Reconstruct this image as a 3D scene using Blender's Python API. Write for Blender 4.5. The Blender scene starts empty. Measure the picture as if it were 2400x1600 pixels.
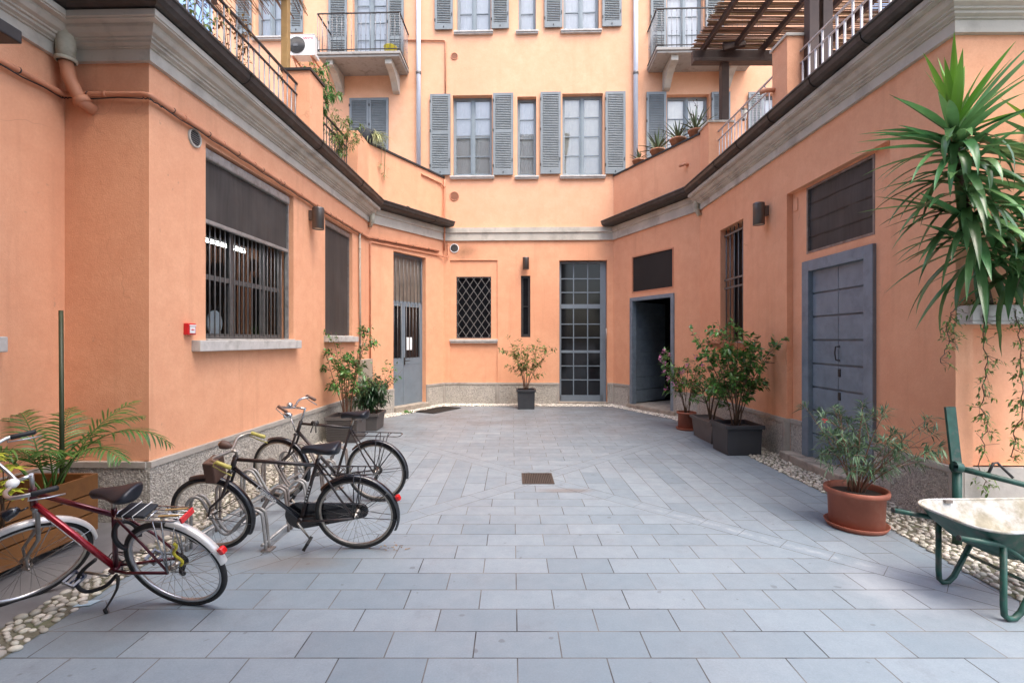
import bpy, math, random
import numpy as np
from mathutils import Vector as V, Matrix

random.seed(11)
SC = bpy.context.scene
COL = SC.collection
PI = math.pi
F, CX, CY, EYE = 1150.0, 1200.0, 797.0, 1.75     # survey of the courtyard: focal length and eye height


def gnd(px, py, z=0.0):
    k = (EYE - z) * F / (py - CY)
    return V(((px - CX) / F * k, k, z))


def at(px, py, y):
    return V(((px - CX) / F * y, y, EYE + (CY - py) / F * y))


def lin(r, g, b):
    def f(c):
        c /= 255.0
        return c / 12.92 if c <= .04045 else ((c + .055) / 1.055) ** 2.4
    return (f(r), f(g), f(b))


# ------------------------------------------------------------------ materials
def new_mat(name):
    m = bpy.data.materials.new(name)
    m.use_nodes = True
    nt = m.node_tree
    b = nt.nodes['Principled BSDF']
    return m, nt, b


def nd(nt, typ, **kw):
    n = nt.nodes.new('ShaderNode' + typ)
    for k, v in kw.items():
        if k in n.inputs:
            n.inputs[k].default_value = v
        else:
            setattr(n, k, v)
    return n


def mixc(nt, fac, a, b, blend='MIX'):
    n = nt.nodes.new('ShaderNodeMix')
    n.data_type = 'RGBA'
    n.blend_type = blend
    for sock, val in ((n.inputs[0], fac), (n.inputs[6], a), (n.inputs[7], b)):
        if hasattr(val, 'is_linked'):
            nt.links.new(val, sock)
        elif isinstance(val, (tuple, list)):
            sock.default_value = (*val[:3], 1)
        else:
            sock.default_value = val
    return n.outputs[2]


def math_n(nt, op, a, b=None, c=None, clamp=False):
    n = nt.nodes.new('ShaderNodeMath')
    n.operation = op
    n.use_clamp = clamp
    for i, val in enumerate((a, b, c)):
        if val is None:
            continue
        if hasattr(val, 'is_linked'):
            nt.links.new(val, n.inputs[i])
        else:
            n.inputs[i].default_value = val
    return n.outputs[0]


def ramp(nt, fac, lo, hi):
    n = nt.nodes.new('ShaderNodeMapRange')
    n.inputs[1].default_value = lo
    n.inputs[2].default_value = hi
    nt.links.new(fac, n.inputs[0])
    return n.outputs[0]


def noise(nt, vec, scale, detail=3, rough=.55):
    n = nd(nt, 'TexNoise')
    n.inputs['Scale'].default_value = scale
    n.inputs['Detail'].default_value = detail
    n.inputs['Roughness'].default_value = rough
    if vec is not None:
        nt.links.new(vec, n.inputs['Vector'])
    return n.outputs['Fac']


def sc(c, k):
    return tuple(min(1, x * k) for x in c)


def M(name, col, rough=.6, var=.15, scale=5, bump=0, bscale=80, metal=0, spec=.5, coat=0, island=0, transl=0, col2=None, c2s=3, c2lo=.5, c2hi=.7, sheen=0):
    m, nt, b = new_mat(name)
    tc = nd(nt, 'TexCoord')
    vec = tc.outputs['Object']
    f = ramp(nt, noise(nt, vec, scale, 4), .3, .7)
    c = mixc(nt, f, sc(col, 1 - var), sc(col, 1 + var))
    if col2:
        f2 = ramp(nt, noise(nt, vec, c2s, 5, .65), c2lo, c2hi)
        c = mixc(nt, f2, c, col2)
    if island:
        g = nd(nt, 'NewGeometry')
        r = g.outputs['Random Per Island']
        hsv = nd(nt, 'HueSaturation')
        v = math_n(nt, 'MULTIPLY_ADD', r, 2 * island, 1 - island)
        nt.links.new(v, hsv.inputs['Value'])
        h = math_n(nt, 'MULTIPLY_ADD', math_n(nt, 'FRACT', math_n(nt, 'MULTIPLY', r, 7.31)), .05 * min(1, island * 2), .5 - .025 * min(1, island * 2))
        nt.links.new(h, hsv.inputs['Hue'])
        nt.links.new(c, hsv.inputs['Color'])
        c = hsv.outputs['Color']
    nt.links.new(c, b.inputs['Base Color'])
    b.inputs['Roughness'].default_value = rough
    b.inputs['Metallic'].default_value = metal
    b.inputs['Specular IOR Level'].default_value = spec
    if coat:
        b.inputs['Coat Weight'].default_value = coat
        b.inputs['Coat Roughness'].default_value = .12
    if bump:
        bn = nd(nt, 'Bump', Strength=bump, Distance=.004)
        nt.links.new(noise(nt, vec, bscale, 3), bn.inputs['Height'])
        nt.links.new(bn.outputs[0], b.inputs['Normal'])
    if transl:
        t = nd(nt, 'BsdfTranslucent')
        nt.links.new(c, t.inputs['Color'])
        ms = nd(nt, 'MixShader', Fac=transl)
        nt.links.new(b.outputs[0], ms.inputs[1])
        nt.links.new(t.outputs[0], ms.inputs[2])
        nt.links.new(ms.outputs[0], nt.nodes['Material Output'].inputs['Surface'])
    return m


def stucco(name, col, grime=1.0):
    m, nt, b = new_mat(name)
    g = nd(nt, 'NewGeometry')
    pos = g.outputs['Position']
    big = ramp(nt, noise(nt, pos, .7, 5, .6), .3, .75)
    c = mixc(nt, big, sc(col, 1.06), (col[0] * .93, col[1] * .86, col[2] * .84))
    mid = ramp(nt, noise(nt, pos, 4.5, 5, .65), .35, .75)
    c = mixc(nt, math_n(nt, 'MULTIPLY', mid, .75), c, (col[0] * .90, col[1] * .80, col[2] * .76))
    # rain streaks: noise stretched along z
    mp = nd(nt, 'Mapping')
    mp.inputs['Scale'].default_value = (5, 5, .35)
    nt.links.new(pos, mp.inputs['Vector'])
    st = ramp(nt, noise(nt, mp.outputs[0], 1.0, 4, .6), .56, .8)
    c = mixc(nt, math_n(nt, 'MULTIPLY', st, .42 * grime), c, (col[0] * .62, col[1] * .55, col[2] * .50))
    # hairline cracks
    nz = nd(nt, 'TexNoise', Scale=2.2)
    nt.links.new(pos, nz.inputs['Vector'])
    cs = nd(nt, 'VectorMath', operation='SCALE')
    cs.inputs['Scale'].default_value = .55
    nt.links.new(nz.outputs['Color'], cs.inputs[0])
    ca = nd(nt, 'VectorMath', operation='ADD')
    nt.links.new(pos, ca.inputs[0])
    nt.links.new(cs.outputs[0], ca.inputs[1])
    cv = nd(nt, 'TexVoronoi')
    cv.feature = 'DISTANCE_TO_EDGE'
    cv.inputs['Scale'].default_value = .55
    nt.links.new(ca.outputs[0], cv.inputs['Vector'])
    ck = math_n(nt, 'MULTIPLY', ramp(nt, cv.outputs['Distance'], .0022, .0008), ramp(nt, noise(nt, pos, .8, 2), .54, .62))
    c = mixc(nt, math_n(nt, 'MULTIPLY', ck, .25), c, (.22, .11, .06))
    # sooty smear beside the round flue
    dv = nd(nt, 'VectorMath', operation='SUBTRACT')
    nt.links.new(pos, dv.inputs[0])
    dv.inputs[1].default_value = (-1.32, 13.5, 4.18)
    ds = nd(nt, 'VectorMath', operation='MULTIPLY')
    nt.links.new(dv.outputs[0], ds.inputs[0])
    ds.inputs[1].default_value = (2.1, 1.0, 3.6)
    dl = nd(nt, 'VectorMath', operation='LENGTH')
    nt.links.new(ds.outputs[0], dl.inputs[0])
    sm = ramp(nt, math_n(nt, 'ADD', dl.outputs['Value'], noise(nt, pos, 6, 5, .7)), 1.45, .55)
    c = mixc(nt, math_n(nt, 'MULTIPLY', sm, .8), c, (.24, .13, .07))
    fine = ramp(nt, noise(nt, pos, 38, 3, .7), .30, .70)
    c = mixc(nt, math_n(nt, 'MULTIPLY', fine, .34), c, (col[0] * .78, col[1] * .70, col[2] * .66))
    spots = ramp(nt, noise(nt, pos, 13, 2, .5), .74, .80)
    c = mixc(nt, math_n(nt, 'MULTIPLY', spots, .35), c, (.32, .2, .13))
    nt.links.new(c, b.inputs['Base Color'])
    b.inputs['Roughness'].default_value = .92
    b.inputs['Specular IOR Level'].default_value = .25
    bn = nd(nt, 'Bump', Strength=.55, Distance=.006)
    h = math_n(nt, 'ADD', noise(nt, pos, 95, 4, .7), math_n(nt, 'MULTIPLY', noise(nt, pos, 14, 3), .8))
    nt.links.new(h, bn.inputs['Height'])
    nt.links.new(bn.outputs[0], b.inputs['Normal'])
    return m


def roughcast(name, c0, c1, strength=1.0, scale=42):
    m, nt, b = new_mat(name)
    g = nd(nt, 'NewGeometry')
    pos = g.outputs['Position']
    v = nd(nt, 'TexVoronoi')
    v.inputs['Scale'].default_value = scale
    wob = nd(nt, 'VectorMath', operation='ADD')
    nt.links.new(pos, wob.inputs[0])
    nz = nd(nt, 'TexNoise', Scale=30.0)
    nt.links.new(pos, nz.inputs['Vector'])
    sv = nd(nt, 'VectorMath', operation='SCALE')
    sv.inputs['Scale'].default_value = .03
    nt.links.new(nz.outputs['Color'], sv.inputs[0])
    nt.links.new(sv.outputs[0], wob.inputs[1])
    nt.links.new(wob.outputs[0], v.inputs['Vector'])
    d = ramp(nt, v.outputs['Distance'], .12, .62)
    n2 = noise(nt, pos, 26, 5, .75)
    hh = math_n(nt, 'MULTIPLY', d, ramp(nt, n2, .3, .65))
    c = mixc(nt, hh, c0, c1)
    big = ramp(nt, noise(nt, pos, 2.2, 4), .35, .75)
    c = mixc(nt, math_n(nt, 'MULTIPLY', big, .35), c, sc(c1, .8))
    nt.links.new(c, b.inputs['Base Color'])
    b.inputs['Roughness'].default_value = .95
    b.inputs['Specular IOR Level'].default_value = .2
    bn = nd(nt, 'Bump', Strength=strength, Distance=.02)
    inv = math_n(nt, 'SUBTRACT', 1.0, hh)
    nt.links.new(inv, bn.inputs['Height'])
    nt.links.new(bn.outputs[0], b.inputs['Normal'])
    return m


def paving():
    m, nt, b = new_mat('paving_slabs')
    g = nd(nt, 'NewGeometry')
    pos = g.outputs['Position']
    sx = nd(nt, 'SeparateXYZ')
    nt.links.new(pos, sx.inputs[0])
    X, Y = sx.outputs['X'], sx.outputs['Y']
    DX, DY = .34, 6.23      # the drain, where the falls of the paving meet
    dx = math_n(nt, 'ABSOLUTE', math_n(nt, 'SUBTRACT', X, DX))
    dy = math_n(nt, 'ABSOLUTE', math_n(nt, 'SUBTRACT', Y, DY))
    diff = math_n(nt, 'SUBTRACT', dx, dy)
    side = math_n(nt, 'GREATER_THAN', diff, 0.0)

    def brick(xo, yo, swap):
        cb = nd(nt, 'CombineXYZ')
        a = math_n(nt, 'SUBTRACT', Y if swap else X, xo)
        c = math_n(nt, 'SUBTRACT', X if swap else Y, yo)
        nt.links.new(a, cb.inputs[0])
        nt.links.new(c, cb.inputs[1])
        t = nd(nt, 'TexBrick')
        t.offset = .5
        t.inputs['Scale'].default_value = 1
        t.inputs['Brick Width'].default_value = .492
        t.inputs['Row Height'].default_value = .2465
        t.inputs['Mortar Size'].default_value = .0038
        t.inputs['Mortar Smooth'].default_value = .15
        t.inputs['Color1'].default_value = (0, 0, 0, 1)
        t.inputs['Color2'].default_value = (1, 1, 1, 1)
        t.inputs['Mortar'].default_value = (.5, .5, .5, 1)
        nt.links.new(cb.outputs[0], t.inputs['Vector'])
        return t
    t1 = brick(.03, 2.705, False)
    t2 = brick(.10, .17, True)
    bc = mixc(nt, side, t1.outputs['Color'], t2.outputs['Color'])
    mort = nt.nodes.new('ShaderNodeMix')
    nt.links.new(side, mort.inputs[0])
    nt.links.new(t1.outputs['Fac'], mort.inputs[2])
    nt.links.new(t2.outputs['Fac'], mort.inputs[3])
    mort = mort.outputs[0]
    # mitre joints along the hips
    ad = math_n(nt, 'ABSOLUTE', diff)
    hip = math_n(nt, 'LESS_THAN', math_n(nt, 'ABSOLUTE', math_n(nt, 'SUBTRACT', ad, .15)), .005)
    inband = math_n(nt, 'LESS_THAN', ad, .15)
    outside = math_n(nt, 'SUBTRACT', 1.0, inband)
    # cross joints inside the hip band
    su = math_n(nt, 'ADD', dx, dy)
    fr = math_n(nt, 'FRACT', math_n(nt, 'DIVIDE', su, .5))
    cross = math_n(nt, 'MULTIPLY', math_n(nt, 'LESS_THAN', fr, .012), inband)
    mort = math_n(nt, 'MULTIPLY', mort, outside)
    mort = math_n(nt, 'MAXIMUM', mort, math_n(nt, 'MAXIMUM', hip, cross))
    bright = nt.nodes.new('ShaderNodeMix')
    bright.inputs[2].default_value = .5
    nt.links.new(outside, bright.inputs[0])
    rgb = nd(nt, 'RGBToBW')
    nt.links.new(bc, rgb.inputs[0])
    nt.links.new(rgb.outputs[0], bright.inputs[3])
    base = mixc(nt, bright.outputs[0], PAVE_A, PAVE_B)
    warm = ramp(nt, noise(nt, pos, 1.3, 4), .42, .75)
    base = mixc(nt, math_n(nt, 'MULTIPLY', warm, .35), base, PAVE_W)
    cloud = ramp(nt, noise(nt, pos, 6, 5, .7), .3, .8)
    base = mixc(nt, math_n(nt, 'MULTIPLY', cloud, .42), base, sc(PAVE_A, .8))
    grain = ramp(nt, noise(nt, pos, 85, 4, .85), .3, .7)
    base = mixc(nt, math_n(nt, 'MULTIPLY', grain, .42), base, sc(PAVE_A, .55))
    # darker brown tone painted into the far paving for its shade, patchy
    far_shade = math_n(nt, 'MULTIPLY', ramp(nt, noise(nt, pos, .9, 6, .7), .30, .62), ramp(nt, math_n(nt, 'ADD', Y, math_n(nt, 'MULTIPLY', noise(nt, pos, .6, 3), 4.0)), 8.0, 13.5))
    base = mixc(nt, math_n(nt, 'MULTIPLY', far_shade, .65), base, (.115, .10, .098))
    # lime bloom along the near right hip
    s2 = math_n(nt, 'SUBTRACT', X, DX)
    d2 = math_n(nt, 'ABSOLUTE', math_n(nt, 'ADD', s2, math_n(nt, 'SUBTRACT', Y, DY)))
    al = math_n(nt, 'MULTIPLY', ramp(nt, s2, .7, 1.5), ramp(nt, s2, 3.3, 2.6))
    bl = math_n(nt, 'MULTIPLY', ramp(nt, d2, .09, .0), al)
    bl = math_n(nt, 'MULTIPLY', bl, ramp(nt, noise(nt, pos, 7, 5, .75), .42, .66))
    base = mixc(nt, math_n(nt, 'MULTIPLY', bl, .32), base, (.68, .70, .73))
    gum = ramp(nt, noise(nt, pos, 11, 1, .4), .735, .765)
    base = mixc(nt, math_n(nt, 'MULTIPLY', gum, .4), base, (.07, .07, .075))
    scuff = ramp(nt, noise(nt, pos, 2.6, 6, .8), .56, .74)
    base = mixc(nt, math_n(nt, 'MULTIPLY', scuff, .30), base, (.11, .115, .13))
    # tea-coloured stain by the drain and below the bicycles
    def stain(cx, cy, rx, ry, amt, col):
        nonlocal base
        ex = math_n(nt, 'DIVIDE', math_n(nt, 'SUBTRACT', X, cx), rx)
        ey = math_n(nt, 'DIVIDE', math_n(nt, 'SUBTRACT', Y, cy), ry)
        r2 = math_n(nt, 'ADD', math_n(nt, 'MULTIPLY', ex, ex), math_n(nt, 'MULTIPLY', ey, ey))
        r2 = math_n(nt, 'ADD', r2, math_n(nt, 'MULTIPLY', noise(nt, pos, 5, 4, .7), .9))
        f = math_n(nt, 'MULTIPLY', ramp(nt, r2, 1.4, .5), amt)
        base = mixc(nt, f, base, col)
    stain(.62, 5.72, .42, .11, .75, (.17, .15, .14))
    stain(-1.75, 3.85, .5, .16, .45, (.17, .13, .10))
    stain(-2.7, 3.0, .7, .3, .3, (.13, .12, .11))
    stain(2.9, 3.5, .6, .5, .35, (.5, .52, .56))
    jn = ramp(nt, noise(nt, pos, 1.9, 3), .40, .60)
    mc = mixc(nt, jn, (.028, .028, .030), (.15, .14, .13))
    c = mixc(nt, mort, base, mc)
    nt.links.new(c, b.inputs['Base Color'])
    rr = math_n(nt, 'MULTIPLY_ADD', cloud, .18, .42)
    nt.links.new(rr, b.inputs['Roughness'])
    b.inputs['Specular IOR Level'].default_value = .45
    bn = nd(nt, 'Bump', Strength=.5, Distance=.004)
    hh = math_n(nt, 'ADD', math_n(nt, 'MULTIPLY', math_n(nt, 'SUBTRACT', 1.0, mort), 1.2), math_n(nt, 'MULTIPLY', noise(nt, pos, 120, 3, .7), .35))
    hh = math_n(nt, 'ADD', hh, math_n(nt, 'MULTIPLY', bright.outputs[0], .25))
    nt.links.new(hh, bn.inputs['Height'])
    nt.links.new(bn.outputs[0], b.inputs['Normal'])
    return m


def glass(name, refl=.3, tint=(.9, .95, .95), rough=.02):
    m, nt, b = new_mat(name)
    nt.nodes.remove(b)
    tr = nd(nt, 'BsdfTransparent')
    tr.inputs[0].default_value = (*tint, 1)
    gl = nd(nt, 'BsdfGlossy')
    gl.inputs['Roughness'].default_value = rough
    fr = nd(nt, 'Fresnel', IOR=1.5)
    f = math_n(nt, 'ADD', fr.outputs[0], refl, clamp=True)
    ms = nd(nt, 'MixShader')
    nt.links.new(f, ms.inputs[0])
    nt.links.new(tr.outputs[0], ms.inputs[1])
    nt.links.new(gl.outputs[0], ms.inputs[2])
    nt.links.new(ms.outputs[0], nt.nodes['Material Output'].inputs['Surface'])
    return m


def mesh_screen(name, col, alpha):
    """woven sun-screen cloth: opaque threads with see-through gaps"""
    m, nt, b = new_mat(name)
    tc = nd(nt, 'TexCoord')
    mp = nd(nt, 'Mapping')
    mp.inputs['Scale'].default_value = (1, 1, .05)
    nt.links.new(tc.outputs['Object'], mp.inputs['Vector'])
    f = ramp(nt, noise(nt, mp.outputs[0], 22, 3), .3, .7)
    fold = ramp(nt, noise(nt, tc.outputs['Object'], 1.6, 3, .6), .45, .8)
    c = mixc(nt, f, sc(col, .75), sc(col, 1.2))
    c = mixc(nt, math_n(nt, 'MULTIPLY', fold, .5), c, sc(col, 2.0))
    nt.links.new(c, b.inputs['Base Color'])
    b.inputs['Roughness'].default_value = .65
    tr = nd(nt, 'BsdfTransparent')
    ms = nd(nt, 'MixShader', Fac=alpha)
    nt.links.new(tr.outputs[0], ms.inputs[1])
    nt.links.new(b.outputs[0], ms.inputs[2])
    nt.links.new(ms.outputs[0], nt.nodes['Material Output'].inputs['Surface'])
    return m


def emit(name, col, strength):
    m, nt, b = new_mat(name)
    b.inputs['Emission Color'].default_value = (*col, 1)
    b.inputs['Emission Strength'].default_value = strength
    b.inputs['Base Color'].default_value = (.8, .8, .8, 1)
    return m


PAVE_A = (.196, .246, .285)
PAVE_B = (.280, .330, .368)
PAVE_W = (.265, .268, .28)
ORANGE = (.80, .425, .255)
MAT = dict(
    stucco=stucco('orange_stucco', ORANGE),
    stucco_lit=stucco('orange_stucco_upper_lit', (.81, .475, .30), .6),  # paler copy: brighter light on the upper facade put into the colour
    plinth=roughcast('roughcast_plinth', (.68, .64, .57), (.29, .27, .24), .9, 46),
    plinth_s=M('plinth_border', (.38, .35, .31), .9, .12, 6, .5, 60, col2=(.25, .22, .19)),
    cornice=M('cornice_paint', (.50, .465, .40), .85, .10, 3, .25, 60, col2=(.33, .30, .255), c2s=2.2),
    soffit=M('gutter_brown', (.028, .024, .021), .5, .35, 5, .2, 40, col2=(.055, .05, .046), c2s=7),
    gutter=M('gutter_metal', (.030, .027, .025), .45, .3, 4, .2, 30, col2=(.06, .058, .056), c2s=5),
    sill=M('sill_stone', (.50, .48, .45), .8, .1, 8, .4, 70, col2=(.36, .34, .31), c2s=6),
    step=M('step_stone', (.33, .29, .24), .85, .15, 7, .5, 60, col2=(.18, .15, .13), c2s=5),
    shutter=M('shutter_paint', (.20, .228, .238), .55, .08, 3, .1, 60, col2=(.155, .178, .188), c2s=4),
    frame=M('window_frame_paint', (.22, .265, .29), .5, .08, 4),
    door=M('door_paint_blue_grey', (.17, .215, .255), .5, .12, 6, .3, 50, col2=(.125, .16, .195), c2s=5),
    door_m=M('door_metal_grey', (.16, .20, .235), .45, .08, 5),
    iron=M('iron_grey', (.17, .165, .16), .5, .2, 9, metal=.5),
    irond=M('iron_dark', (.04, .038, .037), .5, .2, 9, metal=.4),
    rail_l=M('railing_dark', (.05, .045, .043), .5, .3, 12, metal=.4),
    rail_b=M('railing_bars', (.20, .20, .205), .45, .2, 12, metal=.5),
    rail_r=M('railing_light', (.48, .46, .46), .45, .12, 12, metal=.4),
    concrete=M('balcony_concrete', (.36, .34, .31), .9, .12, 5, .5, 60, col2=(.23, .21, .185), c2s=5),
    white=M('white_enamel', (.78, .78, .76), .4, .04, 4),
    downpipe=M('downpipe_grey_white', (.58, .62, .69), .4, .06, 4),
    pipe_o=M('pipe_painted_orange', (.55, .24, .135), .6, .1, 8, .15, 40),
    pipe_g=M('pipe_painted_greige', (.34, .30, .24), .7, .12, 8),
    spout=M('spout_cream', (.47, .45, .36), .75, .14, 9, .3, 40, col2=(.28, .27, .2), c2s=6),
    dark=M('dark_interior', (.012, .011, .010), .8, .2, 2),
    darkwin=M('dark_glass', (.010, .011, .013), .06, .2, 2, spec=.3),
    room=M('room_brown', (.22, .14, .11), .8, .35, 1.5),
    curtain=M('white_curtain', (.93, .92, .86), .9, .04, 9),
    curtain_y=M('cream_curtain', (.93, .88, .72), .9, .05, 9),
    glass=glass('window_glass', .12, (1, 1, 1)),
    glass_c=glass('clear_glass', .03),
    screen=mesh_screen('sun_screen', (.045, .041, .038), .94),
    screen2=mesh_screen('shop_screen', (.05, .045, .042), .86),
    lamp=M('lamp_bronze_grey', (.135, .12, .11), .4, .08, 5, metal=.6),
    lens=M('lamp_lens', (.5, .48, .4), .2, .05, 5),
    red=M('alarm_red', (.55, .015, .02), .35, .05, 4),
    plastic_w=M('white_plastic', (.75, .75, .75), .4, .03, 4),
    paper=M('paper_white', (.82, .83, .84), .8, .03, 4),
    terracotta=M('terracotta_plastic', (.27, .085, .05), .6, .14, 5, .15, 40, col2=(.33, .14, .09), c2s=6, c2lo=.55, c2hi=.75),
    clay=M('clay_pot', (.40, .17, .09), .85, .14, 9, .2, 50, col2=(.58, .38, .27), c2s=6),
    antrac=M('anthracite_plastic', (.030, .032, .037), .5, .15, 5, .15, 60),
    taupe=M('taupe_plastic', (.085, .076, .072), .55, .12, 5, .1, 60),
    soil=M('potting_soil', (.035, .024, .017), .95, .4, 30, .8, 60),
    wood_o=M('planter_wood', (.25, .105, .03), .5, .18, 3, .2, 50, col2=(.19, .075, .024), c2s=4),
    wood_d=M('dark_brown_wood', (.055, .030, .022), .6, .25, 6, .2, 40),
    wood_y=M('yellow_pine', (.33, .20, .07), .6, .15, 6, .2, 40),
    bamboo=M('bamboo_reed', (.30, .185, .11), .6, .1, 6, island=.55, transl=.35),
    leaf=M('leaf_green', (.075, .185, .040), .32, .2, 20, island=.45, transl=.22),
    leaf_d=M('leaf_dark_green', (.032, .082, .032), .33, .2, 20, island=.4, transl=.15),
    leaf_o=M('oleander_green', (.085, .15, .075), .45, .2, 20, island=.4, transl=.15),
    leaf_y=M('leaf_olive', (.11, .175, .035), .45, .2, 20, island=.45, transl=.25),
    leaf_yy=M('leaf_yellow_green', (.42, .45, .05), .45, .15, 20, island=.3, transl=.25),
    leaf_dry=M('leaf_dry_brown', (.24, .13, .045), .7, .25, 20, island=.5, transl=.2),
    leaf_dark=M('leaf_bronze', (.045, .022, .016), .5, .25, 20, island=.5, transl=.1),
    yucca=M('yucca_leaf', (.095, .21, .075), .26, .25, 5, island=.45, transl=.18),
    yucca_t=M('yucca_leaf_young', (.115, .26, .03), .30, .15, 3, island=.25, transl=.25),
    palm=M('palm_frond', (.065, .15, .028), .42, .2, 8, island=.35, transl=.25),
    aloe=M('aloe_leaf', (.12, .17, .085), .45, .15, 10, island=.3),
    spider=M('spider_plant', (.36, .38, .17), .5, .2, 10, island=.4, transl=.2),
    stem=M('stem_brown', (.10, .065, .04), .8, .2, 20),
    stem_r=M('stem_reddish', (.17, .085, .05), .75, .2, 20),
    bark=M('yucca_bark', (.085, .055, .035), .9, .3, 20, .8, 60),
    petal=M('petal_pink', (.72, .28, .50), .6, .12, 30, island=.3, transl=.2),
    petal_r=M('petal_red', (.70, .03, .06), .6, .1, 30, transl=.2),
    stone=M('river_pebble', (.39, .36, .305), .7, .12, 30, island=.38),
    stone_w=M('white_gravel', (.58, .54, .48), .8, .1, 30, island=.35),
    grout=M('pebble_mortar', (.13, .12, .085), .95, .25, 20, .5, 60, col2=(.09, .11, .05), c2s=4),
    slab=M('grey_slab', (.17, .165, .165), .7, .15, 3, .3, 60),
    tyre=M('tyre_rubber', (.018, .018, .018), .75, .25, 20, .2, 80),
    chrome=M('chrome', (.55, .56, .57), .22, .05, 6, metal=1),
    alu=M('brushed_aluminium', (.58, .59, .60), .32, .05, 6, metal=.9),
    oldchrome=M('aged_chrome', (.42, .38, .33), .35, .2, 30, metal=.9),
    spoke=M('spoke_steel', (.20, .19, .18), .4, .1, 6, metal=.7),
    black=M('black_enamel', (.010, .011, .015), .22, .2, 8, coat=.5),
    blackrust=M('worn_black_enamel', (.022, .016, .016), .38, .3, 14, coat=.2, col2=(.07, .035, .025), c2s=12, c2lo=.5),
    redp=M('metallic_red', (.30, .012, .025), .25, .1, 8, metal=.5, coat=.6),
    redd=M('dark_metallic_red', (.085, .006, .014), .28, .1, 8, metal=.5, coat=.6),
    fender=M('fender_silver_white', (.60, .59, .57), .35, .05, 6, metal=.3),
    vinyl=M('saddle_vinyl', (.008, .010, .016), .38, .1, 20, .15, 90),
    grip=M('grip_black', (.012, .012, .014), .6, .1, 20, .4, 60),
    grip_y=M('grip_yellow', (.42, .36, .09), .5, .15, 20),
    lightred=M('reflector_red', (.62, .012, .012), .15, .2, 60, coat=.6),
    navy=M('navy_enamel', (.010, .018, .05), .18, .1, 8, coat=.7),
    brown=M('brown_box', (.10, .052, .036), .55, .12, 8),
    galv=M('galvanised_steel', (.30, .295, .285), .45, .2, 12, metal=.35, col2=(.2, .18, .16), c2s=9),
    galvd=M('galvanised_dull', (.22, .195, .18), .5, .2, 12, metal=.35, col2=(.17, .11, .08), c2s=10),
    stake=M('stake_dark_green', (.030, .042, .016), .5, .2, 12),
    transom=M('transom_curtain', (.17, .145, .12), .3, .25, 4),
    green=M('green_paint', (.010, .062, .046), .5, .3, 12, .15, 40, col2=(.055, .07, .06), c2s=16, c2lo=.52, c2hi=.68),
    tray=M('cement_caked_tray', (.30, .275, .21), .9, .25, 14, .7, 40, col2=(.44, .45, .45), c2s=3.5, c2lo=.42, c2hi=.6),
    yellow=M('yellow_plastic', (.62, .52, .04), .5, .1, 8),
    bluecard=M('pale_blue_card', (.36, .47, .54), .6, .05, 8),
    rubber=M('rubber_mat', (.03, .03, .032), .8, .2, 8),
    drain=M('drain_iron', (.075, .055, .045), .6, .25, 20, metal=.3),
    bolt=M('black_cloth', (.02, .024, .03), .8, .2, 20),
    straw=M('straw_pieces', (.45, .32, .15), .8, .2, 20, island=.4),
    roofing=M('terrace_floor', (.30, .22, .17), .9, .15, 5),
)
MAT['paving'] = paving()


# ------------------------------------------------------------------ mesh builder
def ortho(d):
    d = d.normalized()
    a = V((0, 0, 1)) if abs(d.z) < .9 else V((1, 0, 0))
    x = d.cross(a).normalized()
    return x, d.cross(x).normalized()


def smooth_path(pts, k=5):
    out = []
    for i in range(len(pts) - 1):
        a, b, c, d = pts[max(i - 1, 0)], pts[i], pts[i + 1], pts[min(i + 2, len(pts) - 1)]
        for j in range(k):
            t = j / k
            out.append(.5 * ((2 * b) + (c - a) * t + (2 * a - 5 * b + 4 * c - d) * t * t + (3 * b - a - 3 * c + d) * t ** 3))
    out.append(pts[-1])
    return out


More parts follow.
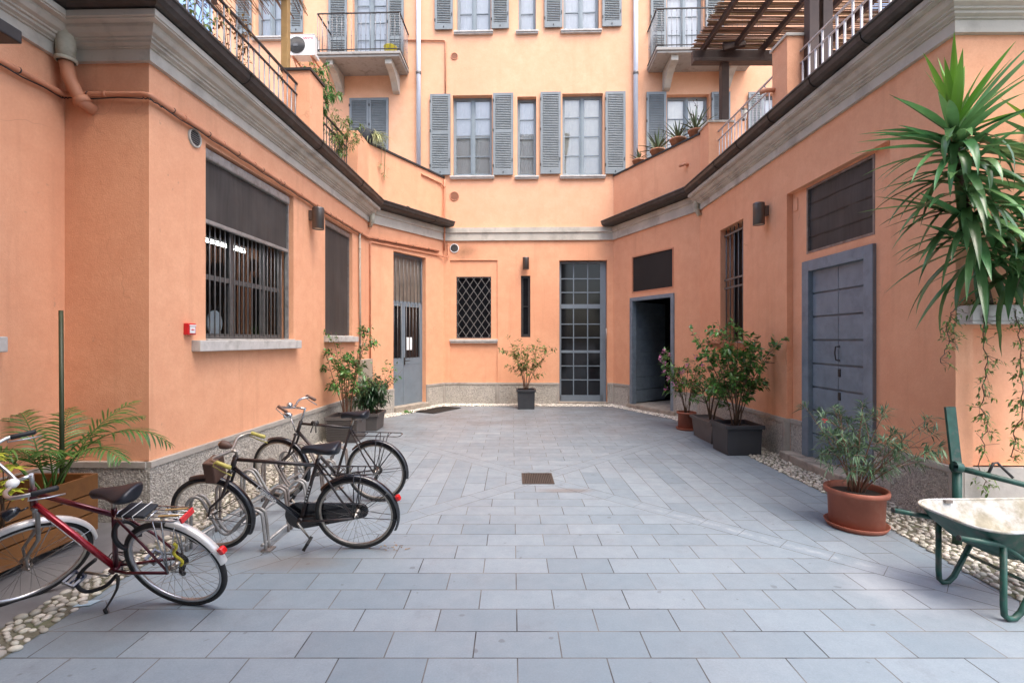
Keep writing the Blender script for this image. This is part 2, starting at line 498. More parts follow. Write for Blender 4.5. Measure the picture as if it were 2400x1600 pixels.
class MB:
    def __init__(s, T=None):
        s.v, s.f, s.sm, s.T = [], [], [], T

    def add(s, vs, fs, smooth=False):
        o = len(s.v)
        s.v += [V(p) for p in vs]
        s.f += [tuple(i + o for i in f) for f in fs]
        s.sm += [smooth] * len(fs)

    def quad(s, a, b, c, d):
        s.add([a, b, c, d], [(0, 1, 2, 3)])

    def obox(s, o, a, b, c):
        o, a, b, c = V(o), V(a), V(b), V(c)
        vs = [o, o + a, o + a + b, o + b, o + c, o + a + c, o + a + b + c, o + b + c]
        fs = [(0, 3, 2, 1), (4, 5, 6, 7), (0, 1, 5, 4), (1, 2, 6, 5), (2, 3, 7, 6), (3, 0, 4, 7)]
        if a.cross(b).dot(c) < 0:
            fs = [f[::-1] for f in fs]
        s.add(vs, fs)

    def box(s, x0, x1, y0, y1, z0, z1):
        s.obox((x0, y0, z0), (x1 - x0, 0, 0), (0, y1 - y0, 0), (0, 0, z1 - z0))

    def bar(s, p, q, w, h, up=V((0, 0, 1))):
        """box beam from p to q, w wide, h high, centred"""
        p, q = V(p), V(q)
        d = (q - p)
        x = d.cross(up).normalized()
        y = x.cross(d).normalized()
        s.obox(p - x * w / 2 - y * h / 2, d, x * w, y * h)

    def frustum(s, c0, sx0, sy0, c1, sx1, sy1, cap0=True, cap1=True, rot=0):
        vs = []
        cr, sr = math.cos(rot), math.sin(rot)
        for c, sx, sy in ((c0, sx0, sy0), (c1, sx1, sy1)):
            for ax, ay in ((-1, -1), (1, -1), (1, 1), (-1, 1)):
                x, y = ax * sx / 2, ay * sy / 2
                vs.append(V(c) + V((x * cr - y * sr, x * sr + y * cr, 0)))
        fs = [(0, 1, 5, 4), (1, 2, 6, 5), (2, 3, 7, 6), (3, 0, 4, 7)]
        if cap0:
            fs.append((3, 2, 1, 0))
        if cap1:
            fs.append((4, 5, 6, 7))
        s.add(vs, fs)

    def tube(s, pts, r, n=8, closed=False, cap=True, smooth=True):
        pts = [V(p) for p in pts]
        k = len(pts)
        rs = r if isinstance(r, (list, tuple)) else [r] * k
        tang = []
        for i in range(k):
            if closed:
                t = pts[(i + 1) % k] - pts[i - 1]
            else:
                t = pts[min(i + 1, k - 1)] - pts[max(i - 1, 0)]
            tang.append(t.normalized() if t.length > 1e-9 else V((0, 0, 1)))
        x, _ = ortho(tang[0])
        vs = []
        for i in range(k):
            t = tang[i]
            x = (x - t * x.dot(t))
            x = x.normalized() if x.length > 1e-6 else ortho(t)[0]
            y = t.cross(x)
            for j in range(n):
                a = 2 * PI * j / n
                vs.append(pts[i] + (x * math.cos(a) + y * math.sin(a)) * rs[i])
        fs = []
        m = k if closed else k - 1
        for i in range(m):
            i2 = (i + 1) % k
            for j in range(n):
                j2 = (j + 1) % n
                fs.append((i * n + j, i * n + j2, i2 * n + j2, i2 * n + j))
        s.add(vs, fs, smooth)
        if cap and not closed:
            o = len(s.v) - len(vs)
            s.f += [tuple(o + j for j in range(n))[::-1], tuple(o + (k - 1) * n + j for j in range(n))]
            s.sm += [False, False]

    def cyl(s, p, q, r, n=16, smooth=True):
        s.tube([p, q], r, n, smooth=smooth)

    def lathe(s, prof, o, axis=V((0, 0, 1)), n=24, smooth=True, xaxis=None):
        """prof: list of (r, h) along the axis"""
        o = V(o)
        ax = V(axis).normalized()
        x, y = ortho(ax)
        if xaxis is not None:
            x = V(xaxis)
            y = ax.cross(x)
        if x.cross(y).dot(ax) < 0:
            y = -y
        vs, fs = [], []
        for r, h in prof:
            for j in range(n):
                a = 2 * PI * j / n
                vs.append(o + ax * h + (x * math.cos(a) + y * math.sin(a)) * max(r, 1e-5))
        for i in range(len(prof) - 1):
            for j in range(n):
                j2 = (j + 1) % n
                fs.append((i * n + j, i * n + j2, (i + 1) * n + j2, (i + 1) * n + j))
        s.add(vs, fs, smooth)

    def ell(s, c, rx, ry, rz, R=None, nu=10, nv=6):
        vs, fs = [], []
        R = R or Matrix.Identity(3)
        c = V(c)
        for i in range(nv + 1):
            th = PI * i / nv
            for j in range(nu):
                a = 2 * PI * j / nu
                vs.append(c + R @ V((rx * math.sin(th) * math.cos(a), ry * math.sin(th) * math.sin(a), rz * math.cos(th))))
        for i in range(nv):
            for j in range(nu):
                j2 = (j + 1) % nu
                fs.append((i * nu + j, (i + 1) * nu + j, (i + 1) * nu + j2, i * nu + j2))
        s.add(vs, fs, True)

    def leaf(s, p, d, up, L, w, droop=.15, fold=.25):
        d = d.normalized()
        side = d.cross(up)
        if side.length < 1e-4:
            side = ortho(d)[0]
        side.normalize()
        nrm = side.cross(d)
        m = p + d * L * .5 - nrm * w * fold
        tip = p + d * L + V((0, 0, -droop * L))
        l = p + d * L * .42 + side * w * .5
        r = p + d * L * .42 - side * w * .5
        s.add([p, r, tip, l, m], [(0, 1, 4), (1, 2, 4), (2, 3, 4), (3, 0, 4)], True)

    def blade(s, p, d, up, L, w, bend=1.0, seg=6, fold=.3, w0=.6, sag=None):
        """long sword leaf bending down; bend in radians over its length"""
        d = d.normalized()
        side = d.cross(up)
        if side.length < 1e-4:
            side = ortho(d)[0]
        side.normalize()
        vs, fs = [], []
        q = V(p)
        step = L / seg
        dirn = d.copy()
        for i in range(seg + 1):
            t = i / seg
            ww = w * (w0 + (1 - w0) * min(1, t * 3.0)) * (1 - max(0, (t - .35) / .65) ** 1.7) + .0008
            nrm = side.cross(dirn).normalized()
            vs += [q - side * ww / 2 + nrm * ww * fold, q, q + side * ww / 2 + nrm * ww * fold]
            if i < seg:
                ax = dirn.cross(V((0, 0, -1)))
                if ax.length > .02:
                    b = bend / seg * (sag(t) if sag else 1)
                    dirn = Matrix.Rotation(b, 3, ax.normalized()) @ dirn
                q = q + dirn * step
        for i in range(seg):
            a = i * 3
            fs += [(a, a + 1, a + 4, a + 3), (a + 1, a + 2, a + 5, a + 4)]
        s.add(vs, fs, True)

    def build(s, name, mat, parent=None, bevel=0, org=None):
        o = None
        vs = s.v
        if s.T is not None:
            vs = [s.T @ p for p in vs]
        if parent is not None:
            og = ORG[parent]
        elif org is not None:
            og = V(org)
        else:
            zs = min(p.z for p in vs)
            og = sum(vs, V()) / len(vs)
            og.z = zs
        me = bpy.data.meshes.new(name)
        me.from_pydata([tuple(p - og) for p in vs], [], s.f)
        me.polygons.foreach_set('use_smooth', s.sm)
        me.materials.append(MAT[mat] if isinstance(mat, str) else mat)
        me.update()
        o = bpy.data.objects.new(name, me)
        COL.objects.link(o)
        ORG[o] = og
        if parent is not None:
            o.parent = parent
        else:
            o.location = og
        if bevel:
            b = o.modifiers.new('bevel', 'BEVEL')
            b.width = bevel
            b.segments = 2
            b.limit_method = 'ANGLE'
            b.angle_limit = .7
        return o


ORG = {}


def thing(name, label, cat, loc, group=None):
    o = bpy.data.objects.new(name, None)
    o.empty_display_size = .1
    COL.objects.link(o)
    o.location = loc
    ORG[o] = V(loc)
    tag(o, label, cat, group)
    return o


def tag(o, label, cat, group=None, kind=None):
    o['label'] = label
    o['category'] = cat
    if group:
        o['group'] = group
    if kind:
        o['kind'] = kind
    return o


def structure(o, label=None, kind='structure'):
    o['kind'] = kind
    return o


def text_mesh(body, size, depth=.0008, bold=0):
    cu = bpy.data.curves.new('txt', 'FONT')
    cu.body = body
    cu.size = size
    cu.extrude = depth
    cu.offset = bold
    cu.align_x = 'CENTER'
    cu.align_y = 'CENTER'
    ob = bpy.data.objects.new('txt', cu)
    COL.objects.link(ob)
    dg = bpy.context.evaluated_depsgraph_get()
    me = bpy.data.meshes.new_from_object(ob.evaluated_get(dg))
    vs = [v.co.copy() for v in me.vertices]
    fs = [tuple(p.vertices) for p in me.polygons]
    bpy.data.objects.remove(ob)
    bpy.data.curves.remove(cu)
    bpy.data.meshes.remove(me)
    return vs, fs


def add_text(mb, body, size, o, ux, uy, bold=0):
    """text with its centre at o, reading along ux, its up along uy"""
    vs, fs = text_mesh(body, size, bold=bold)
    ux, uy = V(ux).normalized(), V(uy).normalized()
    n = ux.cross(uy)
    mb.add([V(o) + ux * p.x + uy * p.y + n * p.z for p in vs], fs)


# ------------------------------------------------------------------ walls
class W:
    def __init__(s, a, b):
        s.a = V((a[0], a[1]))
        s.b = V((b[0], b[1]))
        s.len = (s.b - s.a).length
        s.u = (s.b - s.a).normalized()
        s.n = V((s.u.y, -s.u.x))

    def p(s, t, z, d=0.0):
        q = s.a + s.u * t + s.n * d
        return V((q.x, q.y, z))

    def hit(s, px, py, d=0.0):
        r = V(((px - CX) / F, 1.0))
        k = (s.a + s.n * d).dot(s.n) / r.dot(s.n)
        q = r * k
        return (q - s.a).dot(s.u), EYE + (CY - py) / F * k

    def pt(s, px, py, d=0.0):
        t, z = s.hit(px, py, d)
        return s.p(t, z, d)

    def rect(s, xl, xr, tl, bl, tr=None, br=None, d=0.0):
        s0, z1 = s.hit(xl, tl, d)
        _, z0 = s.hit(xl, bl, d)
        s1 = s.hit(xr, tl, d)[0]
        if tr is not None:
            z1 = (z1 + s.hit(xr, tr, d)[1]) / 2
        if br is not None:
            z0 = (z0 + s.hit(xr, br, d)[1]) / 2
        return s0, s1, z0, z1

    def box(s, mb, t0, t1, z0, z1, d0, d1):
        a, b, c = s.u * (t1 - t0), s.n * (d1 - d0), z1 - z0
        mb.obox(s.p(t0, z0, d0), (a.x, a.y, 0), (b.x, b.y, 0), (0, 0, c))

    @property
    def u3(s):
        return V((s.u.x, s.u.y, 0))

    @property
    def n3(s):
        return V((s.n.x, s.n.y, 0))


def wall_sheet(mb, w, s0, s1, z0, z1, holes=()):
    """wall face with openings (s0,s1,z0,z1,depth) and their reveals"""
    ss = sorted({s0, s1, *[min(max(h[i], s0), s1) for h in holes for i in (0, 1)]})
    zs = sorted({z0, z1, *[min(max(h[i], z0), z1) for h in holes for i in (2, 3)]})
    for i in range(len(ss) - 1):
        for j in range(len(zs) - 1):
            cs, cz = (ss[i] + ss[i + 1]) / 2, (zs[j] + zs[j + 1]) / 2
            if any(h[0] < cs < h[1] and h[2] < cz < h[3] for h in holes):
                continue
            mb.quad(w.p(ss[i], zs[j]), w.p(ss[i + 1], zs[j]), w.p(ss[i + 1], zs[j + 1]), w.p(ss[i], zs[j + 1]))
    for h in holes:
        a0, a1, b0, b1, d = h[:5]
        a0, a1, b0, b1 = max(a0, s0), min(a1, s1), max(b0, z0), min(b1, z1)
        back = h[5] if len(h) > 5 else None
        if a0 >= a1 or b0 >= b1:
            continue
        mb.quad(w.p(a0, b0, -d), w.p(a0, b0), w.p(a0, b1), w.p(a0, b1, -d))
        mb.quad(w.p(a1, b0), w.p(a1, b0, -d), w.p(a1, b1, -d), w.p(a1, b1))
        mb.quad(w.p(a0, b1), w.p(a1, b1), w.p(a1, b1, -d), w.p(a0, b1, -d))
        mb.quad(w.p(a0, b0, -d), w.p(a1, b0, -d), w.p(a1, b0), w.p(a0, b0))
        if back is not None:      # shallow recess: its own back face, with openings in it
            ss2 = sorted({a0, a1, *[k[i] for k in back for i in (0, 1)]})
            zs2 = sorted({b0, b1, *[k[i] for k in back for i in (2, 3)]})
            for i in range(len(ss2) - 1):
                for j in range(len(zs2) - 1):
                    cs, cz = (ss2[i] + ss2[i + 1]) / 2, (zs2[j] + zs2[j + 1]) / 2
                    if any(k[0] < cs < k[1] and k[2] < cz < k[3] for k in back):
                        continue
                    mb.quad(w.p(ss2[i], zs2[j], -d), w.p(ss2[i + 1], zs2[j], -d), w.p(ss2[i + 1], zs2[j + 1], -d), w.p(ss2[i], zs2[j + 1], -d))
            for k in back:
                q0, q1, r0, r1, e = k[:5]
                D = d + e
                mb.quad(w.p(q0, r0, -D), w.p(q0, r0, -d), w.p(q0, r1, -d), w.p(q0, r1, -D))
                mb.quad(w.p(q1, r0, -d), w.p(q1, r0, -D), w.p(q1, r1, -D), w.p(q1, r1, -d))
                mb.quad(w.p(q0, r1, -d), w.p(q1, r1, -d), w.p(q1, r1, -D), w.p(q0, r1, -D))
                mb.quad(w.p(q0, r0, -D), w.p(q1, r0, -D), w.p(q1, r0, -d), w.p(q0, r0, -d))


def offset_path(pts, d):
    """offset a polyline (x,y,z) to its courtyard side by d, mitred"""
    out = []
    k = len(pts)
    for i in range(k):
        p = V(pts[i][:2])
        ns = []
        if i > 0:
            u = (p - V(pts[i - 1][:2])).normalized()
            ns.append(V((u.y, -u.x)))
        if i < k - 1:
            u = (V(pts[i + 1][:2]) - p).normalized()
            ns.append(V((u.y, -u.x)))
        if len(ns) == 1:
            q = p + ns[0] * d
        else:
            b = (ns[0] + ns[1]).normalized()
            q = p + b * (d / b.dot(ns[0]))
        out.append(V((q.x, q.y, pts[i][2])))
    return out


def sweep(mb, pts, prof, smooth=False):
    """prof: (d, dz) outline, top to bottom on the outside, closed back to the start"""
    rings = []
    for d, dz in prof:
        rings.append([p + V((0, 0, dz)) for p in offset_path(pts, d)])
    n, k = len(prof), len(pts)
    vs = [rings[j][i] for i in range(k) for j in range(n)]
    fs = []
    for i in range(k - 1):
        for j in range(n):
            j2 = (j + 1) % n
            fs.append((i * n + j, i * n + j2, (i + 1) * n + j2, (i + 1) * n + j))
    fs.append(tuple(range(n))[::-1])
    fs.append(tuple((k - 1) * n + j for j in range(n)))
    mb.add(vs, fs, smooth)


# ------------------------------------------------------------------ the courtyard plan
L0s, IC, LA, LF = (-4.42, .6), (-4.33, 4.75), (-3.498, 4.728), (-3.26, 11.157)
BL, BR = (-1.885, 13.547), (2.775, 13.41)
RF, RA, RE = (4.088, 10.66), (4.09, 4.524), (7.5, 4.50)
HL, HB, HR = EYE + 2.668, EYE + 2.733, EYE + 2.809      # underside of the cornice
wL0, wLr, wL1, wL2 = W(L0s, IC), W(IC, LA), W(LA, LF), W(LF, BL)
wB = W(BL, BR)
wR2, wR1, wRr = W(BR, RF), W(RF, RA), W(RA, RE)
PZ = .585           # height of the roughcast plinth
TERR = 4.93         # terrace floors on the two low wings


def plinth_run(root, w, s0, s1, d=.035, z=PZ, ends=True, base=0.0):
    """roughcast panel with a smooth border on top and at the ends"""
    mbs, mbc = MB(), MB()
    w.box(mbc, s0, s1, z - .055, z, base - .05, base + d + .012)
    a, b = s0, s1
    if ends:
        w.box(mbc, s0, s0 + .06, 0, z - .055, base - .05, base + d + .006)
        w.box(mbc, s1 - .06, s1, 0, z - .055, base - .05, base + d + .006)
        a, b = s0 + .06, s1 - .06
    w.box(mbs, a, b, 0, z - .055, base - .05, base + d)
    o = mbs.build('plinth', 'plinth', root)
    mbc.build('plinth_border', 'plinth_s', o)


def window(root, w, r, cols, rows, depth=.17, mat='frame', sill=True, curt='curtain', gl='glass', leafs=2, fr=.05, bar=.022, sill_mat='sill', sill_out=.07, sill_ext=.07, low=False):
    s0, s1, z0, z1 = r
    mb = MB()
    d0, d1 = -depth - .06, -depth
    w.box(mb, s0, s1, z1 - fr, z1, d0, d1)
    w.box(mb, s0, s1, z0, z0 + fr * 1.2, d0, d1)
    w.box(mb, s0, s0 + fr, z0 + fr * 1.2, z1 - fr, d0, d1)
    w.box(mb, s1 - fr, s1, z0 + fr * 1.2, z1 - fr, d0, d1)
    iw = (s1 - s0 - 2 * fr)
    if leafs == 2:
        mid = (s0 + s1) / 2
        w.box(mb, mid - fr * .75, mid + fr * .75, z0 + fr * 1.2, z1 - fr, d0, d1 + .012)
        w.box(mb, mid - fr * .2, mid + fr * .2, z0 + fr * 1.2, z1 - fr, d1 + .012, d1 + .024)
        spans = [(s0 + fr, mid - fr * .75), (mid + fr * .75, s1 - fr)]
    else:
        spans = [(s0 + fr, s1 - fr)]
    zi0, zi1 = z0 + fr * 1.2, z1 - fr
    for a, b in spans:
        # sash
        w.box(mb, a, a + .028, zi0, zi1, d0 + .012, d1 - .008)
        w.box(mb, b - .028, b, zi0, zi1, d0 + .012, d1 - .008)
        w.box(mb, a + .028, b - .028, zi0, zi0 + .04, d0 + .012, d1 - .008)
        w.box(mb, a + .028, b - .028, zi1 - .03, zi1, d0 + .012, d1 - .008)
        for k in range(1, rows):
            z = zi0 + (zi1 - zi0) * k / rows
            w.box(mb, a + .028, b - .028, z - bar / 2, z + bar / 2, d0 + .014, d1 - .010)
        for k in range(1, cols):
            x = a + (b - a) * k / cols
            w.box(mb, x - bar / 2, x + bar / 2, zi0 + .04, zi1 - .03, d0 + .016, d1 - .012)
    o = mb.build('window', mat, root)
    pn = MB()
    for a, b in spans:
        pn.quad(w.p(a, zi0, d0 + .03), w.p(b, zi0, d0 + .03), w.p(b, zi1, d0 + .03), w.p(a, zi1, d0 + .03))
    pn.build('pane', gl, o)
    if curt:
        c = MB()
        N = 40
        vs, fs = [], []
        for i in range(N + 1):
            t = s0 + (s1 - s0) * i / N
            dd = -depth - .085 + .005 * math.sin(i * 1.1 + 1.3 * math.sin(i * .7)) + .002 * math.sin(i * 4.1)
            vs += [w.p(t, z0, dd), w.p(t, z1, dd)]
        for i in range(N):
            fs.append((2 * i, 2 * i + 2, 2 * i + 3, 2 * i + 1))
        c.add(vs, fs, True)
        c.build('curtain', curt, o)
    if sill:
        sb = MB()
        w.box(sb, s0 - sill_ext, s1 + sill_ext, z0 - .075, z0 - .03, -.02, sill_out + .025)
        w.box(sb, s0 - sill_ext + .01, s1 + sill_ext - .01, z0 - .115, z0 - .075, -.02, sill_out)
        w.box(sb, s0, s1, z0 - .03, z0, -depth - .03, .01)
        sb.build('sill', sill_mat, o, bevel=.006)
    return o


def shutter(root, w, s0, s1, z0, z1, d0=.035, mid=None, solid=False, latch=True):
    """louvred leaf lying against the wall"""
    mb = MB()
    t = .042
    st = .062
    d1 = d0 + t
    w.box(mb, s0, s0 + st, z0, z1, d0, d1)
    w.box(mb, s1 - st, s1, z0, z1, d0, d1)
    w.box(mb, s0 + st, s1 - st, z0, z0 + .15, d0, d1)
    w.box(mb, s0 + st, s1 - st, z1 - .075, z1, d0, d1)
    zs = [(z0 + .15, z1 - .075)]
    if mid:
        zm = z0 + (z1 - z0) * mid
        w.box(mb, s0 + st, s1 - st, zm - .04, zm + .04, d0, d1)
        zs = [(z0 + .15, zm - .04), (zm + .04, z1 - .075)]
    for a, b in zs:
        n = max(2, int((b - a) / .046))
        for k in range(n):
            z = a + (b - a) * (k + .5) / n
            h = .027
            p = w.p(s0 + st, z - h, d1 - .004)
            u = w.u3 * (s1 - s0 - 2 * st)
            v = w.p(s0 + st, z + h, d0 + .006) - p
            mb.obox(p, u, v, w.n3 * .007 + V((0, 0, .004)))
    o = mb.build('shutter', 'shutter', root)
    hb = MB()
    for z in (z0 + .25, (z0 + z1) / 2 + .1, z1 - .2):
        w.box(hb, s0 - .012, s0 + .02, z - .035, z + .035, d1, d1 + .012)
    w.box(hb, (s0 + s1) / 2 - .012, (s0 + s1) / 2 + .012, z0 + .05, z0 + .085, d1, d1 + .014)
    if latch:
        w.box(hb, s1 - .035, s1 - .018, z0 + .36, z0 + .44, d1, d1 + .02)
    hb.build('shutter_fitting', 'irond', o)
    return o


def vent(root, w, px, py, r, mat='cornice', smat='irond'):
    mb = MB()
    c = w.pt(px, py)
    mb.lathe([(r, -.01), (r, .018), (r * .86, .022), (r * .84, .008)], c, w.n3, 28)
    o = mb.build('vent_ring', mat, root)
    g = MB()
    g.lathe([(r * .85, .004), (0, .004)], c, w.n3, 28)
    g.build('vent_backing', 'dark', o)
    k = 7
    b = MB()
    for i in range(k):
        z = (i - (k - 1) / 2) * (r * 1.6 / k)
        hw = math.sqrt(max(0, (r * .85) ** 2 - z * z))
        q = c + V((0, 0, z)) + w.n3 * .011
        b.bar(q - w.u3 * hw, q + w.u3 * hw, .006, r * .1)
    b.build('vent_slats', smat, o)


# ================================================================== APARTMENT BUILDING (tall facade)
apt = thing('apartment_building', 'tall orange apartment building closing the far end of the courtyard, with grey shutters and balconies', 'building', (wB.p(2.3, 0)))
ZT = 13.6
S0, S1 = -6.5, 11.5
holes = []


def R(xl, xr, tl, bl, tr=None, br=None):
    return wB.rect(xl, xr, tl, bl, tr, br)


# openings of the first upper row, then the row above repeated a storey higher
r_a = R(1061, 1153, 224, 411.5)
r_b = R(1212.5, 1257, 227, 411.5)
r_c = R(1318, 1413, 220, 410.5)
dz = wB.hit(1240, 72)[1] - wB.hit(1240, 411)[1]
r_a2 = (R(1070, 1150, 0, 72)[0], R(1070, 1150, 0, 72)[1], r_a[2] + dz, r_a[3] + dz)
r_b2 = (R(1215, 1256, 0, 72)[0], R(1215, 1256, 0, 72)[1], r_b[2] + dz, r_b[3] + dz)
r_c2 = (R(1320, 1404, 0, 72)[0], R(1320, 1404, 0, 72)[1], r_c[2] + dz, r_c[3] + dz)
r_cl = R(819, 911, 231, 372)           # closed shutters, left, behind the parapet
r_bl = R(826, 907, -40, 172)           # balcony door left
r_fl = R(598, 664, -60, 88)            # far left window
r_br = R(1563, 1648, -60, 165)         # balcony door right
r_rw = R(1563, 1662, 222, 372)         # right lower window
r_rr = R(1790, 1860, 219, 372)         # window right of it
r_glass = R(1311, 1423, 610, 936)
r_slit = R(1221, 1243, 646, 790)
r_rec = R(1055, 1166, 610, 893)
r_lat = R(1069, 1151, 648, 793)
GD = .16
for r, d in ((r_a, .2), (r_b, .2), (r_c, .2), (r_a2, .2), (r_b2, .2), (r_c2, .2), (r_cl, .02), (r_bl, .2), (r_fl, .2), (r_br, .2), (r_rw, .2), (r_rr, .2), (r_slit, .14)):
    holes.append((*r, d))
holes.append((r_glass[0], r_glass[1], 0, r_glass[3], .2))
holes.append((r_rec[0], r_rec[1], PZ - .02, r_rec[3], .035, [(*r_lat, .12)]))
mb = MB()
wall_sheet(mb, wB, -.2, wB.len + .2, -.1, HB + .1, holes)
mb.build('lower_facade_wall', 'stucco', apt)
mb = MB()
wall_sheet(mb, wB, S0, S1, HB + .1, ZT, holes)
# sides, roof and rear so that the block is solid
for a, b in ((S0, 1), (S1, -1)):
    p, q = wB.p(a, -.1), wB.p(a, -.1, -8)
    mb.quad(p, q, q + V((0, 0, ZT + .1)), p + V((0, 0, ZT + .1)))
mb.quad(wB.p(S0, ZT), wB.p(S1, ZT), wB.p(S1, ZT, -8), wB.p(S0, ZT, -8))
mb.quad(wB.p(S1, -.1, -8), wB.p(S0, -.1, -8), wB.p(S0, ZT, -8), wB.p(S1, ZT, -8))
mb.build('facade_wall', 'stucco_lit', apt)
# one dark backing set behind all openings
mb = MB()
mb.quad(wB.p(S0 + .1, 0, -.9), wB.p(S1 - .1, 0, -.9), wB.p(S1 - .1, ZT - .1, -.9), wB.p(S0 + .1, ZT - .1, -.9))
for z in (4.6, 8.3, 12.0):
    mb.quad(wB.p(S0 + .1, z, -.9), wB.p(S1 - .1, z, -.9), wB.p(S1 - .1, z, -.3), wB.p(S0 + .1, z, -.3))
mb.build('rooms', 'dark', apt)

for r, c, lf in ((r_a, 'curtain', 2), (r_b, 'curtain', 1), (r_c, 'curtain_y', 2), (r_a2, 'curtain', 2), (r_b2, 'curtain', 1), (r_c2, 'curtain', 2)):
    window(apt, wB, r, 1, 4, leafs=lf, curt=c, fr=.05 if lf == 2 else .045)
window(apt, wB, r_fl, 1, 3, leafs=2, sill_out=.09)
window(apt, wB, r_rw, 1, 3, leafs=2, curt='curtain_y')
window(apt, wB, r_rr, 1, 3, leafs=2)
# balcony doors
for r in (r_bl, r_br):
    window(apt, wB, r, 1, 5, leafs=2, sill=False, fr=.055)
# shutters, open against the wall


def sh(xl, xr, tl, bl, **k):
    s0, s1, z0, z1 = R(xl, xr, tl, bl)
    shutter(apt, wB, s0, s1, z0, z1, **k)


z0a, z1a = R(1009, 1056, 224, 412)[2:]
sh(1009, 1056.5, 224, 412, mid=.52)
sh(1156, 1203, 221.5, 412, mid=.53)
sh(1266.5, 1314, 219, 409.5)
sh(1418, 1465, 218, 409.5)
for xl, xr in ((1020, 1062), (1152, 1193), (1276, 1318), (1411, 1456)):
    s0, s1 = R(xl, xr, 0, 70)[:2]
    shutter(apt, wB, s0, s1, z0a + dz + .02, z1a + dz, latch=True)
# closed pair at left
s0, s1, z0, z1 = r_cl
shutter(apt, wB, s0 + .004, (s0 + s1) / 2 - .003, z0, z1, d0=-.02, mid=.35, latch=False)
shutter(apt, wB, (s0 + s1) / 2 + .003, s1 - .004, z0, z1, d0=-.02, mid=.35, latch=False)
s0, s1 = R(772, 815, 0, 60)[:2]
shutter(apt, wB, s0, s1, r_bl[2] + .02, r_bl[3], mid=.36)
s0 = r_bl[1] + .03
shutter(apt, wB, s0, s0 + .45, r_bl[2] + .02, r_bl[3], mid=.36)
sh(681, 712, -60, 80)
sh(556, 592, -60, 86)
s0, s1 = R(1524, 1560, 0, 60)[:2]
shutter(apt, wB, s0, s1, r_br[2] + .02, r_br[3], mid=.36)
s0, s1 = R(1652, 1695, 0, 60)[:2]
shutter(apt, wB, s0, s1, r_br[2] + .02, r_br[3], mid=.36)
sh(1514, 1560, 219, 372)
sh(1666, 1709, 219, 372)
sh(1752, 1787, 219, 372)


# balconies: slab > bracket, railing
def balcony(px_l, px_r, py_front, py_wall, rail_top, brk):
    sl, zt = wB.hit(px_l, py_front, .95)
    sr = wB.hit(px_r, py_front, .95)[0]
    z1 = zt
    mb = MB()
    wB.box(mb, sl, sr, z1 - .07, z1, 0, .95)
    wB.box(mb, sl + .03, sr - .03, z1 - .13, z1 - .07, 0, .92)
    slab = mb.build('balcony_slab', 'concrete', apt, bevel=.01)
    for s in brk:
        b = MB()
        pr = [(0, -.13), (.84, -.13), (.84, -.27), (.75, -.30), (.55, -.33), (.30, -.46), (.14, -.62), (0, -.66)]
        vs = [wB.p(s - .09, z1 + dz_, d) for d, dz_ in pr] + [wB.p(s + .09, z1 + dz_, d) for d, dz_ in pr]
        n = len(pr)
        fs = [tuple(range(n)), tuple(range(n, 2 * n))[::-1]] + [(j, j + n, (j + 1) % n + n, (j + 1) % n) for j in range(n)]
        b.add(vs, fs)
        b.build('balcony_bracket', 'cornice', slab, bevel=.008)
    rl = MB()
    zr = wB.hit(px_l, rail_top, .95)[1]
    e = .93
    pts = [wB.p(sl + .02, zr, 0), wB.p(sl + .02, zr, e), wB.p(sr - .02, zr, e), wB.p(sr - .02, zr, 0)]
    for i in range(3):
        rl.bar(pts[i], pts[i + 1], .035, .02)
    zb = z1 + .06
    for i in range(3):
        q = [V((p.x, p.y, zb)) for p in pts]
        rl.bar(q[i], q[i + 1], .03, .014)
    rail = rl.build('balcony_railing', 'rail_l', slab)
    b = MB()
    kn = MB()
    n = int((sr - sl) / .125)
    for i in range(n + 1):
        s = sl + .02 + (sr - sl - .04) * i / n
        b.cyl(wB.p(s, z1, e), wB.p(s, zr, e), .0075, 6)
        b.lathe([(.006, -.02), (.017, 0), (.006, .02)], wB.p(s, z1 + .42, e), n=6)
    for k in range(1, 7):
        for s in (sl + .02, sr - .02):
            b.cyl(wB.p(s, z1, e * k / 7), wB.p(s, zr, e * k / 7), .0075, 6)
            b.lathe([(.006, -.02), (.017, 0), (.006, .02)], wB.p(s, z1 + .42, e * k / 7), n=6)
    b.build('balcony_bars', 'rail_b', slab)
    return z1, sl, sr, zr


zb1, bl_l, bl_r, _ = balcony(742, 938, 122, 175, 32, [wB.hit(800, 200)[0], wB.hit(930, 200)[0]])
br_l = wB.hit(1538, 111, .95)[0]
zb2, _, _, _ = balcony(1538, 1790, 111, 165, 20, [wB.hit(1560, 200)[0], br_l + 2.1])

# lower zone of the facade
window_d = MB()
s0, s1, z0, z1 = r_slit
o = window(apt, wB, r_slit, 1, 2, depth=.05, mat='irond', sill=False, curt=None, gl='darkwin', leafs=1, fr=.035)
cm = MB()
wB.box(cm, s0 + .04, s1 - .04, (z0 + z1) / 2 + .05, z1 - .12, -.13, -.115)
cm.build('roller_blind', 'wood_y', o)

# lattice window: frame, diamond grille, sill
s0, s1, z0, z1 = r_lat
mb = MB()
D = .13
for a, b, c, d in ((s0, s1, z1 - .04, z1), (s0, s1, z0, z0 + .04), (s0, s0 + .04, z0 + .04, z1 - .04), (s1 - .04, s1, z0 + .04, z1 - .04)):
    wB.box(mb, a, b, c, d, -D - .02, -D + .02)
o = mb.build('lattice_window', 'irond', apt)
pb = MB()
pb.quad(wB.p(s0, z0, -D - .015), wB.p(s1, z0, -D - .015), wB.p(s1, z1, -D - .015), wB.p(s0, z1, -D - .015))
pb.build('pane', 'darkwin', o)
g = MB()
NX, NZ = 4.5, 5.5
cw, ch = (s1 - s0) / NX, (z1 - z0) / NZ


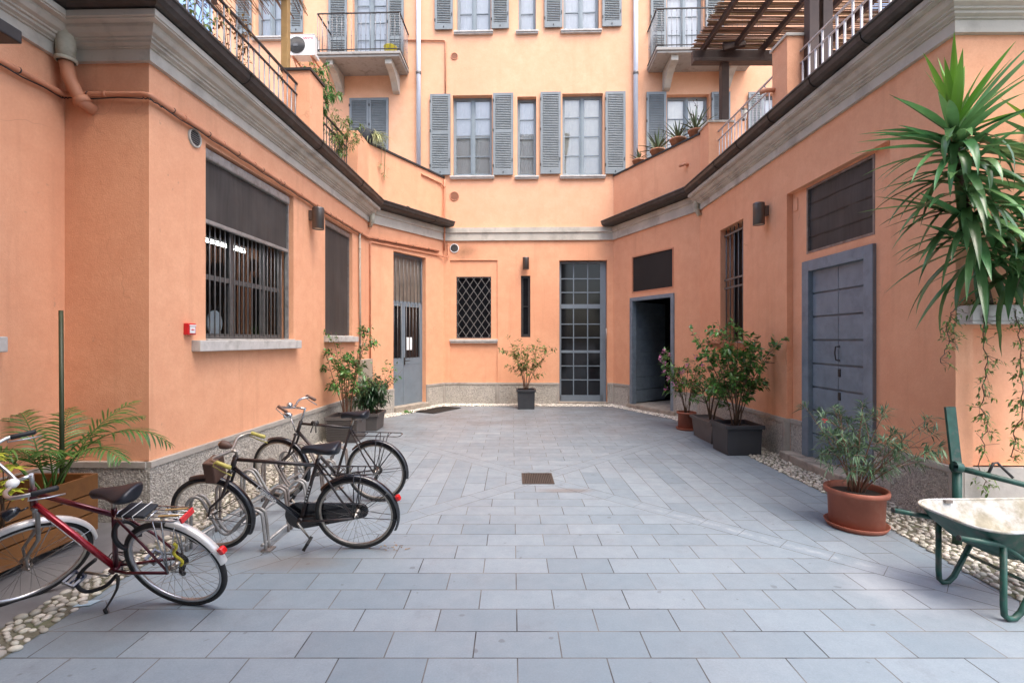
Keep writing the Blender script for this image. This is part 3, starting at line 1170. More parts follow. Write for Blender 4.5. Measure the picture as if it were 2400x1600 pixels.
def clipseg(x0, y0, x1, y1):
    pts = []
    dx_, dy_ = x1 - x0, y1 - y0
    t0, t1 = 0, 1
    for p, q in ((-dx_, x0 - s0), (dx_, s1 - x0), (-dy_, y0 - z0), (dy_, z1 - y0)):
        if abs(p) < 1e-9:
            continue
        r = q / p
        if p < 0:
            t0 = max(t0, r)
        else:
            t1 = min(t1, r)
    return (x0 + dx_ * t0, y0 + dy_ * t0, x0 + dx_ * t1, y0 + dy_ * t1) if t1 > t0 else None


slope = ch / cw
for k in range(-7, 14):
    x0 = s0 + k * cw
    for sg in (1, -1):
        L = (z1 - z0) / slope
        seg = clipseg(x0, z0 if sg > 0 else z1, x0 + L, z1 if sg > 0 else z0)
        if seg:
            dd = -.05 + sg * .004
            g.bar(wB.p(seg[0], seg[1], dd), wB.p(seg[2], seg[3], dd), .018, .006, up=wB.n3)
for z in (z0 + .012, z1 - .012):
    g.bar(wB.p(s0, z, -.05), wB.p(s1, z, -.05), .014, .02)
g.build('diamond_grille', 'iron', o)
sb = MB()
wB.box(sb, r_rec[0] - .01, r_rec[1] + .01, z0 - .085, z0 - .02, -.03, .06)
wB.box(sb, r_rec[0] + .01, r_rec[1] - .01, z0 - .13, z0 - .085, -.03, .04)
sb.build('sill', 'sill', o, bevel=.008)
vent(apt, wB, 1065, 582, .125, 'plastic_w', 'iron')
vent(apt, wB, 1065, 460, .13, 'pipe_o', 'pipe_o')
vent(apt, wB, 1065, 132.5, .10, 'pipe_o', 'pipe_o')

# glazed steel door
s0, s1, z0, z1 = r_glass
z0 = .06
fr1 = wB.hit(1415, 700)[0]
o = MB()
D = .15
sB = fr1
for a, b, c, d in ((s0, sB, z1 - .07, z1 - .02), (s0, sB, z0, z0 + .17), (s0, s0 + .06, z0, z1 - .07), (sB - .075, sB, z0, z1 - .07)):
    wB.box(o, a, b, c, d, -D - .05, -D)
zt = wB.hit(1360, 717)[1]
wB.box(o, s0 + .06, sB - .075, zt - .06, zt + .06, -D - .05, -D + .004)
door = o.build('glazed_door', 'door_m', apt)
gb = MB()
zs = [wB.hit(1360, y)[1] for y in (651.6, 684, 759, 791, 824, 858, 891)]
for z in zs:
    h = .014 if abs(z - wB.hit(1360, 824)[1]) > .01 else .035
    wB.box(gb, s0 + .06, sB - .075, z - h, z + h, -D - .04, -D - .006)
for x in (1345.5, 1379):
    s = wB.hit(x, 700)[0]
    wB.box(gb, s - .014, s + .014, z0 + .17, zt - .06, -D - .042, -D - .004)
    wB.box(gb, s - .014, s + .014, zt + .06, z1 - .07, -D - .042, -D - .004)
gb.build('glazing_bar', 'door_m', door)
pb = MB()
pb.quad(wB.p(s0, z0, -D - .03), wB.p(sB, z0, -D - .03), wB.p(sB, z1, -D - .03), wB.p(s0, z1, -D - .03))
pb.build('pane', 'darkwin', door)
wB.box(pb2 := MB(), sB, s1, .02, z1, -D - .06, -D - .01)
pb2.build('door_jamb', 'door_m', door)
hb = MB()
sh_ = wB.hit(1420, 700)[0]
za, zb_ = wB.hit(1420, 823)[1], wB.hit(1420, 769)[1]
hb.tube([wB.p(sh_, za, .0), wB.p(sh_, za + .02, .06), wB.p(sh_, zb_ - .02, .06), wB.p(sh_, zb_, .0)], .013, 8)
hb.build('handle', 'oldchrome', door)
st = MB()
wB.box(st, s0 - .03, s1 + .03, 0, .06, -.16, .05)
st.build('threshold', 'step', door, bevel=.008)

# plinth and cornice band of the facade
sg0 = r_glass[0] - .005
sx = wB.hit(1166, 900)[0]
plinth_run(apt, wB, .005, sx)
plinth_run(apt, wB, sx + .002, sg0)
plinth_run(apt, wB, r_glass[1] + .005, wB.len - .005)
cb = MB()
bp = [(*wB.p(0, 0)[:2], HB), (*wB.p(wB.len, 0)[:2], HB)]
sweep(cb, bp, [(-.04, .35), (.075, .35), (.075, .215), (.06, .205), (.045, .20), (.045, .0), (-.04, 0)])
cb.build('cornice', 'cornice', apt)

# rainwater downpipes
for px, yb in ((981, 390), (1490, 372)):
    mb = MB()
    c = wB.pt(px, 200, .09)
    zb_ = wB.hit(px, yb + 40)[1]
    mb.cyl(V((c.x, c.y, zb_)), V((c.x, c.y, ZT)), .062, 16)
    o = mb.build('downpipe', 'downpipe', apt)
    b = MB()
    zc = wB.hit(px, 176)[1]
    for z in (zc, zc + 3.2):
        b.lathe([(.066, -.045), (.074, -.03), (.074, .03), (.066, .045)], V((c.x, c.y, z)), n=16)
        b.bar(V((c.x, c.y, z)), wB.p((V((c.x, c.y)) - wB.a).dot(wB.u), z, 0), .02, .03)
    b.build('pipe_clamp', 'iron', o)


# ================================================================== LEFT WING
lw = thing('side_wing', 'low orange wing on the left with dark sun screens and a gas pipe', 'building', (LA[0], LA[1], 0))
r_big = wL1.rect(482, 688, 336, 794, 460, 796)
r_nar = wL1.rect(762, 826, 509, 786, 546, 787)
s0 = wL2.hit(922, 587)[0]
s1 = wL2.hit(998, 603)[0]
z1 = (wL2.hit(922, 588)[1] + wL2.hit(998, 604)[1]) / 2
r_ld = (s0, s1, 0.0, z1)
mb = MB()
wall_sheet(mb, wL0, 0, wL0.len, -.1, TERR, [])
wall_sheet(mb, wLr, 0, wLr.len, -.1, TERR, [])
wall_sheet(mb, wL1, 0, wL1.len, -.1, TERR, [(*r_big, .26), (*r_nar, .22)])
PARZ = EYE + 4.46
wall_sheet(mb, wL2, 0, wL2.len, -.1, PARZ, [(*r_ld, .22)])
# parapet thickness and the hidden outer sides
q = [wL2.p(0, PARZ), wL2.p(wL2.len, PARZ), wL2.p(wL2.len, PARZ, -.28), wL2.p(0, PARZ, -.28)]
mb.quad(*q)
mb.quad(wL2.p(wL2.len, TERR - .1, -.28), wL2.p(0, TERR - .1, -.28), wL2.p(0, PARZ, -.28), wL2.p(wL2.len, PARZ, -.28))
mb.quad(wL2.p(0, TERR - .1, -.28), wL2.p(0, TERR - .1, 0), wL2.p(0, PARZ), wL2.p(0, PARZ, -.28))
mb.quad(V((-9, .6, -.1)), V((L0s[0], L0s[1], -.1)), V((L0s[0], L0s[1], TERR)), V((-9, .6, TERR)))
mb.quad(V((-9, 13.7, -.1)), V((-9, .6, -.1)), V((-9, .6, TERR)), V((-9, 13.7, TERR)))
mb.build('wing_wall', 'stucco', lw)
mb = MB()
pts = [L0s, IC, LA, LF, BL, (-9, 13.74), (-9, .6)]
mb.add([V((x, y, TERR)) for x, y in pts], [tuple(range(len(pts)))])
mb.build('terrace_floor', 'roofing', lw)
mb = MB()
# the room behind the barred window
x1, x0 = -3.78, -7.2
vs = [V((x, y, z)) for x in (x0, x1) for y in (5.0, 10.9) for z in (.15, 4.3)]
mb.add(vs, [(0, 1, 3, 2), (0, 2, 6, 4), (1, 5, 7, 3), (0, 4, 5, 1), (2, 3, 7, 6)])
mb.build('room', 'room', lw)

# plinth
plinth_run(lw, wL0, 0, wL0.len - .04, ends=False)
plinth_run(lw, wLr, .0, wLr.len - .002, ends=False)
plinth_run(lw, wL1, -.03, wL1.len, ends=False)
plinth_run(lw, wL2, .0, r_ld[0] - .005)
plinth_run(lw, wL2, r_ld[1] + .005, wL2.len - .02)

# cornice: rich moulding along the long fronts, plain double band on the canted wall
pathL = [(*L0s, HL), (*IC, HL), (*LA, HL), (*LF, HL)]
PROF = [(-.03, .34), (.27, .34), (.27, .285), (.255, .28), (.255, .268), (.195, .262), (.19, .235), (.165, .20), (.125, .185), (.125, .168), (.10, .163), (.10, .140), (.065, .128), (.065, .116), (.045, .112), (.045, .0), (-.03, .0)]
cb = MB()
sweep(cb, pathL, PROF)
cb.build('cornice', 'cornice', lw)
cb = MB()
sweep(cb, [(*LF, HL), (*BL, HB)], [(-.03, .34), (.085, .34), (.085, .215), (.07, .205), (.05, .20), (.05, .0), (-.03, .0)])
cb.build('cornice', 'cornice', lw)
# box gutter
GP = [(.02, .50), (.38, .50), (.395, .485), (.395, .465), (.378, .455), (.366, .40), (.33, .365), (.285, .352), (.02, .352)]
gb = MB()
sweep(gb, [(*L0s, HL), (*IC, HL), (*LA, HL), (*LF, HL), (*BL, HB)], GP)
o = gb.build('gutter', 'gutter', lw)
jb = MB()
for s in (1.1, 3.1, 5.0):
    t = s
    p = offset_path([(*wL1.p(t - .03, 0)[:2], HL), (*wL1.p(t + .03, 0)[:2], HL)], 0)
    jb = MB()
    sweep(jb, p, [(d + (.006 if d > .1 else 0), z - .006) for d, z in GP])
    jb.build('gutter_joint', 'soffit', o)
for s in (.9, 2.0):
    p = offset_path([(*wL2.p(s - .03, 0)[:2], HL + .04), (*wL2.p(s + .03, 0)[:2], HL + .04)], 0)
    jb = MB()
    sweep(jb, p, [(d + (.006 if d > .1 else 0), z - .006) for d, z in GP])
    jb.build('gutter_joint', 'soffit', o)
# spouts
sb = MB()
c = V((IC[0] + .13, IC[1] - .13, 0))
sb.tube([c + V((0, 0, HL + .36)), c + V((0, 0, HL + .30)), c + V((-.0, 0, HL + .1)), c + V((.0, 0, HL - .02))], [.066, .08, .075, .07], 16)
sb.lathe([(.072, -.03), (.087, -.025), (.087, .0), (.072, .005)], c + V((0, 0, HL - .02)), n=16)
sb.build('spout', 'spout', lw)
sb = MB()
sb.tube([c + V((0, 0, HL - .05)), c + V((.02, .015, HL - .2)), c + V((.10, .05, HL - .40)), c + V((.16, .14, HL - .45))], [.056, .056, .055, .054], 16)
sb.lathe([(.06, -.03), (.076, -.02), (.076, .03), (.06, .035)], c + V((.10, .06, HL - .385)), V((.4, .25, -.8)), n=14)
sb.build('drain_elbow', 'pipe_o', lw)
sb = MB()
c = V((LF[0], LF[1], 0)) + V((.105, -.08, 0))
sb.tube([c + V((0, 0, HL + .36)), c + V((0, 0, HL + .12)), c + V((.0, -.0, HL + .02)), c + V((-.07, .06, HL - .10))], [.06, .06, .055, .04], 12)
sb.build('spout', 'spout', lw)

# big window: frame, bars, screen, sill, plate behind the glass
s0, s1, z0, z1 = r_big
D = .20
mb = MB()
for a, b, c, d in ((s0, s1, z1 - .05, z1), (s0, s1, z0, z0 + .07), (s0, s0 + .045, z0 + .07, z1 - .05), (s1 - .045, s1, z0 + .07, z1 - .05)):
    wL1.box(mb, a, b, c, d, -D - .05, -D)
mull = [wL1.hit(x, 700, -D)[0] for x in (543, 618)]
for m in mull:
    wL1.box(mb, m - .03, m + .03, z0 + .07, z1 - .05, -D - .05, -D + .004)
zr = wL1.hit(560, 663, -D)[1]
wL1.box(mb, s0 + .045, s1 - .045, zr - .03, zr + .03, -D - .045, -D - .004)
o = mb.build('barred_window', 'iron', lw)
pb = MB()
pb.quad(wL1.p(s0, z0, -D - .03), wL1.p(s1, z0, -D - .03), wL1.p(s1, z1, -D - .03), wL1.p(s0, z1, -D - .03))
pb.build('pane', 'glass_c', o)
bb = MB()
n = 21
for i in range(n):
    s = s0 + .05 + (s1 - s0 - .1) * i / (n - 1)
    bb.cyl(wL1.p(s, z0 + .02, -.12), wL1.p(s, z1 - .6, -.12), .009, 8)
bb.bar(wL1.p(s0, z0 + .03, -.12), wL1.p(s1, z0 + .03, -.12), .03, .01)
bb.build('window_bars', 'iron', o)
zb_ = (wL1.hit(482, 508, -.05)[1] + wL1.hit(674, 589, -.05)[1]) / 2
scr = MB()
N = 24
vs, fs = [], []
for i in range(N + 1):
    t = i / N
    s = s0 + .02 + (s1 - s0 - .10) * t
    for j in range(9):
        v = j / 8
        z = zb_ + (z1 - .14 - zb_) * v
        d = -.07 + .010 * math.sin(9 * (t - .5 * (1 - v))) * (1 - abs(2 * v - 1)) + .006 * math.sin(22 * t + 3 * v)
        vs.append(wL1.p(s, z, d))
for i in range(N):
    for j in range(8):
        fs.append((i * 9 + j, (i + 1) * 9 + j, (i + 1) * 9 + j + 1, i * 9 + j + 1))
scr.add(vs, fs, True)
sc_o = scr.build('sun_screen', 'screen', o)
rb = MB()
wL1.box(rb, s0 + .01, s1 - .07, z1 - .15, z1 - .03, -.13, -.02)
rb.build('roller_box', 'galv', sc_o, bevel=.02)
rb = MB()
wL1.box(rb, s0 + .01, s1 - .075, zb_ - .045, zb_ + .005, -.085, -.045)
rb.build('bottom_bar', 'galv', sc_o, bevel=.008)
rb = MB()
wL1.box(rb, s1 - .075, s1 - .05, z0, z1 - .15, -.10, -.05)
rb.build('guide_rail', 'galv', sc_o)
sb = MB()
a = wL1.hit(468, 800, .09)[0]
b = wL1.hit(706, 800, .09)[0]
wL1.box(sb, a, b, z0 - .135, z0 - .012, -.05, .10)
wL1.box(sb, s0, s1, z0 - .012, z0 + .004, -D, .03)
sb.build('sill', 'sill', o, bevel=.012)
# narrow window with a full screen
s0, s1, z0, z1 = r_nar
mb = MB()
for a, b, c, d in ((s0, s1, z1 - .05, z1), (s0, s1, z0, z0 + .06), (s0, s0 + .045, z0 + .06, z1 - .05), (s1 - .045, s1, z0 + .06, z1 - .05)):
    wL1.box(mb, a, b, c, d, -.2, -.16)
o = mb.build('narrow_window', 'iron', lw)
pb = MB()
pb.quad(wL1.p(s0, z0, -.18), wL1.p(s1, z0, -.18), wL1.p(s1, z1, -.18), wL1.p(s0, z1, -.18))
pb.build('pane', 'darkwin', o)
scr = MB()
vs, fs = [], []
for i in range(13):
    s = s0 + .02 + (s1 - s0 - .10) * i / 12
    d = -.075 + .007 * math.sin(i * 1.3)
    vs += [wL1.p(s, z0 + .02, d), wL1.p(s, z1 - .1, d)]
for i in range(12):
    fs.append((2 * i, 2 * i + 2, 2 * i + 3, 2 * i + 1))
scr.add(vs, fs, True)
so = scr.build('sun_screen', 'screen2', o)
rb = MB()
wL1.box(rb, s0 + .01, s1 - .06, z1 - .12, z1 - .02, -.13, -.03)
rb.build('roller_box', 'galvd', so, bevel=.02)
rb = MB()
wL1.box(rb, s1 - .07, s1 - .045, z0, z1 - .12, -.10, -.05)
rb.build('guide_rail', 'galvd', so)
sb = MB()
wL1.box(sb, s0 - .05, s1 + .12, z0 - .12, z0 - .01, -.05, .09)
wL1.box(sb, s0, s1, z0 - .01, z0 + .004, -.16, .03)
sb.build('sill', 'sill', o, bevel=.01)
# sill of the next window towards the street, only its end shows
sb = MB()
s, z = wL0.hit(20, 797, .10)
wL0.box(sb, s - 1.6, s, z - .10, z + .03, -.05, .10)
sb.build('sill', 'sill', lw, bevel=.01)
vent(lw, wL1, 455, 324, .10, 'cornice', 'iron')

# metal door on the canted wall
s0, s1, z0, z1 = r_ld
D = .12
zl = wL2.hit(960, 710, -D)[1]
z0 = .13
mb = MB()
for a, b, c, d in ((s0, s1, z1 - .05, z1), (s0, s1, zl - .03, zl + .03), (s0, s0 + .04, z0, z1 - .05), (s1 - .04, s1, z0, z1 - .05)):
    wL2.box(mb, a, b, c, d, -D - .06, -D)
o = mb.build('barred_door', 'door_m', lw)
pb = MB()
pb.quad(wL2.p(s0, zl, -D - .04), wL2.p(s1, zl, -D - .04), wL2.p(s1, z1, -D - .04), wL2.p(s0, z1, -D - .04))
pb.build('transom_pane', 'transom', o)
mid = s0 + (s1 - s0) * .40
zp = wL2.hit(960, 838, -D)[1]
for k, (a, b) in enumerate(((s0 + .04, mid - .004), (mid + .004, s1 - .04))):
    lb = MB()
    wL2.box(lb, a, b, z0, zp, -D - .045, -D - .005)
    wL2.box(lb, a, a + .07, zp, zl - .03, -D - .045, -D - .005)
    wL2.box(lb, b - .07, b, zp, zl - .03, -D - .045, -D - .005)
    wL2.box(lb, a + .07, b - .07, zl - .1, zl - .03, -D - .045, -D - .005)
    wL2.box(lb, a + .01, b - .01, zp - .16, zp - .15, -D - .005, -D)
    leaf = lb.build('door_leaf', 'door_m', o, bevel=.004)
    pb = MB()
    pb.quad(wL2.p(a + .06, zp, -D - .03), wL2.p(b - .06, zp, -D - .03), wL2.p(b - .06, zl - .08, -D - .03), wL2.p(a + .06, zl - .08, -D - .03))
    pb.build('pane', 'darkwin', leaf)
    bb = MB()
    nb = 3 if k == 0 else 5
    for i in range(nb):
        s = a + .09 + (b - a - .18) * i / (nb - 1)
        bb.cyl(wL2.p(s, zp - .01, -D + .012), wL2.p(s, zl - .03, -D + .012), .008, 8)
    bb.build('door_bars', 'iron', leaf)
    if k == 1:
        hb = MB()
        zh = wL2.hit(950, 845, -D)[1]
        wL2.box(hb, a + .015, a + .055, zh - .1, zh + .08, -D, -D + .012)
        hb.tube([wL2.p(a + .035, zh, -D), wL2.p(a + .035, zh, -D + .06), wL2.p(a + .17, zh, -D + .06)], .011, 8)
        hb.build('handle', 'irond', leaf)
        nb_ = MB()
        sa, za = wL2.hit(954, 820, -D)
        wL2.box(nb_, sa, sa + .21, za, za + .32, -D - .028, -D - .022)
        nb_.build('paper_notice', 'paper', leaf)
bb = MB()
for i in range(9):
    s = s0 + .06 + (s1 - s0 - .12) * i / 8
    bb.cyl(wL2.p(s, zl, -D + .014), wL2.p(s, z1 - .06, -D + .014), .008, 8)
bb.bar(wL2.p(s0, z1 - .08, -D + .014), wL2.p(s1, z1 - .08, -D + .014), .02, .012)
bb.build('transom_bars', 'iron', o)
st = MB()
wL2.box(st, s0 - .02, s1 + .04, 0, .13, -.2, .10)
st.build('threshold', 'step', o, bevel=.015)

# roof-terrace parapet coping, pillars and railing
cp = MB()
p0 = [(*wL2.p(.0, 0)[:2], PARZ), (*wL2.p(wL2.len, 0)[:2], PARZ)]
sweep(cp, p0, [(-.31, .045), (.035, .045), (.035, .0), (-.31, .0)])
cp.build('coping', 'irond', lw)


def pillar(root, w, s0, s1, d0, d1, z0, z1, cap=True, capm='irond'):
    mb = MB()
    w.box(mb, s0, s1, z0, z1, d0, d1)
    o = mb.build('pillar', 'stucco', root)
    if cap:
        c = MB()
        w.box(c, s0 - .03, s1 + .03, z1, z1 + .04, d0 - .03, d1 + .03)
        c.build('coping', capm, o)
    return o


sP = wL1.hit(726, 400, .0)[0]
pillar(lw, wL1, sP, sP + .52, -.46, .0, TERR, PARZ + .03)
sQ = wL1.hit(838, 400, .0)[0]
pillar(lw, wL1, sQ, wL1.len + .02, -.45, .0, TERR, PARZ, cap=False)


def railing(root, w, s0, s1, d, z0, zt, zl, mat_r, mat_b, step=.135, r=.009, wd=.04):
    mb = MB()
    mb.bar(w.p(s0, zt, d), w.p(s1, zt, d), wd, .022)
    mb.bar(w.p(s0, zl, d), w.p(s1, zl, d), wd * .8, .018)
    o = mb.build('railing', mat_r, root)
    b = MB()
    n = max(2, int((s1 - s0) / step))
    for i in range(n):
        s = s0 + (s1 - s0) * (i + .5) / n
        b.cyl(w.p(s, z0, d), w.p(s, zt if i % 2 else zl, d), r, 7)
    b.build('railing_bars', mat_b, o)


RT, RL = EYE + 4.27, EYE + 4.09
railing(lw, wL1, -.6, sP + .02, -.22, TERR, RT, RL, 'rail_l', 'rail_b', r=.010)
railing(lw, wL1, sP + .5, sQ + .02, -.22, TERR, RT, RL, 'rail_l', 'rail_l', step=.12)

# ================================================================== RIGHT WING
rw = thing('side_wing', 'low orange wing on the right of the courtyard, with blue-grey plank doors and roof terrace', 'building', (RA[0], RA[1], 0))
s0, z1 = wR2.hit(1478, 697)
s1 = wR2.hit(1581, 688)[0]
r_od = (s0 + .0, s1, 0.0, (z1 + wR2.hit(1581, 688)[1]) / 2)
r_dp = wR2.rect(1481.5, 1579, 599, 686, 582, 675.5)
r_bw = wR1.rect(1688, 1742, 540, 800, 512, 800)
r_recR = list(wR1.rect(1844, 2086, 453.6, 1000, 329))
r_recR[2] = 0.0
RD = .09
r_scr = wR1.rect(1891, 2051, 441, 596, 361, 548.5, d=-RD)
r_bd = list(wR1.rect(1886, 2054, 616, 1070, 569, d=-RD))
r_bd[2] = 0.0
mb = MB()
wall_sheet(mb, wR2, 0, wR2.len, -.1, PARZ, [(*r_od, .12), (*r_dp, .03)])
wall_sheet(mb, wR1, 0, wR1.len, -.1, TERR, [(*r_bw, .30), (*r_recR, RD, [(*r_scr, .06), (*r_bd, .10)])])
wall_sheet(mb, wRr, 0, wRr.len, -.1, TERR, [(.16, 2.6, PZ, 1.86, .10, [])])
mb.quad(wR2.p(0, PARZ), wR2.p(wR2.len, PARZ), wR2.p(wR2.len, PARZ, -.28), wR2.p(0, PARZ, -.28))
mb.quad(wR2.p(wR2.len, TERR - .1, -.28), wR2.p(0, TERR - .1, -.28), wR2.p(0, PARZ, -.28), wR2.p(wR2.len, PARZ, -.28))
mb.quad(V((RE[0], RE[1], -.1)), V((RE[0], 13.4, -.1)), V((RE[0], 13.4, TERR)), V((RE[0], RE[1], TERR)))
mb.build('wing_wall', 'stucco', rw)
mb = MB()
pts = [BR, RF, RA, RE, (RE[0], 13.3)]
mb.add([V((x, y, TERR)) for x, y in pts], [tuple(range(len(pts)))])
mb.build('terrace_floor', 'roofing', rw)

plinth_run(rw, wR2, .02, r_od[0] - .005)
plinth_run(rw, wR2, r_od[1] + .005, wR2.len)
plinth_run(rw, wR1, 0, r_recR[0] + .003, ends=True)
plinth_run(rw, wR1, r_recR[0], r_bd[0] - .005, ends=False, base=-RD)
plinth_run(rw, wR1, r_bd[1] + .005, r_recR[1], ends=False, base=-RD)
plinth_run(rw, wR1, r_recR[1] - .003, wR1.len + .03, ends=True)
mbr = MB()
wRr.box(mbr, .05, wRr.len, 0, PZ, -.05, .035)
mbr.build('plinth', 'plinth_s', rw)

cb = MB()
sweep(cb, [(*RF, HR), (*RA, HR), (*RE, HR)], PROF)
cb.build('cornice', 'cornice', rw)
cb = MB()
sweep(cb, [(*BR, HB), (*RF, HR)], [(-.03, .34), (.085, .34), (.085, .215), (.07, .205), (.05, .20), (.05, .0), (-.03, .0)])
cb.build('cornice', 'cornice', rw)
gb = MB()
g0 = wR2.p(-.05, 0)
sweep(gb, [(g0.x, g0.y, HB), (*RF, HR), (*RA, HR), (*RE, HR)], GP)
o = gb.build('gutter', 'gutter', rw)
jb = MB()
for s in (1.6, 2.5, 3.5, 4.5, 5.4):
    p = [(*wR1.p(s - .03, 0)[:2], HR), (*wR1.p(s + .03, 0)[:2], HR)]
    jb = MB()
    sweep(jb, p, [(d + (.008 if d > .1 else 0), z - .008) for d, z in GP])
    jb.build('gutter_joint', 'soffit', o)
sb = MB()
c = V((RF[0], RF[1], 0)) + V((-.10, -.05, 0))
sb.tube([c + V((0, 0, HR + .36)), c + V((0, 0, HR + .12)), c + V((.0, -.0, HR + .02)), c + V((.07, .0, HR - .12))], [.06, .06, .055, .045], 12)
sb.build('spout', 'spout', rw)


def planks(mb, w, s0, s1, z0, z1, d, n, gap=.012, th=.03):
    hh = (z1 - z0) / n
    for k in range(n):
        w.box(mb, s0, s1, z0 + k * hh + (gap if k else 0), z0 + (k + 1) * hh, d - th, d)


# ajar plank door with dark panel above
s0, s1, z0, z1 = r_od
mb = MB()
f = .10
wR2.box(mb, s0, s0 + f, .1, z1, -.10, .035)
wR2.box(mb, s1 - f, s1, .1, z1, -.10, .035)
wR2.box(mb, s0 + f, s1 - f, z1 - .09, z1, -.10, .035)
o = mb.build('plank_door', 'door', rw, bevel=.006)
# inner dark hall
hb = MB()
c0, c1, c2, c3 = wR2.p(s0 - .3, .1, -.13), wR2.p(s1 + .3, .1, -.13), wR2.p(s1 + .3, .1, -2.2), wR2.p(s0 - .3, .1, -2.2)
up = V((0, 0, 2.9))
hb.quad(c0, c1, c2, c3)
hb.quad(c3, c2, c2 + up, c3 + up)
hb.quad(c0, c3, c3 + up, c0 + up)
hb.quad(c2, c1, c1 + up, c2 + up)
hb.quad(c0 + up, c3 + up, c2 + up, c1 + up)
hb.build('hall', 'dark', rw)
# leaf swung inwards about its left jamb
hinge = wR2.p(s0 + f, 0, -.06)
lw_ = s1 - s0 - 2 * f
ang = math.radians(-104)
W_leaf = W((hinge.x, hinge.y), (hinge.x + (Matrix.Rotation(-ang, 2) @ wR2.u).x * lw_, hinge.y + (Matrix.Rotation(-ang, 2) @ wR2.u).y * lw_))
lb = MB()
planks(lb, W_leaf, 0, lw_, .13, z1 - .1, 0, 8)
W_leaf.box(lb, 0, lw_, .13, z1 - .1, -.06, -.034)
lf = lb.build('door_leaf', 'door', o, bevel=.004)
st = MB()
wR2.box(st, s0 - .05, s1 + .08, 0, .108, -1.7, .10)
st.build('threshold', 'step', o, bevel=.012)
s0, s1, z0, z1 = r_dp
pb = MB()
wR2.box(pb, s0 + .03, s1 - .03, z0 + .03, z1 - .03, -.028, -.012)
po = pb.build('dark_panel', 'dark', rw)
pf = MB()
for a, b, c, d in ((s0, s1, z1 - .03, z1), (s0, s1, z0, z0 + .03), (s0, s0 + .03, z0 + .03, z1 - .03), (s1 - .03, s1, z0 + .03, z1 - .03)):
    wR2.box(pf, a, b, c, d, -.03, .012)
pf.build('panel_frame', 'pipe_o', po)

# barred slot window
s0, s1, z0, z1 = r_bw
mb = MB()
D = .26
for a, b, c, d in ((s0, s1, z1 - .04, z1), (s0, s1, z0, z0 + .05), (s0, s0 + .04, z0 + .05, z1 - .04), (s1 - .04, s1, z0 + .05, z1 - .04)):
    wR1.box(mb, a, b, c, d, -D - .03, -D)
o = mb.build('barred_window', 'irond', rw)
pb = MB()
pb.quad(wR1.p(s0, z0, -D - .02), wR1.p(s1, z0, -D - .02), wR1.p(s1, z1, -D - .02), wR1.p(s0, z1, -D - .02))
pb.build('pane', 'darkwin', o)
bb = MB()
for i in range(6):
    s = s0 + .05 + (s1 - s0 - .1) * i / 5
    bb.cyl(wR1.p(s, z0, -.10), wR1.p(s, z1, -.10), .012, 8)
for y in (555, 662, 682):
    z = wR1.hit(1720, y - 10, -.1)[1]
    bb.bar(wR1.p(s0, z, -.088), wR1.p(s1, z, -.088), .012, .035)
bb.build('window_bars', 'iron', o)
sb = MB()
wR1.box(sb, s0 - .08, s1 + .08, z0 - .09, z0 - .005, -.26, .09)
sb.build('sill', 'sill', o, bevel=.01)

# screened opening and the big double door in the recess
s0, s1, z0, z1 = r_scr
mb = MB()
for a, b, c, d in ((s0, s1, z1 - .03, z1), (s0, s1, z0, z0 + .03), (s0, s0 + .03, z0 + .03, z1 - .03), (s1 - .03, s1, z0 + .03, z1 - .03)):
    wR1.box(mb, a, b, c, d, -RD - .05, -RD + .006)
o = mb.build('screened_opening', 'galvd', rw)
scr = MB()
vs, fs = [], []
N, Mv = 22, 14
for i in range(N + 1):
    for j in range(Mv + 1):
        t, v = i / N, j / Mv
        d = -RD - .028 + .012 * math.sin(7 * t + 5 * v) * math.sin(PI * t) * math.sin(PI * v) + .004 * math.sin(18 * t - 9 * v)
        vs.append(wR1.p(s0 + .02 + (s1 - s0 - .04) * t, z0 + .02 + (z1 - z0 - .04) * v, d))
for i in range(N):
    for j in range(Mv):
        a = i * (Mv + 1) + j
        fs.append((a, a + Mv + 1, a + Mv + 2, a + 1))
scr.add(vs, fs, True)
scr.build('screen_cloth', 'screen', o)
sb = MB()
for k in range(1, 4):
    z = z0 + (z1 - z0) * k / 4
    sb.bar(wR1.p(s0 + .03, z, -RD - .018), wR1.p(s1 - .03, z, -RD - .018), .006, .010)
sb.build('screen_batten', 'irond', o)
bk = MB()
bk.quad(wR1.p(s0, z0, -RD - .058), wR1.p(s1, z0, -RD - .058), wR1.p(s1, z1, -RD - .058), wR1.p(s0, z1, -RD - .058))
bk.build('backing', 'dark', o)

s0, s1, z0, z1 = r_bd
mb = MB()
f = .15
z0 = .12
e = -RD
wR1.box(mb, s0, s0 + f, z0, z1, e - .09, e + .045)
wR1.box(mb, s1 - f, s1, z0, z1, e - .09, e + .045)
wR1.box(mb, s0 + f, s1 - f, z1 - .15, z1, e - .09, e + .045)
o = mb.build('double_plank_door', 'door', rw, bevel=.006)
mid = (s0 + s1) / 2
for a, b in ((s0 + f, mid - .004), (mid + .004, s1 - f)):
    lb = MB()
    planks(lb, wR1, a, b, z0, z1 - .15, e - .02, 8, gap=.024, th=.034)
    wR1.box(lb, a, b, z0, z1 - .15, e - .085, e - .046)
    lb.build('door_leaf', 'door', o, bevel=.005)
hb = MB()
zh = wR1.hit(1965, 828, e)[1]
hb.tube([wR1.p(mid + .03, zh + .09, e - .02), wR1.p(mid + .03, zh + .085, e + .035), wR1.p(mid + .03, zh, e + .045), wR1.p(mid + .03, zh - .085, e + .03), wR1.p(mid + .03, zh - .09, e - .02)], .009, 8)
for z in (zh - .25, zh - .55):
    wR1.box(hb, mid + .01, mid + .05, z - .05, z + .05, e - .02, e - .008)
hb.build('handle', 'irond', o)
st = MB()
wR1.box(st, s0 - .25, s1 + .12, 0, .12, -RD - .1, .14)
st.build('threshold', 'step', o, bevel=.015)
jb = MB()
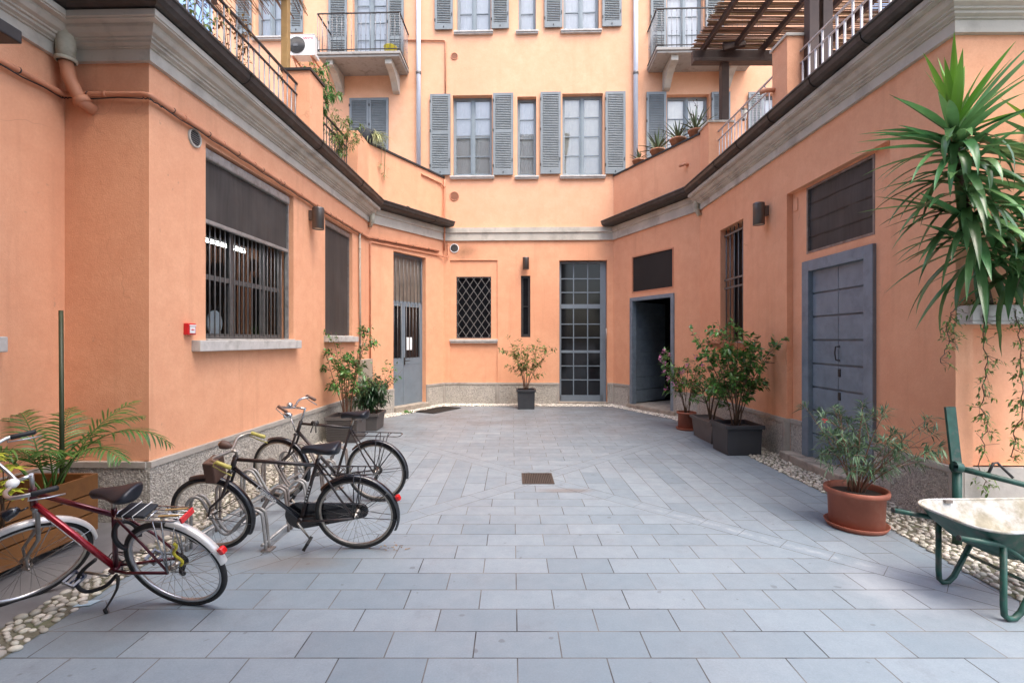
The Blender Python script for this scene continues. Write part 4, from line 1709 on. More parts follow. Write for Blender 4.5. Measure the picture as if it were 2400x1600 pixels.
sj, zj = wR1.hit(1866, 480, -RD)
wR1.box(jb, sj - .05, sj + .05, zj - .09, zj + .09, -RD, -RD + .012)
jb.build('cover_plate', 'stucco', rw)

# roof-terrace parapet, pillars and railing
cp = MB()
sweep(cp, [(*BR, PARZ), (*RF, PARZ)], [(-.31, .04), (.03, .04), (.03, .0), (-.31, .0)])
cp.build('coping', 'irond', rw)
sP1 = wR1.hit(1648, 300, .0)[0]
pillar(rw, wR1, -.02, max(.42, sP1 + .3), -.50, .0, TERR, PARZ + .06, capm='cornice')
sP2a, sP2b = wR1.hit(1810, 120, .0)[0], wR1.hit(1845, 80, .0)[0]
pillar(rw, wR1, sP2a, sP2b, -.52, .0, TERR, PARZ + .05, capm='cornice')
railing(rw, wR1, max(.40, sP1 + .28), sP2a + .02, -.20, TERR, RT + .06, RL + .06, 'rail_r', 'rail_r', step=.14, r=.010, wd=.03)
railing(rw, wR1, sP2b - .02, wR1.len + .4, -.20, TERR, RT + .02, RL + .02, 'rail_r', 'rail_r', step=.15, r=.016, wd=.03)
for w, px, py, dd in ((wR2, 1476, 497, .16), (wR2, 1612, 386, .13), (wR1, 1815, 212, .2)):
    t, z = w.hit(px, py)
    pb = MB()
    pb.tube([w.p(t, z + .0, -.02), w.p(t, z, dd * .7), w.p(t - .12 if w is wR2 else t - .05, z - .01, dd)], .035, 10)
    pb.build('overflow_pipe', 'pipe_o', rw)



SHADE_BLOCKS = [(-11, 2.2, -9, -.4, 13.0)]
# ------------------------------------------------------------------ added dark block behind the camera, unseen, keeping sky and sun off
blocker = thing('light_blocker', 'added dark block out of view behind the camera, shading the left of the yard', 'building', (-6, -6, 0))
for k, (x0, x1, y0, y1, h) in enumerate(SHADE_BLOCKS):
    mb = MB()
    mb.box(x0, x1, y0, y1, -.1, h)
    mb.build('blocker_body', 'wood_d', blocker)  # dark body of the added block
    mb = MB()
    mb.box(x0 - .2, x1 + .2, y0 - .2, y1 + .2, h, h + .3)
    mb.build('cornice', 'soffit', blocker)  # cap slab of the added block


# ------------------------------------------------------------------ ground
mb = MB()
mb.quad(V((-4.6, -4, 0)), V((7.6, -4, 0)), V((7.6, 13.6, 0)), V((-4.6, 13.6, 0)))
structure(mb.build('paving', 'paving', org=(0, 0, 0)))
mb = MB()
mb.quad(V((-150, -150, -.02)), V((150, -150, -.02)), V((150, 150, -.02)), V((-150, 150, -.02)))
structure(mb.build('ground', 'slab', org=(0, 0, -.02)))
mb = MB()
mb.add([V((-4.40, .6, .004)), V((-3.14, .6, .004)), V((-3.08, 4.72, .004)), V((-3.5, 4.72, .004)), V((-4.33, 4.75, .004))], [(0, 1, 2, 3, 4)])
structure(mb.build('slab_border', 'slab'))


def pebble_bed(poly, size, mat, name, label, seed, flat=.55, lift=.004, dens=1.0):
    """poly: left edge and right edge as lists of (x, y); stones pressed into mortar"""
    rnd = random.Random(seed)
    L, Rr = poly
    mb = MB()
    vs = [V((*p, .004)) for p in L] + [V((*p, .004)) for p in Rr]
    n = len(L)
    mb.add(vs, [(i, n + i, n + i + 1, i + 1) for i in range(n - 1)])
    structure(mb.build(name + '_mortar', 'grout'))
    st = MB()
    pts = []
    grid = {}
    for i in range(n - 1):
        a, b, c, d = [V(q) for q in (L[i], L[i + 1], Rr[i], Rr[i + 1])]
        length = (b - a).length
        width = ((c - a).length + (d - b).length) / 2
        tries = int(length * width / (size * size) * 14 * dens)
        for _ in range(tries):
            u, v = rnd.random(), rnd.random()
            p = (a.lerp(b, u)).lerp(c.lerp(d, u), v)
            r = size * (.62 + .5 * rnd.random())
            gx, gy = int(p.x / size), int(p.y / size)
            ok = True
            for ix in (gx - 1, gx, gx + 1):
                for iy in (gy - 1, gy, gy + 1):
                    for q, rq in grid.get((ix, iy), ()):
                        if (q - p).length < (r + rq) * .46:
                            ok = False
                            break
                    if not ok:
                        break
                if not ok:
                    break
            if ok:
                grid.setdefault((gx, gy), []).append((p, r))
                pts.append((p, r))
    for p, r in pts:
        Rm = Matrix.Rotation(rnd.uniform(0, PI), 3, 'Z') @ Matrix.Rotation(rnd.gauss(0, .18), 3, 'X')
        st.ell(V((p.x, p.y, lift + r * .08)), r * .58, r * .42, r * flat * .5, Rm, 8, 5)
    o = st.build(name, mat)
    tag(o, label, 'pebbles', kind='stuff')
    return len(pts)


n1 = pebble_bed(([(-3.12, 1.6), (-3.10, 2.8), (-3.09, 3.5), (-3.07, 4.7)], [(-2.80, 1.6), (-2.80, 2.8), (-2.85, 3.5), (-2.85, 4.7)]), .062, 'stone', 'pebble_strip', 'strip of rounded beige river pebbles set in mortar beside the red bicycle', 3)
n2 = pebble_bed(([(-3.46, 4.72), (-3.36, 7.4), (-3.225, 11.1)], [(-2.85, 4.70), (-2.88, 7.4), (-2.86, 11.0)]), .052, 'stone', 'pebble_strip', 'pebble strip running behind the bicycle rack along the left wall foot', 4, dens=.8)
pebble_bed(([(3.36, 2.4), (3.42, 3.66), (3.58, 5.1), (3.56, 6.77), (3.6, 9.4)], [(4.05, 2.4), (4.05, 3.66), (4.05, 5.1), (4.05, 6.77), (4.05, 9.4)]), .058, 'stone', 'pebble_strip', 'pale pebble strip along the right wall behind terracotta pot and wheelbarrow', 5, dens=.8)
pebble_bed(([(-2.86, 11.0), (-1.70, 13.02), (2.62, 12.92), (3.55, 10.9), (3.6, 9.4)], [(-3.23, 11.1), (-1.88, 13.5), (2.75, 13.38), (4.02, 10.7), (4.05, 9.4)]), .05, 'stone_w', 'gravel_edge', 'whitish gravel edge at the foot of the far wall', 6, dens=.55)

mb = MB()
p = [gnd(1224, 1109), gnd(1297, 1109), gnd(1300, 1134), gnd(1224, 1134)]
x0, x1, y0, y1 = p[3].x, p[2].x, p[2].y, p[0].y
dr = thing('drain_grate', 'rusty iron drain grate let into the paving at the middle of the yard', 'drain', ((x0 + x1) / 2, (y0 + y1) / 2, 0))
mb.box(x0, x1, y0, y0 + .02, .002, .008)
mb.box(x0, x1, y1 - .02, y1, .002, .008)
mb.box(x0, x0 + .02, y0 + .02, y1 - .02, .002, .008)
mb.box(x1 - .02, x1, y0 + .02, y1 - .02, .002, .008)
mb.build('frame', 'drain', dr)
g = MB()
k = 16
for i in range(k):
    x = x0 + .03 + (x1 - x0 - .06) * i / (k - 1)
    g.box(x - .006, x + .006, y0 + .02, y1 - .02, .003, .007)
g.build('grate_bars', 'drain', dr)
g = MB()
g.quad(V((x0 + .02, y0 + .02, .0025)), V((x1 - .02, y0 + .02, .0025)), V((x1 - .02, y1 - .02, .0025)), V((x0 + .02, y1 - .02, .0025)))
g.build('drain_pit', 'dark', dr)

# rubber mat in front of the grey metal door
mt = MB()
c = wL2.p((r_ld[0] + r_ld[1]) / 2 + .35, .0, .62)
u, n_ = wL2.u3, wL2.n3
mt.obox(c - u * .62 - n_ * .27 + V((0, 0, .004)), u * 1.1, n_ * .62, V((0, 0, .012)))
mo = mt.build('door_mat', 'rubber')
tag(mo, 'ribbed black rubber mat before the grey metal door', 'doormat')
mt = MB()
for i in range(24):
    q = c - u * (.60 - 1.05 * i / 23) - n_ * .25 + V((0, 0, .016))
    mt.obox(q, u * .02, n_ * .57, V((0, 0, .006)))
mt.build('mat_ribs', 'irond', mo)
mb = MB()
q = gnd(198, 1418)
mb.obox(q + V((-.055, -.03, .005)), V((.10, .02, 0)), V((.02, .07, 0)), V((0, 0, .004)))
tag(mb.build('card', 'bluecard', bevel=.002), 'small pale blue card lying by the pebble strip', 'card')
mb = MB()
rnd = random.Random(4)
q = gnd(915, 1284)
for i in range(26):
    d = V((rnd.gauss(0, 1), rnd.gauss(0, 1), 0)).normalized()
    p = q + V((rnd.gauss(0, .09), rnd.gauss(0, .03), .006))
    mb.leaf(p, d, V((0, 0, 1)), rnd.uniform(.015, .035), .012, 0, .1)
tag(mb.build('leaf_litter', 'leaf_dry'), 'dry crumbs and leaf bits by the flat rear tyre', 'litter', kind='stuff')


# ------------------------------------------------------------------ wall things
def wall_lamp(w, px0, px1, py0, py1, label, side):
    """cylindrical up-and-down lamp; side: -1 bracket shows at its left, +1 right, 0 behind"""
    cx = (px0 + px1) / 2
    t, z0 = w.hit(cx, py1)
    z1 = w.hit(cx, py0)[1]
    # find the radius by the apparent width
    k = (w.p(t, z0).y)
    r = (px1 - px0) / 2 * k / F * (.80 if side else 1)
    dd = r + .055
    t, z0 = w.hit(cx, py1, dd)
    z1 = w.hit(cx, py0, dd)[1]
    c = w.p(t, 0, dd)
    root = thing('wall_lamp', label, 'wall lamp', w.p(t, z0, 0), 'cylinder lamps on the courtyard walls')
    b = MB()
    h = z1 - z0
    b.lathe([(r * .86, .012), (r * .86, .0), (r, .0), (r, h - .02), (r * .97, h), (r * .84, h), (r * .84, h - .012)], V((c.x, c.y, z0)), n=28)
    b.lathe([(r + .003, h * .90), (r + .003, h * .92)], V((c.x, c.y, z0)), n=28)
    b.build('lamp_body', 'lamp', root)
    m = MB()
    w.box(m, t - r * .45, t + r * .45, z0 + h * .42, z0 + h * .86, 0, .07)
    m.build('bracket', 'lamp', root, bevel=.004)
    l = MB()
    l.lathe([(r * .86, .010), (0, .010)], V((c.x, c.y, z0)), n=24)
    l.lathe([(r * .84, h - .010), (0, h - .010)], V((c.x, c.y, z0)), n=24)
    l.build('lens', 'lens', root)


wall_lamp(wL1, 730, 762, 487, 537, 'grey cylinder lamp on the left wall between big and narrow window', -1)
wall_lamp(wB, 1225, 1240, 603, 631, 'small grey cylinder lamp above the slit window of the far wall', 0)
wall_lamp(wR1, 1763, 1794, 476, 527, 'grey cylinder lamp on the right wall beside the barred slot window', 1)

# fire alarm call point
t, z = wL1.hit(439, 771)
fa = thing('fire_alarm', 'red fire alarm box with white push plate on the left wall', 'fire alarm', wL1.p(t, z - .1, 0))
b = MB()
e = .062
wL1.box(b, t - e, t + e, z - e, z + e, 0, .055)
b.build('housing', 'red', fa, bevel=.008)
b = MB()
wL1.box(b, t - .040, t + .044, z - .045, z + .026, .055, .060)
b.build('push_plate', 'plastic_w', fa, bevel=.002)
b = MB()
wL1.box(b, t - .046, t + .05, z + .030, z + .046, .055, .064)
b.build('top_strip', 'plastic_w', fa, bevel=.002)
b = MB()
b.lathe([(.009, .06), (.009, .064), (0, .064)], wL1.p(t, z - .008, 0), wL1.n3, 14)
wL1.box(b, t - .028, t - .014, z - .012, z - .004, .06, .0615)
wL1.box(b, t + .014, t + .028, z - .012, z - .004, .06, .0615)
b.build('push_button', 'red', fa)


def wall_pipe(pts, r, mat, name, label, clamps=(), ties=0, root=None):
    mb = MB()
    # round the corners a little
    q = [pts[0]]
    for i in range(1, len(pts) - 1):
        a, b, c = pts[i - 1], pts[i], pts[i + 1]
        d1, d2 = (a - b), (c - b)
        k = min(.06, d1.length / 3, d2.length / 3)
        p1, p2 = b + d1.normalized() * k, b + d2.normalized() * k
        q += [p1, (p1 + p2) / 2 * .5 + b * .5, p2]
    q.append(pts[-1])
    mb.tube(q, r, 10)
    o = mb.build(name, mat)
    tag(o, label, 'pipe')
    cb = MB()
    L = 0
    for i in range(len(pts) - 1):
        d = pts[i + 1] - pts[i]
        n = int(d.length / .62)
        for k in range(n):
            p = pts[i] + d * ((k + .5) / n)
            cb.tube([p - d.normalized() * .012, p + d.normalized() * .012], r * 1.22, 10)
    if cb.v:
        cb.build('pipe_clip', mat, o)
    if ties:
        tb = MB()
        for i in range(len(pts) - 1):
            d = pts[i + 1] - pts[i]
            n = int(d.length / .5)
            for k in range(n):
                p = pts[i] + d * ((k + .27) / n)
                tb.tube([p - d.normalized() * .005, p + d.normalized() * .005], r * 1.15, 8)
        for i in range(len(pts) - 1):
            d = pts[i + 1] - pts[i]
            n = max(3, int(d.length / .25))
            tb.tube([pts[i] + d * (j / n) + V((0, 0, -r * 1.15 - (.012 if j % 2 else 0))) for j in range(n + 1)], .006, 6)
        tb.build('cable', 'irond', o)
    return o


O = .05
wall_pipe([wL0.pt(-150, 62, O), wL0.pt(0, 142, O), wL0.pt(146, 220, O), wLr.pt(160, 222, O), wLr.pt(335, 221, O), wL1.pt(352, 224, O), wL1.pt(379, 242, O), wL1.pt(765, 497, O), wL1.pt(841, 543, O), wL1.pt(862, 556, .04),
           wL2.pt(872, 557, .04), wL2.pt(1028, 588, .04)], .026, 'pipe_o', 'gas_pipe', 'orange painted gas pipe with black cable below the left cornice', ties=1)
wall_pipe([wL2.pt(868, 843, .03), wL2.pt(868, 567, .03), wL2.pt(1030, 599, .03), wB.pt(1050, 604, .03), wB.pt(1050, 570, .03)], .017, 'pipe_o', 'thin_pipe', 'thin orange pipe looping above the grey metal door')
wall_pipe([wL1.pt(843, 545, .04), wL1.pt(844.5, 845, .04)], .022, 'pipe_g', 'vertical_pipe', 'greige vertical pipe beside the narrow left window')
wall_pipe([wB.pt(1041, 588, .05), wB.pt(1042, 540, .14), wB.pt(1042, 445, .07), wB.pt(1042, 421, .05)], .024, 'pipe_o', 'facade_pipe', 'orange painted pipe climbing the corner of the far facade above the cornice')
wall_pipe([wB.pt(1044, 221, .03), wB.pt(1044, 95, .03), wB.pt(940, 94.5, .03)], .02, 'pipe_o', 'facade_pipe', 'thin orange pipe on the facade between left balcony and first shutter')
wall_pipe([wL2.pt(988, 408, .03), wL2.pt(1034, 430, .03), wB.pt(1042, 440, .07)], .022, 'pipe_o', 'branch_pipe', 'short orange branch pipe on the left parapet')
# meter cupboard under the vertical pipe
b = MB()
t0, za = wL1.hit(840, 901, .0)
t1, zb = wL1.hit(862, 840, .0)
t1 = min(t1, wL1.len - .05)
wL1.box(b, t0 - .05, t1 - .02, .5, zb, 0, .12)
mo = b.build('meter_box', 'pipe_g', bevel=.008)
tag(mo, 'narrow greige meter box at the foot of the vertical pipe', 'meter box')
b = MB()
wL1.box(b, t0 - .03, t1 - .04, .55, zb - .05, .12, .127)
b.build('meter_door', 'pipe_g', mo, bevel=.003)

# ceiling tubes glowing inside the left room
cl = at(508, 572, 6.6)
ld = thing('ceiling_light', 'glowing white tube light inside the room behind the big barred window', 'ceiling light', cl)
MAT['tube'] = emit('glowing_tube', (1, .97, .92), 6)
mb = MB()
p0, p1 = at(478, 563, 6.75), at(533, 579, 6.9)
mb.tube([p0, p1], .014, 8)
mb.build('light_tube', 'tube', ld)
mb = MB()
mb.tube([at(548, 583, 6.95), at(574, 591, 7.05)], .014, 8)
mb.build('light_tube', 'tube', ld)
mb = MB()
for a, b in ((p0, p1), (at(548, 583, 6.95), at(574, 591, 7.05))):
    mb.bar(a + V((0, 0, .05)), b + V((0, 0, .05)), .12, .03)
mb.build('light_housing', 'plastic_w', ld)
# plate leaning inside the window
c = wL1.pt(504, 757, -.28)
t, z = wL1.hit(504, 757, -.28)
mb = MB()
n = 28
rx = abs(wL1.hit(521, 757, -.28)[0] - t)
rz = (788 - 728) / 2 * c.y / F
vs = []
for d in (-.28, -.295):
    for i in range(n):
        a = 2 * PI * i / n
        vs.append(wL1.p(t + rx * math.cos(a), z + rz * math.sin(a), d))
mb.add(vs, [tuple(range(n)), tuple(range(n, 2 * n))[::-1]] + [(i, i + n, (i + 1) % n + n, (i + 1) % n) for i in range(n)])
tag(mb.build('oval_plaque', 'paper'), 'white oval plaque leaning inside the big barred window', 'plaque')
# things inside that room
mb = MB()
p = at(600, 690, 7.4)
for k, (dx_, hh) in enumerate(((-1.7, 2.6), (-.9, 2.2), (.3, 2.4), (.9, 1.9))):
    mb.box(-5.6, -5.1, 7.2 + dx_, 7.9 + dx_, .16, hh)
o = mb.build('storage_shelf', 'brown')
tag(o, 'brown storage cupboards inside the room behind the barred window', 'cupboards')

# dark canopy corner at the upper left
mb = MB()
a = wL0.pt(2, 98, .0)
p1 = at(53, 105, 3.75)
mb.obox(V((-4.35, 2.2, p1.z)), V((p1.x + 4.35, 0, 0)), V((0, p1.y - 2.2, 0)), V((0, 0, .10)))
tag(mb.build('canopy', 'irond', bevel=.01), 'corner of a dark metal canopy jutting from the left wall', 'canopy')

# air conditioner on the facade
ac_p = at(677, 130, 12.9)
t0, z0 = wB.hit(676, 130, .62)
t1, z1 = wB.hit(737, 82, .62)
ac = thing('air_conditioner', 'white air conditioning unit on a bracket beside the left balcony', 'air conditioner', wB.p((t0 + t1) / 2, z0, 0))
b = MB()
wB.box(b, t0, t1, z0, z1, .30, .62)
wB.box(b, t0 - .01, t1 + .01, z1, z1 + .02, .29, .63)
b.build('casing', 'white', ac, bevel=.012)
b = MB()
cz = (z0 + z1) / 2
cs = t0 + (z1 - z0) * .43
R_ = (z1 - z0) * .44
b.lathe([(R_, .0), (R_, .012), (R_ * .97, .012)], wB.p(cs, cz, .62), wB.n3, 32)
fan = b.build('fan_ring', 'white', ac)
b = MB()
b.lathe([(R_ * .97, .004), (0, .004)], wB.p(cs, cz, .62), wB.n3, 32)
b.build('fan_opening', 'irond', fan)
b = MB()
for i in range(-9, 10):
    x = i * R_ / 10
    h = math.sqrt(R_ * R_ - x * x) * .96
    b.cyl(wB.p(cs + x, cz - h, .634), wB.p(cs + x, cz + h, .634), .004, 5)
wB.box(b, cs - .09, cs + .03, cz - .03, cz + .03, .634, .64)
b.build('fan_guard', 'iron', fan)
b = MB()
add_text(b, 'SANYO', .085, wB.p(t1 - .17, z1 - .085, .6225), wB.u3, V((0, 0, 1)), .002)
b.build('lettering', 'red', ac)
for s in (t0 + .1, t1 - .1):
    b = MB()
    b.bar(wB.p(s, z0 - .02, 0), wB.p(s, z0 - .02, .62), .035, .03)
    b.bar(wB.p(s, z0 - .45, .0), wB.p(s, z0 - .03, .55), .025, .02)
    b.build('wall_bracket', 'pipe_o', ac)

# small lantern on the facade, right
t, z = wB.hit(1738, 275)
ln = thing('wall_lantern', 'small glass lantern hanging on the facade above the right terrace', 'lantern', wB.p(t, z, 0))
b = MB()
b.tube([wB.p(t, z + .2, 0), wB.p(t, z + .22, .12), wB.p(t, z + .16, .16)], .014, 8)
b.lathe([(.02, .17), (.09, .12), (.095, .10)], wB.p(t, z, .16), n=12)
b.lathe([(.06, -.15), (.05, -.12)], wB.p(t, z, .16), n=12)
b.build('lantern_frame', 'irond', ln)
b = MB()
b.lathe([(.05, -.12), (.085, .10)], wB.p(t, z, .16), n=12)
b.build('lantern_glass', 'lens', ln)


# ------------------------------------------------------------------ plants
def rv(rnd, s=1.0):
    return V((rnd.gauss(0, s), rnd.gauss(0, s), rnd.gauss(0, s)))


def shrub(root, base, n, height, spread, leafL, leafW, nleaf, seed, leaf='leaf', stem='stem', sx=1.0, sy=1.0, lo=.35, branch=3, r0=.008, narrow=False, off=V((0, 0, 0)), droop=.2, hvar=.35, blen=.3, tips=None, tipn=0, tipmat=None, whorl=False):
    rnd = random.Random(seed)
    st, lv = MB(), MB()
    fl = MB()
    for i in range(n):
        az = 2 * PI * (i + rnd.uniform(-.3, .3)) / n
        h = height * (1 - hvar * rnd.random())
        sp = spread * (.25 + .75 * rnd.random())
        dx = V((math.cos(az) * sx, math.sin(az) * sy, 0)) * sp + off * rnd.uniform(.5, 1)
        p0 = base + V((math.cos(az) * .03, math.sin(az) * .03, 0)) + V((rnd.gauss(0, .02), rnd.gauss(0, .02), 0))
        path = []
        K = 7
        wob = rv(rnd, .02)
        for k in range(K + 1):
            t = k / K
            path.append(p0 + V((0, 0, h * t * (1 - .12 * t))) + dx * (t ** 1.4) + wob * math.sin(t * 5 + i) * t)
        st.tube(path, [r0 * (1 - .75 * k / K) for k in range(K + 1)], 6)
        lines = [path[int(K * lo):]]
        for b_ in range(branch):
            t = rnd.uniform(max(.25, lo - .1), .92)
            k = int(t * K)
            q = path[k]
            d = (dx.normalized() * rnd.uniform(-.2, 1.0) + V((rnd.gauss(0, .7) * sx, rnd.gauss(0, .7) * sy, rnd.uniform(.2, .9)))).normalized()
            L = blen * height * rnd.uniform(.35, 1)
            bp = [q + d * L * j / 4 + V((0, 0, -.06 * L * (j / 4) ** 2)) for j in range(5)]
            st.tube(bp, [r0 * .5 * (1 - .15 * j) for j in range(5)], 5)
            lines.append(bp[1:])
        for ln_ in lines:
            m = max(2, int(nleaf * len(ln_) / 6 * rnd.uniform(.6, 1.3)))
            for j in range(m):
                u = rnd.random() ** .75 * (len(ln_) - 1)
                k = min(int(u), len(ln_) - 2)
                q = ln_[k].lerp(ln_[k + 1], u - k)
                ax = (ln_[k + 1] - ln_[k]).normalized()
                a = rnd.uniform(0, 2 * PI)
                x, y = ortho(ax)
                d = (x * math.cos(a) + y * math.sin(a) + ax * rnd.uniform(.1, .9) + V((0, 0, rnd.uniform(-.35, .25)))).normalized()
                L = leafL * rnd.uniform(.6, 1.25)
                up = (V((0, 0, 1)) + rv(rnd, .35)).normalized()
                lv.leaf(q + d * .01, d, up, L, leafW * rnd.uniform(.7, 1.2), droop * rnd.uniform(.2, 1.8))
            if whorl:
                q = ln_[-1]
                ax = (ln_[-1] - ln_[-2]).normalized()
                x, y = ortho(ax)
                for j in range(14):
                    a = 2 * PI * j / 14 + rnd.random()
                    d = (x * math.cos(a) + y * math.sin(a) + ax * rnd.uniform(.2, 1.3)).normalized()
                    lv.leaf(q - ax * rnd.uniform(0, .07), d, (V((0, 0, 1)) + rv(rnd, .2)), leafL * rnd.uniform(.7, 1.15), leafW, droop * rnd.uniform(.3, 1.5))
            if tipmat and rnd.random() < tipn:
                q = ln_[-1]
                for j in range(16):
                    d = (rv(rnd) + V((0, 0, .5))).normalized()
                    fl.leaf(q + rv(rnd, .02), d, V((0, 0, 1)), .035, .028, .1)
    st.build('stems', stem, root)
    if lv.v:
        lv.build('foliage', leaf, root)
    if fl.v:
        fl.build('blossoms', tipmat, root)


def soil_disc(root, c, r, z, mat='soil'):
    mb = MB()
    rnd = random.Random(int(c.x * 100))
    mb.lathe([(r, 0), (r * .6, .012), (0.001, .02)], V((c.x, c.y, z)), n=20)
    mb.build('soil', mat, root)


def square_pot(root, c, a, b, h, mat, taper=.82, lip=.03, rot=0, liph=.06):
    """open tapered box with a rim; a, b outer size at the rim"""
    mb = MB()
    z0 = c.z
    B = V((c.x, c.y, z0))
    T = V((0, 0, h))
    mb.frustum(B, a * taper, b * taper, B + T * (1 - liph / h), a - 2 * lip, b - 2 * lip, True, False, rot)
    # rim
    mb.frustum(B + T * (1 - liph / h), a, b, B + T, a, b, True, False, rot)
    # ring top and inner wall
    cr, sr = math.cos(rot), math.sin(rot)

    def ring(x, y, z):
        out = []
        for ax, ay in ((-1, -1), (1, -1), (1, 1), (-1, 1)):
            px_, py_ = ax * x / 2, ay * y / 2
            out.append(B + V((px_ * cr - py_ * sr, px_ * sr + py_ * cr, z)))
        return out
    o_, i_ = ring(a, b, h), ring(a - 2 * lip - .012, b - 2 * lip - .012, h)
    j_ = ring((a - 2 * lip) * .95, (b - 2 * lip) * .95, h - .09)
    for k in range(4):
        k2 = (k + 1) % 4
        mb.quad(o_[k], o_[k2], i_[k2], i_[k])
        mb.quad(i_[k], i_[k2], j_[k2], j_[k])
    mb.build('pot', mat, root, bevel=.008)
    s = MB()
    q = ring((a - 2 * lip) * .96, (b - 2 * lip) * .96, h - .07)
    N = 6
    vs = []
    rnd = random.Random(int(a * 1000))
    for i in range(N + 1):
        for j in range(N + 1):
            p = q[0].lerp(q[1], i / N).lerp(q[3].lerp(q[2], i / N), j / N)
            vs.append(p + V((0, 0, rnd.uniform(-.012, .012))))
    s.add(vs, [(i * (N + 1) + j, (i + 1) * (N + 1) + j, (i + 1) * (N + 1) + j + 1, i * (N + 1) + j + 1) for i in range(N) for j in range(N)], True)
    s.build('soil', 'soil', root)


def round_pot(root, c, r, h, mat, rb=None, saucer=0, rim=.035):
    mb = MB()
    rb = rb or r * .78
    z = .012 if saucer else 0
    o_ = V((c.x, c.y, c.z + z))
    rr = r - .022
    mb.lathe([(0, 0), (rb, 0), (rb + .01, .01), (rr - .012, h - rim - .012), (r - .004, h - rim), (r, h - rim * .5), (r - .004, h - .004), (r - .012, h), (r - .028, h - .004), (r - .035, h - .05), (r - .05, h - .10)], o_, n=36)
    mb.build('pot', mat, root)
    soil_disc(root, c, r - .04, c.z + z + h - .055)
    if saucer:
        s = MB()
        s.lathe([(0, .0), (saucer * .9, .0), (saucer, .045), (saucer - .008, .048), (saucer * .9 - .01, .008), (0, .008)], V((c.x, c.y, c.z)), n=36)
        s.build('saucer', mat, root)


# black square pot with the big camellia
c = V((3.52, 7.70, 0))
t = thing('potted_shrub', 'tall glossy green shrub in a black square pot at the right wall', 'potted plant', c)
square_pot(t, c, .60, .60, .46, 'antrac', .86, .03, rot=.03)
shrub(t, c + V((0, 0, .40)), 14, 1.95, .68, .10, .055, 30, 5, 'leaf', 'stem', sx=1.1, sy=.8, lo=.38, branch=4, r0=.009, blen=.26, hvar=.3)
# grey trough with the small tree
c = V((3.52, 8.66, 0))
t = thing('potted_tree', 'small twisted tree in a long grey-brown trough', 'potted plant', c)
square_pot(t, c, .42, 1.0, .37, 'taupe', .78, .03, liph=.05)
shrub(t, c + V((-.02, -.0, .30)), 4, 1.15, .42, .06, .03, 34, 12, 'leaf', 'bark', sx=1, sy=.8, lo=.55, branch=6, r0=.017, blen=.5)
# red pot with pink oleander
c = V((3.42, 9.62, 0))
t = thing('potted_flower', 'pink flowering shrub in a red plastic pot by the open door', 'potted plant', c)
round_pot(t, c, .19, .34, 'terracotta', .15, .20)
shrub(t, c + V((0, 0, .28)), 11, 1.42, .66, .11, .032, 34, 21, 'leaf', 'stem', sx=1.0, sy=.5, lo=.5, branch=3, r0=.007, tipmat='petal', tipn=.36, off=V((-.12, 0, 0)))
# terracotta pot with the oleander in front
c = V((3.24, 4.62, 0))
t = thing('potted_oleander', 'narrow-leaved oleander in the largest round terracotta pot with saucer, right foreground', 'potted plant', c)
round_pot(t, c, .265, .355, 'terracotta', .21, .262, .05)
shrub(t, c + V((0, 0, .30)), 17, 1.02, .60, .115, .0135, 18, 33, 'leaf_o', 'stem_r', sx=1.15, sy=.8, lo=.45, branch=3, r0=.0075, droop=.25, blen=.3, whorl=True, off=V((.1, 0, 0)), hvar=.5)
fb = MB()
rnd = random.Random(2)
q = at(1934, 982, 4.5)
for j in range(9):
    fb.leaf(q + rv(rnd, .006), (rv(rnd) + V((0, 0, .4))).normalized(), V((0, 0, 1)), .02, .018, .1)
fb.build('blossoms', 'petal_r', t)
# planter at the far wall
c = V((.36, 12.62, 0))
t = thing('potted_shrub', 'sparse olive-green shrub in a black planter below the slit window', 'potted plant', c)
square_pot(t, c, .50, .46, .50, 'antrac', .84, .03)
shrub(t, c + V((0, 0, .44)), 13, 1.62, .66, .095, .042, 22, 44, 'leaf_y', 'stem_r', sx=1.1, sy=.5, lo=.4, branch=3, r0=.007, blen=.26)
# left planters
c = V((-2.90, 8.62, 0))
t = thing('potted_shrub', 'tall thin reddish-stemmed shrub in a ribbed dark planter behind the bicycles', 'potted plant', c)
square_pot(t, c, .58, .62, .44, 'taupe', .86, .035)
rb = MB()
for i in range(11):
    z = .05 + i * .03
    k = .86 + (.90 - .86) * 0 + .14 * z / .44 * .85
    rb.box(-2.90 - .29 * k, -2.90 + .29 * k, 8.62 - .31 * k - .012, 8.62 - .31 * k + .02, z, z + .014)
rb.build('pot_ribs', 'taupe', t)
shrub(t, c + V((0, 0, .38)), 11, 1.95, .50, .095, .042, 28, 52, 'leaf', 'stem_r', sx=1.0, sy=.7, lo=.5, branch=4, r0=.009, blen=.2, hvar=.4)
c = V((-2.80, 9.70, 0))
t = thing('potted_shrub', 'bushy dark green shrub in a plain grey-brown planter near the metal door', 'potted plant', c)
square_pot(t, c, .48, .62, .34, 'taupe', .8, .03)
shrub(t, c + V((0, 0, .28)), 18, .95, .46, .12, .034, 32, 61, 'leaf_d', 'stem', sx=.9, sy=.8, lo=.15, branch=4, r0=.006, droop=.4, blen=.4)
shrub(t, c + V((.15, 0, .28)), 5, 1.25, .55, .085, .034, 10, 66, 'leaf', 'stem_r', sx=1.0, sy=.4, lo=.6, branch=3, r0=.005, off=V((.3, 0, 0)))
# weed by the doorstep
mb = MB()
rnd = random.Random(8)
q = gnd(953, 968)
for i in range(40):
    d = V((rnd.gauss(0, 1), rnd.gauss(0, 1), rnd.uniform(.3, 1.2))).normalized()
    mb.leaf(q + V((rnd.gauss(0, .05), rnd.gauss(0, .04), .01)), d, V((0, 0, 1)), rnd.uniform(.06, .14), .035, .3)
tag(mb.build('weed', 'leaf'), 'small green weed growing beside the rubber mat', 'weed')

